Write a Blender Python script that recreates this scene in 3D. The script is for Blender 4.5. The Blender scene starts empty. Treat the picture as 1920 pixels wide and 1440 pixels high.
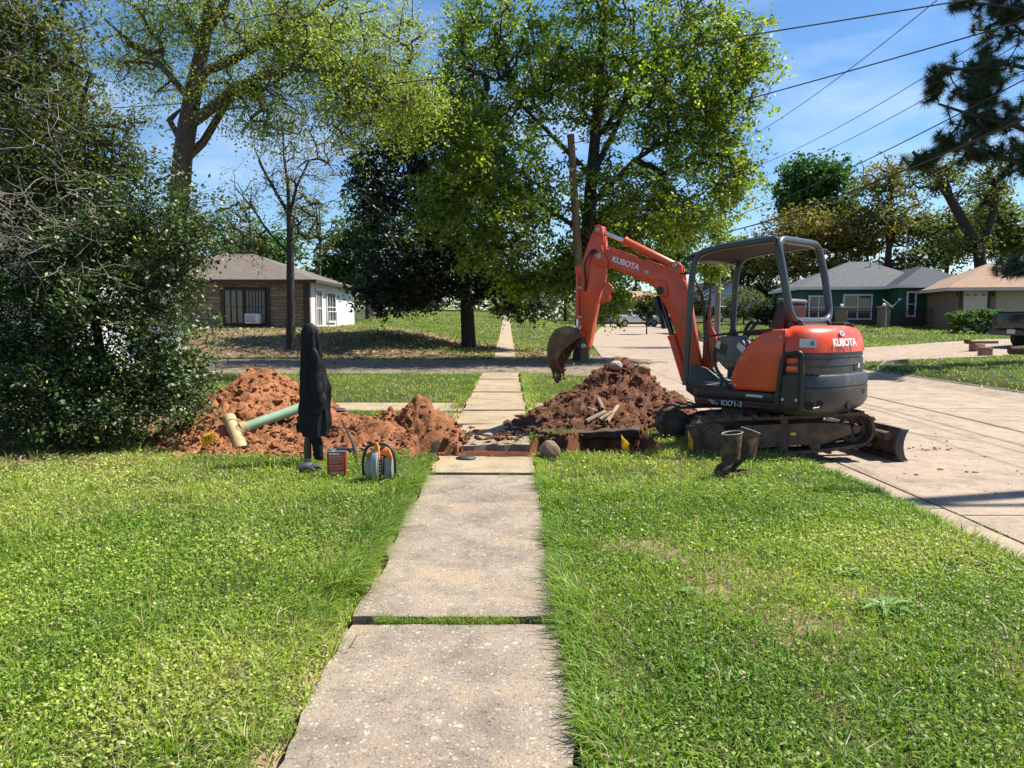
import bpy, bmesh, math, random
import numpy as np
from mathutils import Matrix, Vector

scene = bpy.context.scene
COL = scene.collection
RNG = np.random.default_rng(7)
random.seed(7)
R = math.radians

# ------------------------------------------------------------------ camera
CAM_H, FPX, PITCH = 1.45, 1440.0, math.atan(120 / 1440.0)
cam_data = bpy.data.cameras.new("camera")
cam_data.sensor_width = 36.0
cam_data.lens = FPX / 1920.0 * 36.0
cam_data.clip_start, cam_data.clip_end = 0.05, 3000
cam = bpy.data.objects.new("camera", cam_data)
cam.location = (0, 0, CAM_H)
cam.rotation_euler = (R(90) - PITCH, 0, 0)
COL.objects.link(cam)
scene.camera = cam

# ------------------------------------------------------------------ sky, sun, exposure
SUN_AZ, SUN_EL = 14.0, 56.0           # degrees: azimuth from +X towards +Y, elevation
world = bpy.data.worlds.new("World")
scene.world = world
world.use_nodes = True
wn, wl = world.node_tree.nodes, world.node_tree.links
wn.clear()
w_out = wn.new("ShaderNodeOutputWorld")
w_bg = wn.new("ShaderNodeBackground")
w_sky = wn.new("ShaderNodeTexSky")
w_sky.sky_type = 'NISHITA'
w_sky.sun_disc = False
w_sky.sun_elevation = R(SUN_EL)
w_sky.sun_rotation = R(90 - SUN_AZ)
w_sky.altitude = 60
w_sky.air_density, w_sky.dust_density, w_sky.ozone_density = 1.0, 0.25, 4.5
w_tc = wn.new("ShaderNodeTexCoord")
w_map = wn.new("ShaderNodeMapping")
w_map.inputs['Scale'].default_value = (2.2, 1.4, 6.5)
w_map.inputs['Rotation'].default_value = (0.2, 0.5, 0.3)
w_noise = wn.new("ShaderNodeTexNoise")
w_noise.inputs['Scale'].default_value = 1.7
w_noise.inputs['Detail'].default_value = 7
w_noise.inputs['Roughness'].default_value = 0.55
w_ramp = wn.new("ShaderNodeValToRGB")
w_ramp.color_ramp.elements[0].position = 0.49
w_ramp.color_ramp.elements[1].position = 0.86
w_ramp.color_ramp.elements[1].color = (0.42, 0.42, 0.42, 1)
w_mix = wn.new("ShaderNodeMixRGB")
w_mix.inputs[2].default_value = (8.5, 9.2, 9.8, 1)
wl.new(w_tc.outputs['Generated'], w_map.inputs[0])
wl.new(w_map.outputs[0], w_noise.inputs['Vector'])
wl.new(w_noise.outputs['Fac'], w_ramp.inputs[0])
wl.new(w_ramp.outputs[0], w_mix.inputs[0])
w_hsv = wn.new('ShaderNodeHueSaturation'); w_hsv.inputs['Saturation'].default_value = 1.15
wl.new(w_sky.outputs[0], w_hsv.inputs['Color'])
wl.new(w_hsv.outputs[0], w_mix.inputs[1])
wl.new(w_mix.outputs[0], w_bg.inputs[0])
w_bg.inputs['Strength'].default_value = 0.086
wl.new(w_bg.outputs[0], w_out.inputs[0])

sun_data = bpy.data.lights.new("sun", 'SUN')
sun_data.energy = 5.0
sun_data.angle = R(0.53)
sun_data.color = (1.0, 0.955, 0.87)
sun = bpy.data.objects.new("sun", sun_data)
sdir = Vector((math.cos(R(SUN_EL)) * math.cos(R(SUN_AZ)), math.cos(R(SUN_EL)) * math.sin(R(SUN_AZ)), math.sin(R(SUN_EL))))
sun.rotation_euler = sdir.to_track_quat('Z', 'Y').to_euler()
sun.location = (30, 20, 40)
COL.objects.link(sun)

vs = scene.view_settings
vs.view_transform = 'Standard'
vs.look = 'None'
vs.exposure = 0.93
vs.gamma = 1.0
vs.use_curve_mapping = False
scene.cycles.max_bounces = 6
scene.cycles.diffuse_bounces = 3
scene.cycles.glossy_bounces = 2
scene.cycles.transmission_bounces = 4
scene.cycles.transparent_max_bounces = 6
scene.cycles.caustics_reflective = False
scene.cycles.caustics_refractive = False

# ------------------------------------------------------------------ small helpers
def pix(px, py, d):
    """world point seen at pixel (px, py) of the 1920x1440 photograph, d metres ahead"""
    rx, ry = (px - 960) / FPX, (720 - py) / FPX
    ca, sa = math.cos(PITCH), math.sin(PITCH)
    dy, dz = ca + ry * sa, -sa + ry * ca
    return Vector((rx / dy * d, d, CAM_H + dz / dy * d))

def hx(s):
    s = s.lstrip('#')
    c = [int(s[i:i + 2], 16) / 255 for i in (0, 2, 4)]
    return tuple(x / 12.92 if x < .04045 else ((x + .055) / 1.055) ** 2.4 for x in c)

def smooth(a, b, x):
    t = np.clip((x - a) / (b - a), 0, 1)
    return t * t * (3 - 2 * t)

_H = np.random.default_rng(99).random((256, 256))
def vnoise(x, y, seed=0):
    """value noise, 0..1, numpy arrays"""
    x = np.asarray(x, float) + seed * 17.31
    y = np.asarray(y, float) + seed * 9.77
    xi, yi = np.floor(x).astype(int), np.floor(y).astype(int)
    fx, fy = x - xi, y - yi
    fx, fy = fx * fx * (3 - 2 * fx), fy * fy * (3 - 2 * fy)
    a = _H[xi & 255, yi & 255]; b = _H[(xi + 1) & 255, yi & 255]
    c = _H[xi & 255, (yi + 1) & 255]; d = _H[(xi + 1) & 255, (yi + 1) & 255]
    return (a * (1 - fx) + b * fx) * (1 - fy) + (c * (1 - fx) + d * fx) * fy

def fbm(x, y, oct=4, seed=0, gain=.5):
    s, a, t = 0, 1.0, 0
    for o in range(oct):
        s = s + a * vnoise(x * 2 ** o, y * 2 ** o, seed + o * 3)
        t += a; a *= gain
    return s / t

# ------------------------------------------------------------------ materials
def new_mat(name):
    m = bpy.data.materials.new(name)
    m.use_nodes = True
    nt = m.node_tree
    nt.nodes.clear()
    out = nt.nodes.new("ShaderNodeOutputMaterial")
    bs = nt.nodes.new("ShaderNodeBsdfPrincipled")
    nt.links.new(bs.outputs[0], out.inputs[0])
    return m, nt, bs, out

def noise_node(nt, scale, detail=4, rough=.55, coord='Object', dist=0.0, vec=None, mapscale=None):
    n = nt.nodes.new("ShaderNodeTexNoise")
    n.inputs['Scale'].default_value = scale
    n.inputs['Detail'].default_value = detail
    n.inputs['Roughness'].default_value = rough
    n.inputs['Distortion'].default_value = dist
    if vec is None:
        tc = nt.nodes.new("ShaderNodeTexCoord")
        vec = tc.outputs[coord]
        if coord == 'World':
            vec = tc.outputs['Object']
    if mapscale:
        mp = nt.nodes.new("ShaderNodeMapping")
        mp.inputs['Scale'].default_value = mapscale
        nt.links.new(vec, mp.inputs[0]); vec = mp.outputs[0]
    nt.links.new(vec, n.inputs['Vector'])
    return n

def ramp(nt, fac, stops):
    r = nt.nodes.new("ShaderNodeValToRGB")
    el = r.color_ramp.elements
    while len(el) < len(stops):
        el.new(0.5)
    for e, (p, c) in zip(el, stops):
        e.position = p
        e.color = (c, c, c, 1) if isinstance(c, (int, float)) else (c[0], c[1], c[2], 1)
    nt.links.new(fac, r.inputs[0])
    return r.outputs[0]

def mixc(nt, fac, a, b, mode='MIX'):
    m = nt.nodes.new("ShaderNodeMixRGB")
    m.blend_type = mode
    for i, v in enumerate((fac, a, b)):
        if isinstance(v, (int, float)):
            m.inputs[i].default_value = v if i == 0 else (v, v, v, 1)
        elif isinstance(v, tuple):
            m.inputs[i].default_value = (v[0], v[1], v[2], 1)
        else:
            nt.links.new(v, m.inputs[i])
    return m.outputs[0]

def bump(nt, bs, height, strength=.3, dist=.02):
    b = nt.nodes.new("ShaderNodeBump")
    b.inputs['Strength'].default_value = strength
    b.inputs['Distance'].default_value = dist
    nt.links.new(height, b.inputs['Height'])
    nt.links.new(b.outputs[0], bs.inputs['Normal'])

def mat(name, c1, c2=None, rough=.6, metal=0., scale=6., detail=5, bump_s=0., bump_scale=None, lo=.35, hi=.65, coat=0., spec=.5, mapscale=None, dirt=None, dirt_amt=.5, dirt_scale=3.):
    """principled with noise-mixed colours, bump and an optional coat of dirt patches"""
    m, nt, bs, out = new_mat(name)
    c2 = c2 or tuple(x * .8 for x in c1)
    n = noise_node(nt, scale, detail, mapscale=mapscale)
    col = ramp(nt, n.outputs['Fac'], [(lo, c1), (hi, c2)])
    bs.inputs['Roughness'].default_value = rough
    if dirt:
        n2 = noise_node(nt, dirt_scale, 8, .65)
        f = ramp(nt, n2.outputs['Fac'], [(.62 - dirt_amt * .25, 0.), (.78 - dirt_amt * .15, .85)])
        col = mixc(nt, f, col, dirt)
        rr = nt.nodes.new("ShaderNodeMath"); rr.operation = 'MULTIPLY_ADD'
        nt.links.new(f, rr.inputs[0]); rr.inputs[1].default_value = .85 - rough; rr.inputs[2].default_value = rough
        nt.links.new(rr.outputs[0], bs.inputs['Roughness'])
    nt.links.new(col, bs.inputs['Base Color'])
    bs.inputs['Metallic'].default_value = metal
    bs.inputs['Coat Weight'].default_value = coat
    bs.inputs['Specular IOR Level'].default_value = spec
    if bump_s:
        nb = noise_node(nt, bump_scale or scale * 4, 6, .6, mapscale=mapscale)
        bump(nt, bs, nb.outputs['Fac'], bump_s)
    return m

def leaf_mat(name, tint=(1, 1, 1), rough=.45, trans=.35, spec=.5, trans_tint=(1.1, 1.25, .55)):
    """leaf colour comes from the per-leaf colour attribute; thin, lets light through"""
    m, nt, bs, out = new_mat(name)
    at = nt.nodes.new("ShaderNodeAttribute"); at.attribute_name = "Col"
    col = mixc(nt, 1.0, at.outputs['Color'], tint, 'MULTIPLY')
    nt.links.new(col, bs.inputs['Base Color'])
    bs.inputs['Roughness'].default_value = rough
    bs.inputs['Specular IOR Level'].default_value = spec
    tr = nt.nodes.new("ShaderNodeBsdfTranslucent")
    tc = mixc(nt, 1.0, col, trans_tint, 'MULTIPLY')
    nt.links.new(tc, tr.inputs[0])
    mx = nt.nodes.new("ShaderNodeMixShader"); mx.inputs[0].default_value = trans
    nt.links.new(bs.outputs[0], mx.inputs[1]); nt.links.new(tr.outputs[0], mx.inputs[2])
    nt.links.new(mx.outputs[0], out.inputs[0])
    return m

def glass_mat(name, c=(.02, .03, .04), rough=.06):
    m, nt, bs, out = new_mat(name)
    bs.inputs['Base Color'].default_value = (*c, 1)
    bs.inputs['Roughness'].default_value = rough
    bs.inputs['Specular IOR Level'].default_value = .8
    return m

# ------------------------------------------------------------------ objects
def tag(o, label=None, cat=None, group=None, kind=None):
    if label: o["label"] = label
    if cat: o["category"] = cat
    if group: o["group"] = group
    if kind: o["kind"] = kind
    return o

def empty(name, loc=(0, 0, 0), rz=0., label=None, cat=None, group=None, kind=None, parent=None):
    o = bpy.data.objects.new(name, None)
    o.empty_display_size = .2
    o.location = loc
    o.rotation_euler = (0, 0, rz)
    if parent: o.parent = parent
    COL.objects.link(o)
    return tag(o, label, cat, group, kind)

def link(name, me, parent=None, loc=None, **kw):
    o = bpy.data.objects.new(name, me)
    if parent: o.parent = parent
    if loc is not None: o.location = loc
    COL.objects.link(o)
    return tag(o, **kw)

def np_mesh(name, verts, quads=None, tris=None, material=None, cols=None, smooth_=False, attrs=None):
    """fast mesh from numpy arrays"""
    me = bpy.data.meshes.new(name)
    verts = np.ascontiguousarray(verts, np.float32)
    nq = 0 if quads is None else len(quads)
    nt_ = 0 if tris is None else len(tris)
    me.vertices.add(len(verts))
    me.vertices.foreach_set("co", verts.ravel())
    me.loops.add(nq * 4 + nt_ * 3)
    idx = []
    if nq: idx.append(np.asarray(quads, np.int32).ravel())
    if nt_: idx.append(np.asarray(tris, np.int32).ravel())
    me.loops.foreach_set("vertex_index", np.concatenate(idx))
    me.polygons.add(nq + nt_)
    starts = np.concatenate([np.arange(nq) * 4, nq * 4 + np.arange(nt_) * 3]).astype(np.int32)
    me.polygons.foreach_set("loop_start", starts)
    me.polygons.foreach_set("use_smooth", np.full(nq + nt_, bool(smooth_)))
    if cols is not None:
        a = me.color_attributes.new("Col", 'FLOAT_COLOR', 'POINT')
        c4 = np.ones((len(verts), 4), np.float32); c4[:, :3] = cols
        a.data.foreach_set("color", c4.ravel())
    for k, v in (attrs or {}).items():
        a = me.attributes.new(k, 'FLOAT', 'POINT')
        a.data.foreach_set("value", np.ascontiguousarray(v, np.float32))
    me.update(calc_edges=True)
    me.validate()
    if material: me.materials.append(material)
    return me

class MB:
    """collects simple shapes, then becomes one mesh object"""
    def __init__(self, xf=None):
        self.v, self.f = [], []
        self.xf = xf
    def add(self, vs, fs):
        o = len(self.v)
        self.v += [Vector(p) for p in vs]
        self.f += [[i + o for i in f] for f in fs]
        return self
    def box(self, c, s, rot=None):
        x, y, z = s[0] / 2, s[1] / 2, s[2] / 2
        ps = [Vector((a * x, b * y, d * z)) for a in (-1, 1) for b in (-1, 1) for d in (-1, 1)]
        if rot is not None:
            ps = [rot @ p for p in ps]
        ps = [p + Vector(c) for p in ps]
        return self.add(ps, [(0, 1, 3, 2), (4, 6, 7, 5), (0, 4, 5, 1), (2, 3, 7, 6), (0, 2, 6, 4), (1, 5, 7, 3)])
    def prism(self, pts, a, b, axis='y', top_scale=None):
        """2-D polygon extruded along an axis from a to b"""
        n = len(pts)
        def P(p, t):
            if axis == 'y': return (p[0], t, p[1])
            if axis == 'x': return (t, p[0], p[1])
            return (p[0], p[1], t)
        q = pts
        if top_scale:
            cx = sum(p[0] for p in pts) / n; cy = sum(p[1] for p in pts) / n
            q = [(cx + (p[0] - cx) * top_scale, cy + (p[1] - cy) * top_scale) for p in pts]
        vs = [P(p, a) for p in pts] + [P(p, b) for p in q]
        fs = [list(range(n))[::-1], list(range(n, 2 * n))]
        fs += [(i, (i + 1) % n, n + (i + 1) % n, n + i) for i in range(n)]
        return self.add(vs, fs)
    def tube(self, path, r, n=8, cap=True, closed=False):
        path = [Vector(p) for p in path]
        m = len(path)
        rs = r if isinstance(r, (list, tuple)) else [r] * m
        rings = []
        ref = None
        for i, p in enumerate(path):
            if closed:
                t = (path[(i + 1) % m] - path[i - 1])
            else:
                t = path[min(i + 1, m - 1)] - path[max(i - 1, 0)]
            if t.length < 1e-9: t = Vector((0, 0, 1))
            t.normalize()
            if ref is None:
                ref = t.orthogonal().normalized()
            ref = (ref - t * ref.dot(t))
            ref = ref.normalized() if ref.length > 1e-6 else t.orthogonal().normalized()
            b = t.cross(ref)
            rings.append([p + (ref * math.cos(2 * math.pi * k / n) + b * math.sin(2 * math.pi * k / n)) * rs[i] for k in range(n)])
        vs = [q for ring in rings for q in ring]
        fs = []
        for i in range(m if closed else m - 1):
            j = (i + 1) % m
            for k in range(n):
                fs.append((i * n + k, i * n + (k + 1) % n, j * n + (k + 1) % n, j * n + k))
        if cap and not closed:
            fs.append(list(range(n))[::-1]); fs.append([(m - 1) * n + k for k in range(n)])
        return self.add(vs, fs)
    def cyl(self, p0, p1, r, n=16, r1=None):
        return self.tube([p0, p1], [r, r if r1 is None else r1], n)
    def loft(self, rings, cap=True, closed=True):
        n = len(rings[0])
        vs = [p for ring in rings for p in ring]
        fs = []
        for i in range(len(rings) - 1):
            for k in range(n if closed else n - 1):
                fs.append((i * n + k, i * n + (k + 1) % n, (i + 1) * n + (k + 1) % n, (i + 1) * n + k))
        if cap:
            fs.append(list(range(n))[::-1]); fs.append([(len(rings) - 1) * n + k for k in range(n)])
        return self.add(vs, fs)
    def mesh(self, name, material=None, bevel=0., seg=2, smooth_=40):
        me = bpy.data.meshes.new(name)
        vs = [self.xf @ p for p in self.v] if self.xf is not None else self.v
        me.from_pydata([tuple(p) for p in vs], [], self.f)
        bm = bmesh.new(); bm.from_mesh(me)
        bmesh.ops.recalc_face_normals(bm, faces=bm.faces)
        if bevel:
            es = [e for e in bm.edges if len(e.link_faces) == 2 and e.calc_face_angle(0) > R(28)]
            try:
                bmesh.ops.bevel(bm, geom=es, offset=bevel, segments=seg, profile=.5, affect='EDGES', clamp_overlap=True)
            except Exception:
                pass
        bm.to_mesh(me); bm.free()
        if smooth_:
            me.polygons.foreach_set("use_smooth", np.ones(len(me.polygons), bool))
            me.set_sharp_from_angle(angle=R(smooth_))
        if material: me.materials.append(material)
        return me
    def build(self, name, material=None, parent=None, bevel=0., seg=2, smooth_=40, loc=None, **kw):
        return link(name, self.mesh(name, material, bevel, seg, smooth_), parent, loc, **kw)

def bez(p0, p1, p2, n=8):
    p0, p1, p2 = Vector(p0), Vector(p1), Vector(p2)
    return [p0 * (1 - t) ** 2 + p1 * 2 * t * (1 - t) + p2 * t * t for t in (i / n for i in range(n + 1))]

def fillet(pts, r, n=5):
    """rounds the inner corners of a polyline"""
    pts = [Vector(p) for p in pts]
    out = [pts[0]]
    for i in range(1, len(pts) - 1):
        a, b, c = pts[i - 1], pts[i], pts[i + 1]
        d = min(r, (a - b).length * .45, (c - b).length * .45)
        out += bez(b + (a - b).normalized() * d, b, b + (c - b).normalized() * d, n)
    return out + [pts[-1]]

def copy_tree(o, parent=None):
    c = o.copy(); COL.objects.link(c); c.parent = parent
    for ch in list(o.children):
        copy_tree(ch, c)
    return c

def text_obj(name, body, size, material, parent, xf, extrude=.002, bold=0.0, shear=0., space=1.0):
    cu = bpy.data.curves.new(name, 'FONT')
    cu.body = body
    cu.size = size
    cu.extrude = extrude
    cu.offset = bold
    cu.shear = shear
    cu.space_character = space
    cu.align_x, cu.align_y = 'CENTER', 'CENTER'
    tmp = bpy.data.objects.new(name + "_tmp", cu)
    COL.objects.link(tmp)
    dg = bpy.context.evaluated_depsgraph_get()
    me = bpy.data.meshes.new_from_object(tmp.evaluated_get(dg))
    bpy.data.objects.remove(tmp)
    me.transform(xf)
    me.materials.clear(); me.materials.append(material)
    me.name = name
    return link(name, me, parent)

def frame_xf(origin, xaxis, yaxis):
    x = Vector(xaxis).normalized(); y = Vector(yaxis); y = (y - x * y.dot(x)).normalized(); z = x.cross(y)
    return Matrix(((x.x, y.x, z.x, origin[0]), (x.y, y.y, z.y, origin[1]), (x.z, y.z, z.z, origin[2]), (0, 0, 0, 1)))

_ICO = {}
def ico(sub):
    if sub not in _ICO:
        bm = bmesh.new(); bmesh.ops.create_icosphere(bm, subdivisions=sub, radius=1)
        bm.verts.ensure_lookup_table()
        _ICO[sub] = (np.array([v.co[:] for v in bm.verts]), np.array([[v.index for v in f.verts] for f in bm.faces]))
        bm.free()
    return _ICO[sub]

def lumps(centers, radii, sub=1, rough=.35, squash=.8, rng=RNG):
    """many deformed balls as one vertex/triangle set"""
    V, F = ico(sub)
    n = len(centers)
    ang = rng.random(n) * 6.283
    s = 1 + rough * (rng.random((n, len(V), 1)) - .5) * 1.1
    st = 1 + .9 * (rng.random((n, 1, 3)) - .5)
    P = V[None] * s * st
    P[:, :, 2] *= squash
    c, si = np.cos(ang)[:, None], np.sin(ang)[:, None]
    X = P[:, :, 0] * c - P[:, :, 1] * si; Y = P[:, :, 0] * si + P[:, :, 1] * c
    P = np.stack([X, Y, P[:, :, 2]], 2) * np.asarray(radii)[:, None, None] + np.asarray(centers)[:, None]
    T = F[None] + (np.arange(n) * len(V))[:, None, None]
    return P.reshape(-1, 3), T.reshape(-1, 3)
# ------------------------------------------------------------------ lie of the land
_YL = [-30, 8, 20, 30, 52, 75, 110, 200]
def road_l(y): return np.interp(y, _YL, [3.25, 3.15, 3.0, 3.5, 5.3, 8.4, 14, 30])
def road_r(y): return np.interp(y, _YL, [10.0, 10.0, 10.2, 10.7, 12.4, 15.4, 21, 37])
SW_L, SW_R = -.775, .222
def cross_lo(x):
    x = np.asarray(x, float)
    return 20.9 + .12 * np.sin(x * .8) - 2.2 * smooth(.8, 3.0, x)
def cross_hi(x):
    x = np.asarray(x, float)
    return 28.6 + .15 * np.sin(x * .7 + 1) + 2.2 * smooth(1., 3.4, x) + .05 * np.clip(-x - 6, 0, 40)
def terrain(x, y):
    x, y = np.asarray(x, float), np.asarray(y, float)
    z = .02 * (fbm(x * .5, y * .5, 3, 1) - .5)
    far = np.clip(y - 46, 0, 80) * .034
    z = z + far * (1 - .45 * smooth(2, 6, x))
    bank = smooth(28.8, 34.5, y) * .62 + smooth(33, 41, y) * .42
    z = z + bank * (.25 + .75 * smooth(-1.2, -6, x)) * (1 - smooth(-1.0, 1.2, x)) * (1 - .55 * smooth(46, 64, y))
    rr = road_r(y)
    right = .12 + np.clip((x - rr) * .038, 0, .38) + np.clip(y - 27, 0, 60) * .018
    z = z + right * smooth(.0, .35, x - rr) * (1 - .5 * smooth(80, 110, y))
    z = z - .10 * smooth(-.35, .25, x - road_l(y)) * (1 - smooth(-.3, 0., x - rr)) * (1 - smooth(20, 30, y))
    return z
# ---- excavation
def trench(x, y):
    """depth of the cut, metres"""
    x, y = np.asarray(x, float), np.asarray(y, float)
    w = .07 * (fbm(x * 3, y * 3, 3, 5) - .5) * 2
    near = np.interp(x, [-1.5, -.8, .25, .4, 1.3, 1.7], [8.1, 8.06, 8.06, 8.12, 8.16, 8.40]) + w
    far = np.interp(x, [-1.5, -.85, .25, .35, 1.0, 1.7], [8.9, 9.02, 9.02, 9.55, 9.95, 9.95]) + w
    ins = smooth(0, .10, y - near) * smooth(0, .10, far - y) * smooth(-1.15, -.95, x) * (1 - smooth(1.62, 1.74, x))
    dep = np.interp(x, [-1.2, -.6, .1, .5, 1.7], [.42, .46, .48, .56, .50])
    return ins * (dep + .05 * (fbm(x * 6, y * 6, 3, 8) - .5))
def spoil(x, y):
    """height of the dug soil above the lawn"""
    x, y = np.asarray(x, float), np.asarray(y, float)
    def cone(cx, cy, h, rx, ry, p=1.15, back=None):
        dy = (y - cy)
        r = np.sqrt(((x - cx) / rx) ** 2 + (dy / np.where(dy < 0, ry, back or ry)) ** 2)
        return h * np.clip(1 - r ** p, 0, None)
    L = np.maximum.reduce([cone(-3.30, 10.25, .86, 1.32, 2.15, 1.05, 1.5), cone(-3.45, 9.2, .36, .85, 1.05), cone(-2.85, 9.2, .40, 1.0, 1.15),
                           cone(-1.85, 9.15, .29, 1.25, 1.10), cone(-1.15, 9.45, .50, .52, .62), cone(-1.55, 9.5, .34, .5, .6), cone(-.92, 9.45, .34, .4, .5), cone(-2.2, 8.7, .2, 1.2, .75)])
    Rr = np.maximum.reduce([cone(1.62, 11.6, .90, 1.18, 1.35, 1.12), cone(1.05, 11.0, .52, 1.0, 1.0), cone(2.05, 11.2, .52, .85, 1.0), cone(.55, 10.5, .20, .75, .55),
                            cone(1.35, 10.4, .26, .95, .55), cone(.85, 10.12, .13, .75, .22), cone(1.5, 10.1, .12, .6, .2), cone(.1, 10.1, .07, .5, .3)])
    h = L + Rr
    return h
def dirt_mask(x, y):
    w = (fbm(np.asarray(x) * 2.2, np.asarray(y) * 2.2, 3, 11) - .5) * .12
    return smooth(.005, .06, spoil(x, y) + w * (spoil(x, y) > 0)) + (trench(x, y) > .03)

def paved(x, y):
    x, y = np.asarray(x, float), np.asarray(y, float)
    rl, rr = road_l(y), road_r(y)
    e = .05 * (fbm(x * 2.5, y * 2.5, 3, 21) - .5)
    road = (x > rl + e) & (x < rr)
    cross = (y > cross_lo(x) + e) & (y < cross_hi(x) + e) & (x <= rl + .1)
    side = (x > SW_L + e) & (x < SW_R + e) & (y < 20.9)
    far = (np.abs(x - (-.26 + np.clip(y - 29, 0, 200) * -.0065)) < .42 + e) & (y > 28) & (y < 112)
    walk = (y > 12.2 + e) & (y < 13.45 + e) & (x > -16) & (x < 1.1 + e)
    drive = (x > rr - .1) & (y > 24.2 + e * 6 + .06 * np.clip(x - 12, 0, 30)) & (y < 31.0 + e * 6 + .35 * np.clip(x - 13, 0, 9)) & (x < 34)
    return road, cross, side, far, walk, drive
def any_paved(x, y):
    p = paved(x, y)
    return p[0] | p[1] | p[2] | p[3] | p[4] | p[5]

def axis(parts):
    out = []
    for a, b, st in parts:
        out.append(np.arange(a, b, st))
    return np.unique(np.round(np.concatenate(out), 4))

gx = axis([(-400, -80, 40), (-80, -24, 4), (-24, -7, .5), (-7, -5, .16), (-5, 3.6, .085), (3.6, 14, .25), (14, 40, .8), (40, 80, 4), (80, 401, 40)])
gy = axis([(-40, 0, 4), (0, 7, .16), (7, 12.6, .07), (12.6, 32, .25), (32, 64, .5), (64, 130, 3), (130, 900, 70), (900, 2000, 300)])
GX, GY = np.meshgrid(gx, gy, indexing='ij')
GZ = terrain(GX, GY) - trench(GX, GY)
pv = paved(GX, GY)
low = pv[0] | pv[1] | pv[2] | pv[3] | pv[4] | pv[5]
GZ = GZ - np.where(low, .11, 0.)
GZ = GZ - .03 * (dirt_mask(GX, GY) > .5)
GZ = GZ + np.where((~low), .015 * (fbm(GX * 7, GY * 7, 3, 31) - .5), 0)
ni, nj = GX.shape
gi = np.arange(ni * nj).reshape(ni, nj)
gq = np.stack([gi[:-1, :-1], gi[1:, :-1], gi[1:, 1:], gi[:-1, 1:]], -1).reshape(-1, 4)
# ground colours: lawn thatch darkened for the shade between blades, sand beside the walk, red clay round the dig, leaf litter on the bank
c_thatch = np.array([.060, .068, .022]); c_sand = np.array([.34, .24, .145]); c_clay = np.array([.16, .062, .030]); c_litter = np.array([.21, .145, .090])
n1 = fbm(GX * 1.3, GY * 1.3, 4, 41)[..., None]
gc = c_thatch * (.75 + .5 * n1)
edge = smooth(-1.45, -.85, GX) * (1 - smooth(-.78, -.7, GX)) + (1 - smooth(.24, .62, GX)) * smooth(.1, .2, GX)
sandf = np.clip(edge * smooth(.42, .60, fbm(GX * 2.1, GY * 1.1, 3, 45)) * (GY < 12), 0, 1)
sandf = np.maximum(sandf, ((np.abs(GX + .86) < .09 + .05 * n1[..., 0]) & (GY < 9)) * .9)
barel = smooth(.64, .76, fbm(GX * .9, GY * .9, 3, 48)) * (GX > .3) * (GX < 3.2) * (GY < 8) * .6
sandf = np.maximum(sandf, barel)
for cx_, cy_, r_ in ((1.42, 3.55, .26), (1.10, 4.05, .18), (1.85, 3.95, .16), (2.2, 3.0, .15)):
    sandf = np.maximum(sandf, .8 * np.exp(-(((GX - cx_) / r_) ** 2 + ((GY - cy_) / (r_ * 1.3)) ** 2)))
sandf = np.maximum(sandf, smooth(1.2, .3, road_l(GY) - GX) * (GX < road_l(GY)) * .0)
gc = gc * (1 - sandf[..., None]) + c_sand * sandf[..., None] * (.8 + .4 * n1)
LIT = np.clip(smooth(28.8, 29.4, GY) * (1 - smooth(37, 43, GY)) * (1 - smooth(-1.2, -.2, GX)) * smooth(.40, .6, fbm(GX * .35, GY * .35, 3, 50) + .18 * (1 - smooth(-14, -8, GX))), 0, 1)
LIT = np.maximum(LIT, (smooth(28.6, 29, GY) * (1 - smooth(33, 36, GY)) * (GX > -.2) * (GX < 3.6)) * .8)
LIT = np.maximum(LIT, (1 - smooth(-5.0, -4.4, GX + .0 * GY)) * smooth(7.4, 7.8, GY) * (1 - smooth(11.5, 12.2, GY)))
gc = gc * (1 - LIT[..., None]) + c_litter * LIT[..., None] * (.7 + .6 * n1)
dm = np.clip(dirt_mask(GX, GY) + np.maximum.reduce([trench(GX + a, GY + b) > .02 for a, b in ((.10, 0), (-.10, 0), (0, .13), (0, -.13))]), 0, 1)[..., None]
gc = gc * (1 - dm) + c_clay * dm * (.7 + .6 * n1)

m_ground, nt, bs, out_ = new_mat("ground_soil")
at = nt.nodes.new("ShaderNodeAttribute"); at.attribute_name = "Col"
ng = noise_node(nt, 9., 8, .7)
ng2 = noise_node(nt, 70., 4, .7)
cc = mixc(nt, 1.0, at.outputs['Color'], ramp(nt, ng.outputs['Fac'], [(.3, .62), (.7, 1.3)]), 'MULTIPLY')
cc = mixc(nt, 1.0, cc, ramp(nt, ng2.outputs['Fac'], [(.3, .7), (.7, 1.25)]), 'MULTIPLY')
nt.links.new(cc, bs.inputs['Base Color']); bs.inputs['Roughness'].default_value = .95
bs.inputs['Specular IOR Level'].default_value = .15
bump(nt, bs, ng2.outputs['Fac'], .8, .02)
link("ground", np_mesh("ground", np.stack([GX, GY, GZ], -1).reshape(-1, 3), gq, None, m_ground, gc.reshape(-1, 3), True), kind="structure",
     label="lawn and bare soil of the street side")

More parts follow.
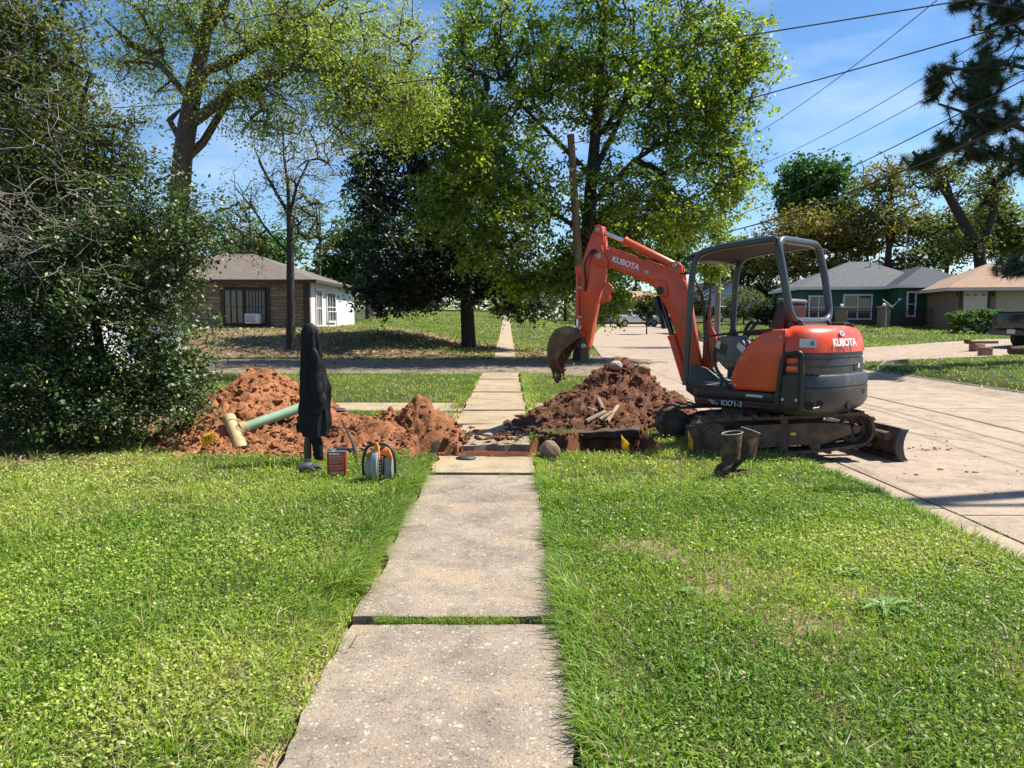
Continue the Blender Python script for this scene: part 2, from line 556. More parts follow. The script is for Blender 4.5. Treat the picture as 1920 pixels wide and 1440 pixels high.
# ------------------------------------------------------------------ concrete
def aggregate(name, base, dark, peb_scale=60., peb=.5, stain=(.42, .25, .13), stain_amt=.5, gray=None):
    """worn concrete with exposed pebbles"""
    m, nt, bs, out = new_mat(name)
    tc = nt.nodes.new("ShaderNodeTexCoord")
    geo = nt.nodes.new("ShaderNodeNewGeometry")
    vec = geo.outputs['Position']
    big = noise_node(nt, .9, 6, .6, vec=vec)
    fine = noise_node(nt, 180, 3, .6, vec=vec)
    col = ramp(nt, big.outputs['Fac'], [(.33, dark), (.62, base)])
    vo = nt.nodes.new("ShaderNodeTexVoronoi"); vo.inputs['Scale'].default_value = peb_scale; vo.inputs['Randomness'].default_value = 1
    dn = noise_node(nt, 25, 3, .6, vec=vec)
    vv = nt.nodes.new("ShaderNodeVectorMath"); vv.operation = 'MULTIPLY_ADD'
    nt.links.new(dn.outputs['Color'], vv.inputs[0]); vv.inputs[1].default_value = (.03, .03, .03); nt.links.new(vec, vv.inputs[2])
    nt.links.new(vv.outputs[0], vo.inputs['Vector'])
    hsv = nt.nodes.new("ShaderNodeSeparateColor")
    nt.links.new(vo.outputs['Color'], hsv.inputs[0])
    pebc = ramp(nt, hsv.outputs[0], [(0., (.11, .085, .068)), (.22, (.24, .175, .13)), (.45, (.36, .265, .19)), (.62, (.19, .135, .105)), (.80, (.42, .33, .25)), (.94, (.58, .50, .41)), (1., (.36, .17, .085))])
    pebm = ramp(nt, vo.outputs['Distance'], [(.25, 1.), (.5, 0.)])
    pm = nt.nodes.new("ShaderNodeMath"); pm.operation = 'MULTIPLY'; nt.links.new(pebm, pm.inputs[0]); pm.inputs[1].default_value = peb
    col = mixc(nt, pm.outputs[0], col, pebc)
    v2 = nt.nodes.new("ShaderNodeTexVoronoi"); v2.inputs['Scale'].default_value = peb_scale * .42
    nt.links.new(vv.outputs[0], v2.inputs['Vector'])
    s2 = nt.nodes.new("ShaderNodeSeparateColor"); nt.links.new(v2.outputs['Color'], s2.inputs[0])
    pick = ramp(nt, s2.outputs[1], [(.80, 0.), (.84, 1.)])
    bigm = ramp(nt, v2.outputs['Distance'], [(.22, 1.), (.36, 0.)])
    bm2 = mixc(nt, 1., pick, bigm, 'MULTIPLY')
    bm2 = mixc(nt, 1., bm2, peb, 'MULTIPLY')
    col = mixc(nt, bm2, col, ramp(nt, s2.outputs[0], [(0., (.50, .40, .28)), (.5, (.30, .19, .12)), (.75, (.58, .50, .38)), (1., (.20, .16, .13))]))
    st = noise_node(nt, 1.6, 8, .72, vec=vec)
    ck = nt.nodes.new("ShaderNodeTexVoronoi"); ck.feature = 'DISTANCE_TO_EDGE'; ck.inputs['Scale'].default_value = .55
    cn_ = noise_node(nt, 2.2, 6, .65, vec=vec)
    cv_ = nt.nodes.new("ShaderNodeVectorMath"); cv_.operation = 'MULTIPLY_ADD'
    nt.links.new(cn_.outputs['Color'], cv_.inputs[0]); cv_.inputs[1].default_value = (.55, .55, .55); nt.links.new(vec, cv_.inputs[2])
    nt.links.new(cv_.outputs[0], ck.inputs['Vector'])
    crk = ramp(nt, ck.outputs['Distance'], [(.0015, .80), (.004, 1.)])
    col = mixc(nt, 1., col, crk, 'MULTIPLY')
    sf = ramp(nt, st.outputs['Fac'], [(.60 - .12 * stain_amt, 0.), (.80 - .12 * stain_amt, .75)])
    col = mixc(nt, sf, col, stain)
    sp = noise_node(nt, 3.2, 9, .75, vec=vec)
    col = mixc(nt, 1., col, ramp(nt, sp.outputs['Fac'], [(.30, .62), (.55, 1.08)]), 'MULTIPLY')
    col = mixc(nt, 1., col, ramp(nt, fine.outputs['Fac'], [(.3, .72), (.7, 1.2)]), 'MULTIPLY')
    nt.links.new(col, bs.inputs['Base Color'])
    bs.inputs['Roughness'].default_value = .9; bs.inputs['Specular IOR Level'].default_value = .25
    bh = nt.nodes.new("ShaderNodeMath"); bh.operation = 'ADD'
    nt.links.new(pebm, bh.inputs[0]); nt.links.new(fine.outputs['Fac'], bh.inputs[1])
    bump(nt, bs, bh.outputs[0], .45, .006)
    return m
m_walk = aggregate("exposed_aggregate", (.315, .255, .190), (.215, .178, .138), 58, .78, (.40, .27, .15), .55)
m_walk2 = aggregate("sandy_concrete", (.40, .315, .200), (.30, .235, .150), 60, .45, (.36, .185, .085), .7)
m_road = aggregate("road_concrete", (.385, .295, .215), (.32, .248, .184), 48, .40, (.29, .195, .135), .2)
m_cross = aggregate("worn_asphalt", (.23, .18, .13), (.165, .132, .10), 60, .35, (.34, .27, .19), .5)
m_kerb = aggregate("kerb_concrete", (.26, .22, .18), (.17, .15, .125), 60, .3, (.2, .15, .1), .5)
m_under = mat("joint_dirt", (.10, .075, .045), (.05, .045, .025), .95, scale=8)

def sheet(name, u0, u1, v, fl, fr, zoff, material, nu=6, thick=.08, parent=None, jag=.0, seed=0, **kw):
    """a paved strip: left edge fl(v), right edge fr(v), lying on the terrain, with real thickness"""
    v = np.asarray(v, float)
    t = np.linspace(0, 1, nu)
    l, r = fl(v), fr(v)
    if jag:
        l = l + jag * (fbm(v * 4, v * 0 + seed, 3, 61) - .5) * 2
        r = r + jag * (fbm(v * 4, v * 0 + 7 + seed, 3, 62) - .5) * 2
    X = l[:, None] + (r - l)[:, None] * t[None]
    Y = np.repeat(v[:, None], nu, 1)
    if jag:
        sg = np.zeros_like(Y); sg[0] = 1; sg[-1] = -1
        Y = Y + sg * jag * .7 * fbm(X * 5, X * 0 + seed, 3, 63)
    Z = terrain(X, Y) + zoff
    return X, Y, Z

def slab_mesh(name, X, Y, Z, material, thick=.09):
    a, b = X.shape
    top = np.stack([X, Y, Z], -1).reshape(-1, 3)
    idx = np.arange(a * b).reshape(a, b)
    q = [np.stack([idx[:-1, :-1], idx[:-1, 1:], idx[1:, 1:], idx[1:, :-1]], -1).reshape(-1, 4)]
    rim = np.concatenate([idx[0, :], idx[1:, -1], idx[-1, -2::-1], idx[-2:0:-1, 0]])
    bot = top[rim].copy(); bot[:, 2] -= thick
    verts = np.concatenate([top, bot])
    o = a * b; n = len(rim); k = np.arange(n)
    q.append(np.stack([rim, o + k, o + (k + 1) % n, rim[(k + 1) % n]], -1))
    return np_mesh(name, verts, np.concatenate(q), None, material)

# sidewalk: separate slabs with open, weedy joints
sidewalk = empty("sidewalk", (0, 0, 0), kind="structure", label="straight narrow sidewalk of worn concrete slabs")
joints = [-1.2, 3.60, 7.08, 8.05, None, 9.03, 10.55, 12.2, 13.6, 15.3, 17.0, 18.8, 21.0]
k = 0
for i in range(len(joints) - 1):
    if joints[i] is None or joints[i + 1] is None: continue
    y0, y1 = joints[i] + .022, joints[i + 1] - .022
    vv = np.linspace(y0, y1, max(8, int((y1 - y0) / .08)))
    drift = lambda v: -.0045 * np.clip(v - 9, 0, 40) * (v > 9)
    X, Y, Z = sheet("slab", 0, 1, vv, lambda v: SW_L + drift(v) + .07 * (fbm(v * .9, v * 0 + 3, 3, 64) - .45), lambda v: SW_R + drift(v) + .06 * (fbm(v * .9, v * 0 + 9, 3, 65) - .5), .012 + .010 * ((i * 37) % 5 - 2) / 2, None, 14, jag=.045, seed=i * 5)
    if joints[i + 1] == 8.05:
        Y = Y - (np.linspace(0, 1, X.shape[0])[:, None] ** 8) * .10 * (fbm(X * 6, X * 0, 3, 70))
    if abs(y0 - 9.052) < .01:
        Z = Z - .06 * (1 - np.linspace(0, 1, X.shape[0])[:, None]) + .03 * (X - SW_L)
        Y = Y + (1 - np.linspace(0, 1, X.shape[0])[:, None]) ** 6 * .22 * (fbm(X * 3.5, X * 0 + 5, 3, 71) - .3)
    link("slab", slab_mesh("slab", X, Y, Z, m_walk if y1 < 7.5 else m_walk2, .075), sidewalk)
# far walk
fw = empty("far_path", (0, 0, 0), kind="structure", label="thin strip of sidewalk running on beyond the side street")
yy = list(np.arange(28.9, 112, 3.0))
for i in range(len(yy) - 1):
    vv = np.linspace(yy[i] + .02, yy[i + 1] - .02, 6)
    c = lambda v: -.26 - .0065 * np.clip(v - 29, 0, 200)
    X, Y, Z = sheet("slab", 0, 1, vv, lambda v: c(v) - .42, lambda v: c(v) + .42, .0, None, 3)
    link("slab", slab_mesh("slab", X, Y, Z, m_walk2, .12), fw)
# cross walk
cw = empty("garden_path", (0, 0, 0), kind="structure", label="pale concrete path crossing the sidewalk behind the soil heaps")
for i, (a, b) in enumerate([(-16, -12.9), (-12.86, -9.8), (-9.76, -6.7), (-6.66, -3.6), (-3.56, -.82), (.25, 1.08)]):
    vv = np.linspace(12.22, 13.43, 10)
    X, Y, Z = sheet("slab", 0, 1, vv, lambda v: v * 0 + a, lambda v: v * 0 + b, .0, None, 14, jag=.04, seed=40 + i)
    link("slab", slab_mesh("slab", X, Y, Z, m_walk2, .11), cw)
# cross street
vx = np.concatenate([np.arange(-60, -8, 1.0), np.arange(-8, 3.3, .3)])
cs_v, ts = vx, np.linspace(0, 1, 16)
lo, hi_ = cross_lo(vx), cross_hi(vx)
Yc = lo[:, None] + (hi_ - lo)[:, None] * ts[None]
Xc = np.repeat(vx[:, None], 16, 1)
Xc[-1] = road_l(Yc[-1]) - .0
Xc[-2] = np.minimum(Xc[-2], Xc[-1] - .05)
Zc = terrain(Xc, Yc) - .015
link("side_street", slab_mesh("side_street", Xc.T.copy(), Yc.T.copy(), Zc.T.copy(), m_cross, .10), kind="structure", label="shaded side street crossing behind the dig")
# road
road = empty("road", (0, 0, 0), kind="structure", label="wide sunlit concrete street on the right")
yy = [-24, -16.5, -9, -1.5, 6.0, 13.4, 20.9, 28.5, 36, 44, 52, 60, 68, 78, 90, 110, 150, 200]
for i in range(len(yy) - 1):
    vv = np.linspace(yy[i] + .012, yy[i + 1] - .012, 16)
    X, Y, Z = sheet("road_slab", 0, 1, vv, lambda v: road_l(v) + np.where(v < 21, .42, 0.0), lambda v: road_r(v) - .0, .0, None, 16)
    link("road_slab", slab_mesh("road_slab", X, Y, Z, m_road, .06), road)
gut = empty("gutter", (0, 0, 0), kind="structure", label="narrow concrete gutter strip between grass and street")
yy = [-12, -6, 0, 3.1, 6.2, 9.3, 12.4, 15.5, 18.6, 20.8]
for i in range(len(yy) - 1):
    vv = np.linspace(yy[i] + .008, yy[i + 1] - .008, 24)
    X, Y, Z = sheet("gutter_slab", 0, 1, vv, lambda v: road_l(v) - .03, lambda v: road_l(v) + .375, .006, None, 6, jag=.012, seed=80 + i)
    link("gutter_slab", slab_mesh("gutter_slab", X, Y, Z, m_road, .08), gut)
# right kerb, with a rounded return at the driveway
def kerb_run(pts):
    P = np.array(pts); prof = [(-.02, -.12), (.02, .09), (.06, .125), (.17, .125), (.17, -.12)]
    rings = []
    for i in range(len(P)):
        t = P[min(i + 1, len(P) - 1)] - P[max(i - 1, 0)]; t = t / np.linalg.norm(t)
        nrm = np.array([t[1], -t[0]])
        q = [P[i] + nrm * a for a, _ in prof]
        zb = float(terrain(P[i][0] - nrm[0] * .3, P[i][1] - nrm[1] * .3))
        rings.append([(a[0], a[1], zb + b) for a, (_, b) in zip(q, prof)])
    return MB().loft(rings)
kk = empty("kerb", (0, 0, 0), kind="structure", label="low dark kerb along the far side of the street")
ys = np.arange(-20, 21.6, .6)
run = [(float(road_r(v)) + .0, float(v)) for v in ys] + [(10.28 + 1.6 * (1 - math.cos(a)), 21.3 + 1.7 * math.sin(a)) for a in np.linspace(.15, 1.5, 8)]
kerb_run(run).build("kerb_stone", m_kerb, kk, smooth_=30)
ys = np.arange(34.2, 90, 1.5)
run = [(float(road_r(34)) + 1.5 * (1 - math.cos(a)), 34 - 1.5 * math.sin(a)) for a in np.linspace(1.5, .15, 6)] + [(float(road_r(v)), float(v)) for v in ys]
kerb_run(run).build("kerb_stone", m_kerb, kk, smooth_=30)
# driveway
vx = np.arange(10.15, 33, .7)
lo = 24.25 + .06 * np.clip(vx - 12, 0, 30) - 1.4 * (1 - smooth(10.2, 12.2, vx)); hi_ = 30.9 + .35 * np.clip(vx - 13, 0, 9) + 1.5 * (1 - smooth(10.2, 12.2, vx))
Yd = lo[:, None] + (hi_ - lo)[:, None] * np.linspace(0, 1, 14)[None]; Xd = np.repeat(vx[:, None], 14, 1); Xd[0] = road_r(Yd[0]) + .0
Zd = terrain(Xd, Yd) + .0
link("driveway", slab_mesh("driveway", Xd.T.copy(), Yd.T.copy(), Zd.T.copy(), m_road, .10), kind="structure", label="wide concrete driveway across the street")
# ------------------------------------------------------------------ excavator
m_red = mat("orange_red_paint", (.72, .072, .014), (.62, .054, .012), .36, scale=2.5, coat=.2, dirt=(.30, .13, .06), dirt_amt=.42, dirt_scale=5, bump_s=.03, bump_scale=30)
m_redbar = mat("cylinder_orange_paint", (.72, .10, .026), (.62, .075, .02), .36, scale=4, coat=.2, dirt=(.3, .16, .09), dirt_amt=.15)
m_char = mat("charcoal_steel", (.040, .045, .050), (.028, .032, .036), .40, scale=5, dirt=(.15, .11, .08), dirt_amt=.32, bump_s=.06, bump_scale=60)
m_blackp = mat("black_plastic", (.013, .013, .014), (.022, .022, .023), .45, scale=8, dirt=(.09, .062, .042), dirt_amt=.3)
m_tubeg = mat("canopy_grey_paint", (.055, .063, .070), (.042, .048, .054), .33, scale=8, coat=.1, dirt=(.14, .11, .08), dirt_amt=.15)
m_roofg = mat("canopy_roof_grey", (.13, .135, .135), (.10, .105, .105), .5, scale=6)
m_console = mat("console_grey_plastic", (.10, .11, .115), (.075, .085, .09), .5, scale=6, dirt=(.2, .15, .1), dirt_amt=.3)
m_rubber = mat("muddy_rubber", (.022, .019, .016), (.06, .045, .033), .85, scale=10, dirt=(.15, .095, .060), dirt_amt=.8, dirt_scale=7, bump_s=.2)
m_frame = mat("muddy_track_steel", (.040, .034, .030), (.075, .052, .038), .75, scale=6, dirt=(.16, .095, .058), dirt_amt=.8, dirt_scale=6, bump_s=.2)
m_chrome = mat("cylinder_rod_chrome", (.75, .77, .80), (.62, .64, .68), .18, 1.0, scale=5)
m_mud = mat("dried_mud", (.30, .185, .115), (.20, .115, .07), .95, scale=9, bump_s=.6, bump_scale=30)
m_bkt = mat("dirty_bucket_steel", (.23, .145, .085), (.12, .065, .04), .8, scale=5, dirt=(.08, .042, .026), dirt_amt=.7, dirt_scale=6, bump_s=.4, bump_scale=25)
m_dark = mat("dark_hole", (.008, .008, .008), (.012, .012, .012), .8)
m_hose = mat("hydraulic_hose", (.012, .012, .013), (.02, .02, .02), .5)
m_white = mat("white_lettering", (.80, .80, .78), (.70, .70, .68), .5, scale=30)
m_silver = mat("silver_lettering", (.45, .45, .46), (.36, .36, .37), .45, scale=30)
m_redline = mat("red_decal", (.5, .03, .03), (.45, .03, .03), .5)
m_orlamp = mat("orange_lamp_lens", (.75, .10, .015), (.62, .07, .01), .2, scale=4, coat=.4)
m_yel = mat("yellow_decal", (.75, .52, .04), (.6, .42, .03), .6, scale=20)
m_seat = mat("seat_vinyl", (.10, .018, .014), (.05, .012, .01), .5, scale=8)
m_bluem = mat("blue_decal", (.10, .14, .45), (.12, .16, .5), .5)
m_decal = mat("pale_sticker", (.62, .62, .58), (.40, .44, .44), .5, scale=28)

EXC = Vector((2.90, 8.98, -.02))
excavator = empty("excavator", EXC, 0, "orange-red and charcoal mini excavator with raised boom parked beside the trench", "excavator")
excavator.scale = (.975, .975, .975)
HF = R(133.3)                      # house heading
MH = Matrix.Rotation(HF, 4, 'Z')
TA = R(6)                          # heading of the tracks, blade end to the right
MT = Matrix.Rotation(TA, 4, 'Z') @ Matrix.Rotation(R(-2.2), 4, 'Y')
MU = Matrix.Rotation(TA, 4, 'Z')
E = excavator

# ---- crawler tracks
def track(yc):
    def ring(xc, zc, r, a0, a1, n):
        return [(xc + r * math.cos(a), zc + r * math.sin(a)) for a in np.linspace(a0, a1, n)]
    line = ring(-.83, .235, .225, math.pi / 2, 3 * math.pi / 2, 11) + [(-.5, .012), (-.1, .008), (.3, .010), (.55, .018)] + ring(.86, .245, .20, -math.pi / 2, math.pi / 2, 11) + [(.5, .438), (.2, .440), (-.2, .445), (-.5, .458)]
    belt_w = .30
    L = [Vector((x, 0, z)) for x, z in line]
    L.append(L[0])
    # resample evenly
    d = [0]
    for a, b in zip(L, L[1:]): d.append(d[-1] + (b - a).length)
    N = 60
    pts = []
    for i in range(N):
        s = d[-1] * i / N
        j = max(k for k in range(len(d)) if d[k] <= s + 1e-9); j = min(j, len(L) - 2)
        t = (s - d[j]) / (d[j + 1] - d[j])
        pts.append(L[j].lerp(L[j + 1], t))
    tr = MB(MT)
    nn = len(pts)
    rings = []
    for i in range(nn):
        t = (pts[(i + 1) % nn] - pts[i - 1]).normalized()
        nrm = Vector((-t.z, 0, t.x))
        # outward = away from the middle
        if nrm.dot(pts[i] - Vector((0, 0, .23))) < 0: nrm = -nrm
        rings.append((pts[i], t, nrm))
    o = 0
    vs, fs = [], []
    for p, t, nrm in rings:
        for w, h in ((-.15, 0), (.15, 0), (.15, -.035), (-.15, -.035)):
            q = p + nrm * h; vs.append((q.x, yc + w, q.z))
    for i in range(nn):
        j = (i + 1) % nn
        for k in range(4):
            fs.append((i * 4 + k, i * 4 + (k + 1) % 4, j * 4 + (k + 1) % 4, j * 4 + k))
    tr.add(vs, fs)
    belt = tr.build("crawler_track", m_rubber, E, smooth_=30)
    lg = MB(MT)
    for i in range(0, nn, 1):
        p, t, nrm = rings[i]
        rot = Matrix((t, Vector((0, 1, 0)), nrm)).transposed()
        off = .035 if i % 2 else -.035
        q = p + nrm * .008
        lg.box((q.x, yc + off + (.06 if i % 2 else -.06), q.z), (.045, .14, .030), rot)
    lg.build("tread_lugs", m_rubber, belt, bevel=.005, seg=1, smooth_=0, kind="stuff")
    # frame
    fr = MB(MT)
    for s in (-1, 1):
        y0, y1 = yc + s * .085, yc + s * .12
        fr.prism([(-.62, .13), (-.70, .20), (-.66, .30), (-.45, .36), (.30, .35), (.62, .33), (.78, .30), (.80, .20), (.62, .15), (.45, .10), (-.48, .10)], min(y0, y1), max(y0, y1), 'y')
    fr.box((.0, yc, .26), (1.3, .18, .12))
    fr.build("track_frame", m_frame, E, bevel=.008)
    for x in (-.40, -.02, .36):
        MB(MT).cyl((x, yc - .13, .085), (x, yc + .13, .085), .062, 14).cyl((x, yc - .145, .085), (x, yc + .145, .085), .03, 10).build("track_roller", m_frame, E, bevel=.006)
    sp = MB(MT).cyl((-.83, yc - .11, .235), (-.83, yc + .11, .235), .175, 22)
    sp.cyl((-.83, yc - .135, .235), (-.83, yc - .11, .235), .12, 20).cyl((-.83, yc - .15, .235), (-.83, yc - .13, .235), .08, 16)
    for a in range(9):
        b = a * 2 * math.pi / 9
        sp.cyl((-.83 + .10 * math.cos(b), yc - .145, .235 + .10 * math.sin(b)), (-.83 + .10 * math.cos(b), yc - .13, .235 + .10 * math.sin(b)), .010, 8)
    sp.build("drive_sprocket", m_frame, E, bevel=.005)
    idl = MB(MT).tube([(.86 + .145 * math.cos(a), yc, .245 + .145 * math.sin(a)) for a in np.linspace(0, 2 * math.pi, 25)[:-1]], .028, 8, closed=True)
    idl.cyl((.86, yc - .10, .245), (.86, yc + .10, .245), .05, 14).box((.86, yc, .245), (.27, .03, .05)).box((.86, yc, .245), (.05, .03, .27))
    idl.build("idler_wheel", m_frame, E, bevel=.004)
    MB(MT).cyl((.0, yc - .12, .38), (.0, yc + .10, .38), .045, 14).build("carrier_roller", m_frame, E, bevel=.005)
    return belt
near_t = track(-.60)
far_t = track(.60)
MB(MT).box((.10, -.7225, .235), (.062, .004, .030)).build("warning_sticker", m_yel, E, smooth_=0)
MB(MT).box((0, 0, .30), (.95, .95, .20)).box((.45, 0, .27), (.5, .55, .16)).cyl((0, 0, .38), (0, 0, .52), .42, 28).build("undercarriage", m_frame, E, bevel=.02)

# ---- dozer blade
pr = []
for t in np.linspace(0, 1, 9):
    a = -.55 + t * 1.15
    pr.append((1.30 + .34 * (1 - math.cos(a)) + (.02 if t < .1 else 0), .075 + .36 * t - .15))
prof = pr + [(x + .022 - .0, z) for x, z in reversed(pr)]
bl = MB(MU).prism(prof, -.80, .74, 'y')
bl.box((1.325, -.03, -.065), (.05, 1.54, .06))
blade = bl.build("dozer_blade", m_frame, E, bevel=.004)
for y in (-.81, .745):
    s = [(x - .055, z) for x, z in pr] + [(x + .045, z) for x, z in reversed(pr)]
    MB(MU).prism(s, y - .012, y + .012, 'y').build("blade_end_plate", m_char, blade, bevel=.004)
MB(MU).tube([(1.24, -.70, .19), (1.24, .66, .19)], .052, 12).build("blade_tube", m_frame, blade)
for y in (-.30, .30):
    MB(MU).prism([(.35, .20), (.35, .32), (.8, .30), (1.30, .20), (1.30, .06), (.8, .18)], y - .045, y + .045, 'y').build("push_arm", m_frame, blade, bevel=.01)

MHB = MH @ Matrix.Translation((-.27, 0, 0))
# ---- turntable house: skirt, counterweight, hood
def arc_plan(r, xf_, yw, n=11, cx=0., squareness=.78):
    """plan of the rounded tail from the left side round to the right"""
    pts = []
    for a in np.linspace(-1, 1, n):
        ang = a * math.pi / 2
        ca, sa = math.cos(ang), math.sin(ang)
        k = squareness
        x = -(abs(ca) ** k) * (r + xf_) + xf_ if True else 0
        pts.append((x, yw * math.copysign(abs(sa) ** k, sa)))
    return pts            # starts on right (-y) ends on left (+y)
def skirt_plan(r, xb, yw, xfront):
    tail = arc_plan(r, xb, yw)
    return tail + [(xfront - .10, yw), (xfront, yw - .10), (xfront, -yw + .10), (xfront - .10, -yw)]
def layered(planf, zs):
    rings = []
    for z, off in zs:
        rings.append([(x, y, z) for x, y in planf(off)])
    return MB(MHB).loft(rings)
b = layered(lambda o: [(x, y) for x, y in ([(-.42, -.70 + o), (-.42, .70 - o), (.68, .70 - o), (.79 - o, .60), (.79 - o, -.60), (.68, -.70 + o)])], [(.50, .05), (.53, .015), (.60, .0), (.605, .02), (.615, .02), (.62, .0), (.70, .0), (.715, .012)])
skirt = b.build("platform_skirt", m_blackp, E, bevel=.004, seg=1)
MB(MHB).box((.50, 0, .724), (.50, 1.1, .012)).build("floor_mat", mat("floor_mat", (.16, .12, .085), (.07, .06, .05), .9, scale=14), E, smooth_=0)
cwt = layered(lambda o: arc_plan(.89 - o, -.36, .735 - o, 25) + [(-.38, .735 - o), (-.38, -.735 + o)], [(.475, .20), (.49, .13), (.55, .04), (.62, .0), (.78, .0), (.785, .012), (.795, .012), (.80, .0), (.88, .004), (.915, .02), (.93, .05)])
counter = cwt.build("counterweight", m_char, E, smooth_=35)
# lifting slots and round ports of the counterweight
for (x, y) in ((-.66, .60), (-.80, .10)):
    th = math.atan2(y * .8, x)
    q = MB(MHB)
    rot = Matrix.Rotation(math.atan2(y, x) + math.pi / 2 * 1, 3, 'Z')
    q.prism([(x + .11 * math.cos(a), y + .035 * math.sin(a)) for a in np.linspace(0, 2 * math.pi, 17)[:-1]], .925, .936, 'z') if False else q.box((x, y, .927), (.13, .055, .014), rot)
    q.build("lifting_slot", m_dark, counter, bevel=.006)
def tail_pt(r, yw, a, k=.78, xb=-.36):
    ang = a * math.pi / 2
    ca, sa = math.cos(ang), math.sin(ang)
    return Vector((-(abs(ca) ** k) * (r + xb) + xb, yw * math.copysign(abs(sa) ** k, sa), 0))
for a, z, rr in ((.66, .60, .048), (.53, .625, .036), (.10, .60, .048), (-.12, .72, .03)):
    p = tail_pt(.89, .735, a); p2 = tail_pt(.89, .735, a + .04); p1 = tail_pt(.89, .735, a - .04)
    t = (p2 - p1).normalized(); n = Vector((t.y, -t.x, 0))
    if n.dot(p) < 0: n = -n
    MB(MHB).cyl(Vector((p.x, p.y, z)) - n * .06, Vector((p.x, p.y, z)) + n * .004, rr, 18).build("counterweight_port", m_dark, counter)
p = tail_pt(.89, .735, .60); 
MB(MHB).tube([Vector((p.x, p.y, .585)) + Vector((-.02, .07, 0)), Vector((p.x, p.y, .59)) + Vector((-.045, -.0, 0)), Vector((p.x, p.y, .60)) + Vector((-.03, -.07, 0))], .006, 6).build("tie_rod", m_silver, counter)
# black louvred band and red hood above
band = layered(lambda o: arc_plan(.83 - o, -.38, .705 - o, 25) + [(-.37, .705 - o), (-.37, -.705 + o)], [(.90, 0), (1.0, .0), (1.003, .012), (1.018, .012), (1.02, .0), (1.085, .004), (1.088, .016), (1.103, .016), (1.106, .006), (1.165, .012)])
band.build("engine_grille", m_char, E, smooth_=30)
hood = layered(lambda o: arc_plan(.835 - o, -.40, .71 - o, 25) + [(-.40, .71 - o), (-.40, -.71 + o)], [(1.162, .0), (1.22, .006), (1.30, .022), (1.37, .05), (1.41, .085), (1.435, .14), (1.445, .22)])
hd = hood.build("engine_hood", m_red, E, smooth_=50)
for pp in ([(-.40, 1.164), (-.40, 1.44), (-.405, 1.44), (-.405, 1.164)],):
    pass
# side covers (left and right) with the curved front edge
side = [(-.40, .722), (.20, .722), (.235, .80), (.215, .93), (.16, 1.07), (.07, 1.20), (-.05, 1.31), (-.16, 1.375), (-.27, 1.405), (-.398, 1.415)]
for s in (1, -1):
    mb = MB(MHB)
    y0, y1 = (.30, .712) if s > 0 else (-.712, -.30)
    mb.prism(side, y0, y1, 'y')
    sc = mb.build("side_cover", m_red, E, bevel=.035, seg=4, smooth_=50)
    if s > 0:
        for x, z in ((-.36, 1.33), (.10, 1.08), (.17, .78), (-.36, .78)):
            MB(MHB).cyl((x, .708, z), (x, .720, z), .013, 12).build("cover_bolt", m_silver, sc)
MB(MHB).prism([(-.40, .722), (.16, .722), (.16, 1.05), (.0, 1.18), (-.40, 1.22)], -.30, .30, 'y').build("seat_box", m_blackp, E, bevel=.02)
# cover split line
MB(MHB).box((-.402, .716, 1.08), (.006, .010, .68)).build("cover_gap", m_dark, E, smooth_=0)
# tail lamp guard on the left corner
gd = [(-.385, .735), (-.40, .92), (-.43, 1.10), (-.47, 1.15), (-.66, 1.165), (-.70, 1.13), (-.71, .95), (-.705, .735)]
def corner_xf(x, z):
    # wraps guard points from the flat side onto the tail curve
    return x, z
mb = MB(MHB)
def gpt(x, z, out):
    # x runs back along the tail: map to the tail arc
    s = (-.385 - x) / .335            # 0 front .. 1 rear
    a = 1.0 - s * .26
    p = tail_pt(.845, .715, a); q1 = tail_pt(.845, .715, a - .03); q2 = tail_pt(.845, .715, a + .03)
    t = (q2 - q1).normalized(); n = Vector((t.y, -t.x, 0))
    if n.dot(p) < 0: n = -n
    return Vector((p.x, p.y, z)) + n * out
outer = fillet([(x, z, 0) for x, z in [(-.385, .60)] + gd + [(-.705, .60)]], .05, 3)
rim = [gpt(p.x, p.y, .045) for p in outer]
MB(MHB).tube(rim, .026, 8).build("lamp_guard", m_blackp, E)
n0 = 7
rings = []
for zz in np.linspace(.56, .93, 5):
    rings.append([gpt(x, zz, .035) for x in np.linspace(-.39, -.70, n0)] + [gpt(x, zz, -.02) for x in np.linspace(-.70, -.39, n0)])
MB(MHB).loft(rings).build("guard_plate", m_blackp, E, bevel=.01)
for i, (z0, z1) in enumerate(((.955, 1.02), (1.045, 1.105))):
    rings = []
    for zz in np.linspace(z0, z1, 3):
        rings.append([gpt(x, zz, .022) for x in np.linspace(-.46, -.64, 5)] + [gpt(x, zz, -.03) for x in np.linspace(-.64, -.46, 5)])
    MB(MHB).loft(rings).build("tail_lamp", m_orlamp if i == 0 else m_red, E, bevel=.008)
for x in (-.44, -.63):
    p = gpt(x, .66, .035); q = gpt(x, .66, .05)
    MB(MHB).cyl(p, q, .016, 12).build("guard_bolt", m_silver, E)
# same guard, right corner
mir = Matrix.Scale(-1, 4, Vector((0, 1, 0)))
mb = MB(MHB); mb.tube([mir @ p for p in rim], .026, 8); mb.build("lamp_guard", m_blackp, E)

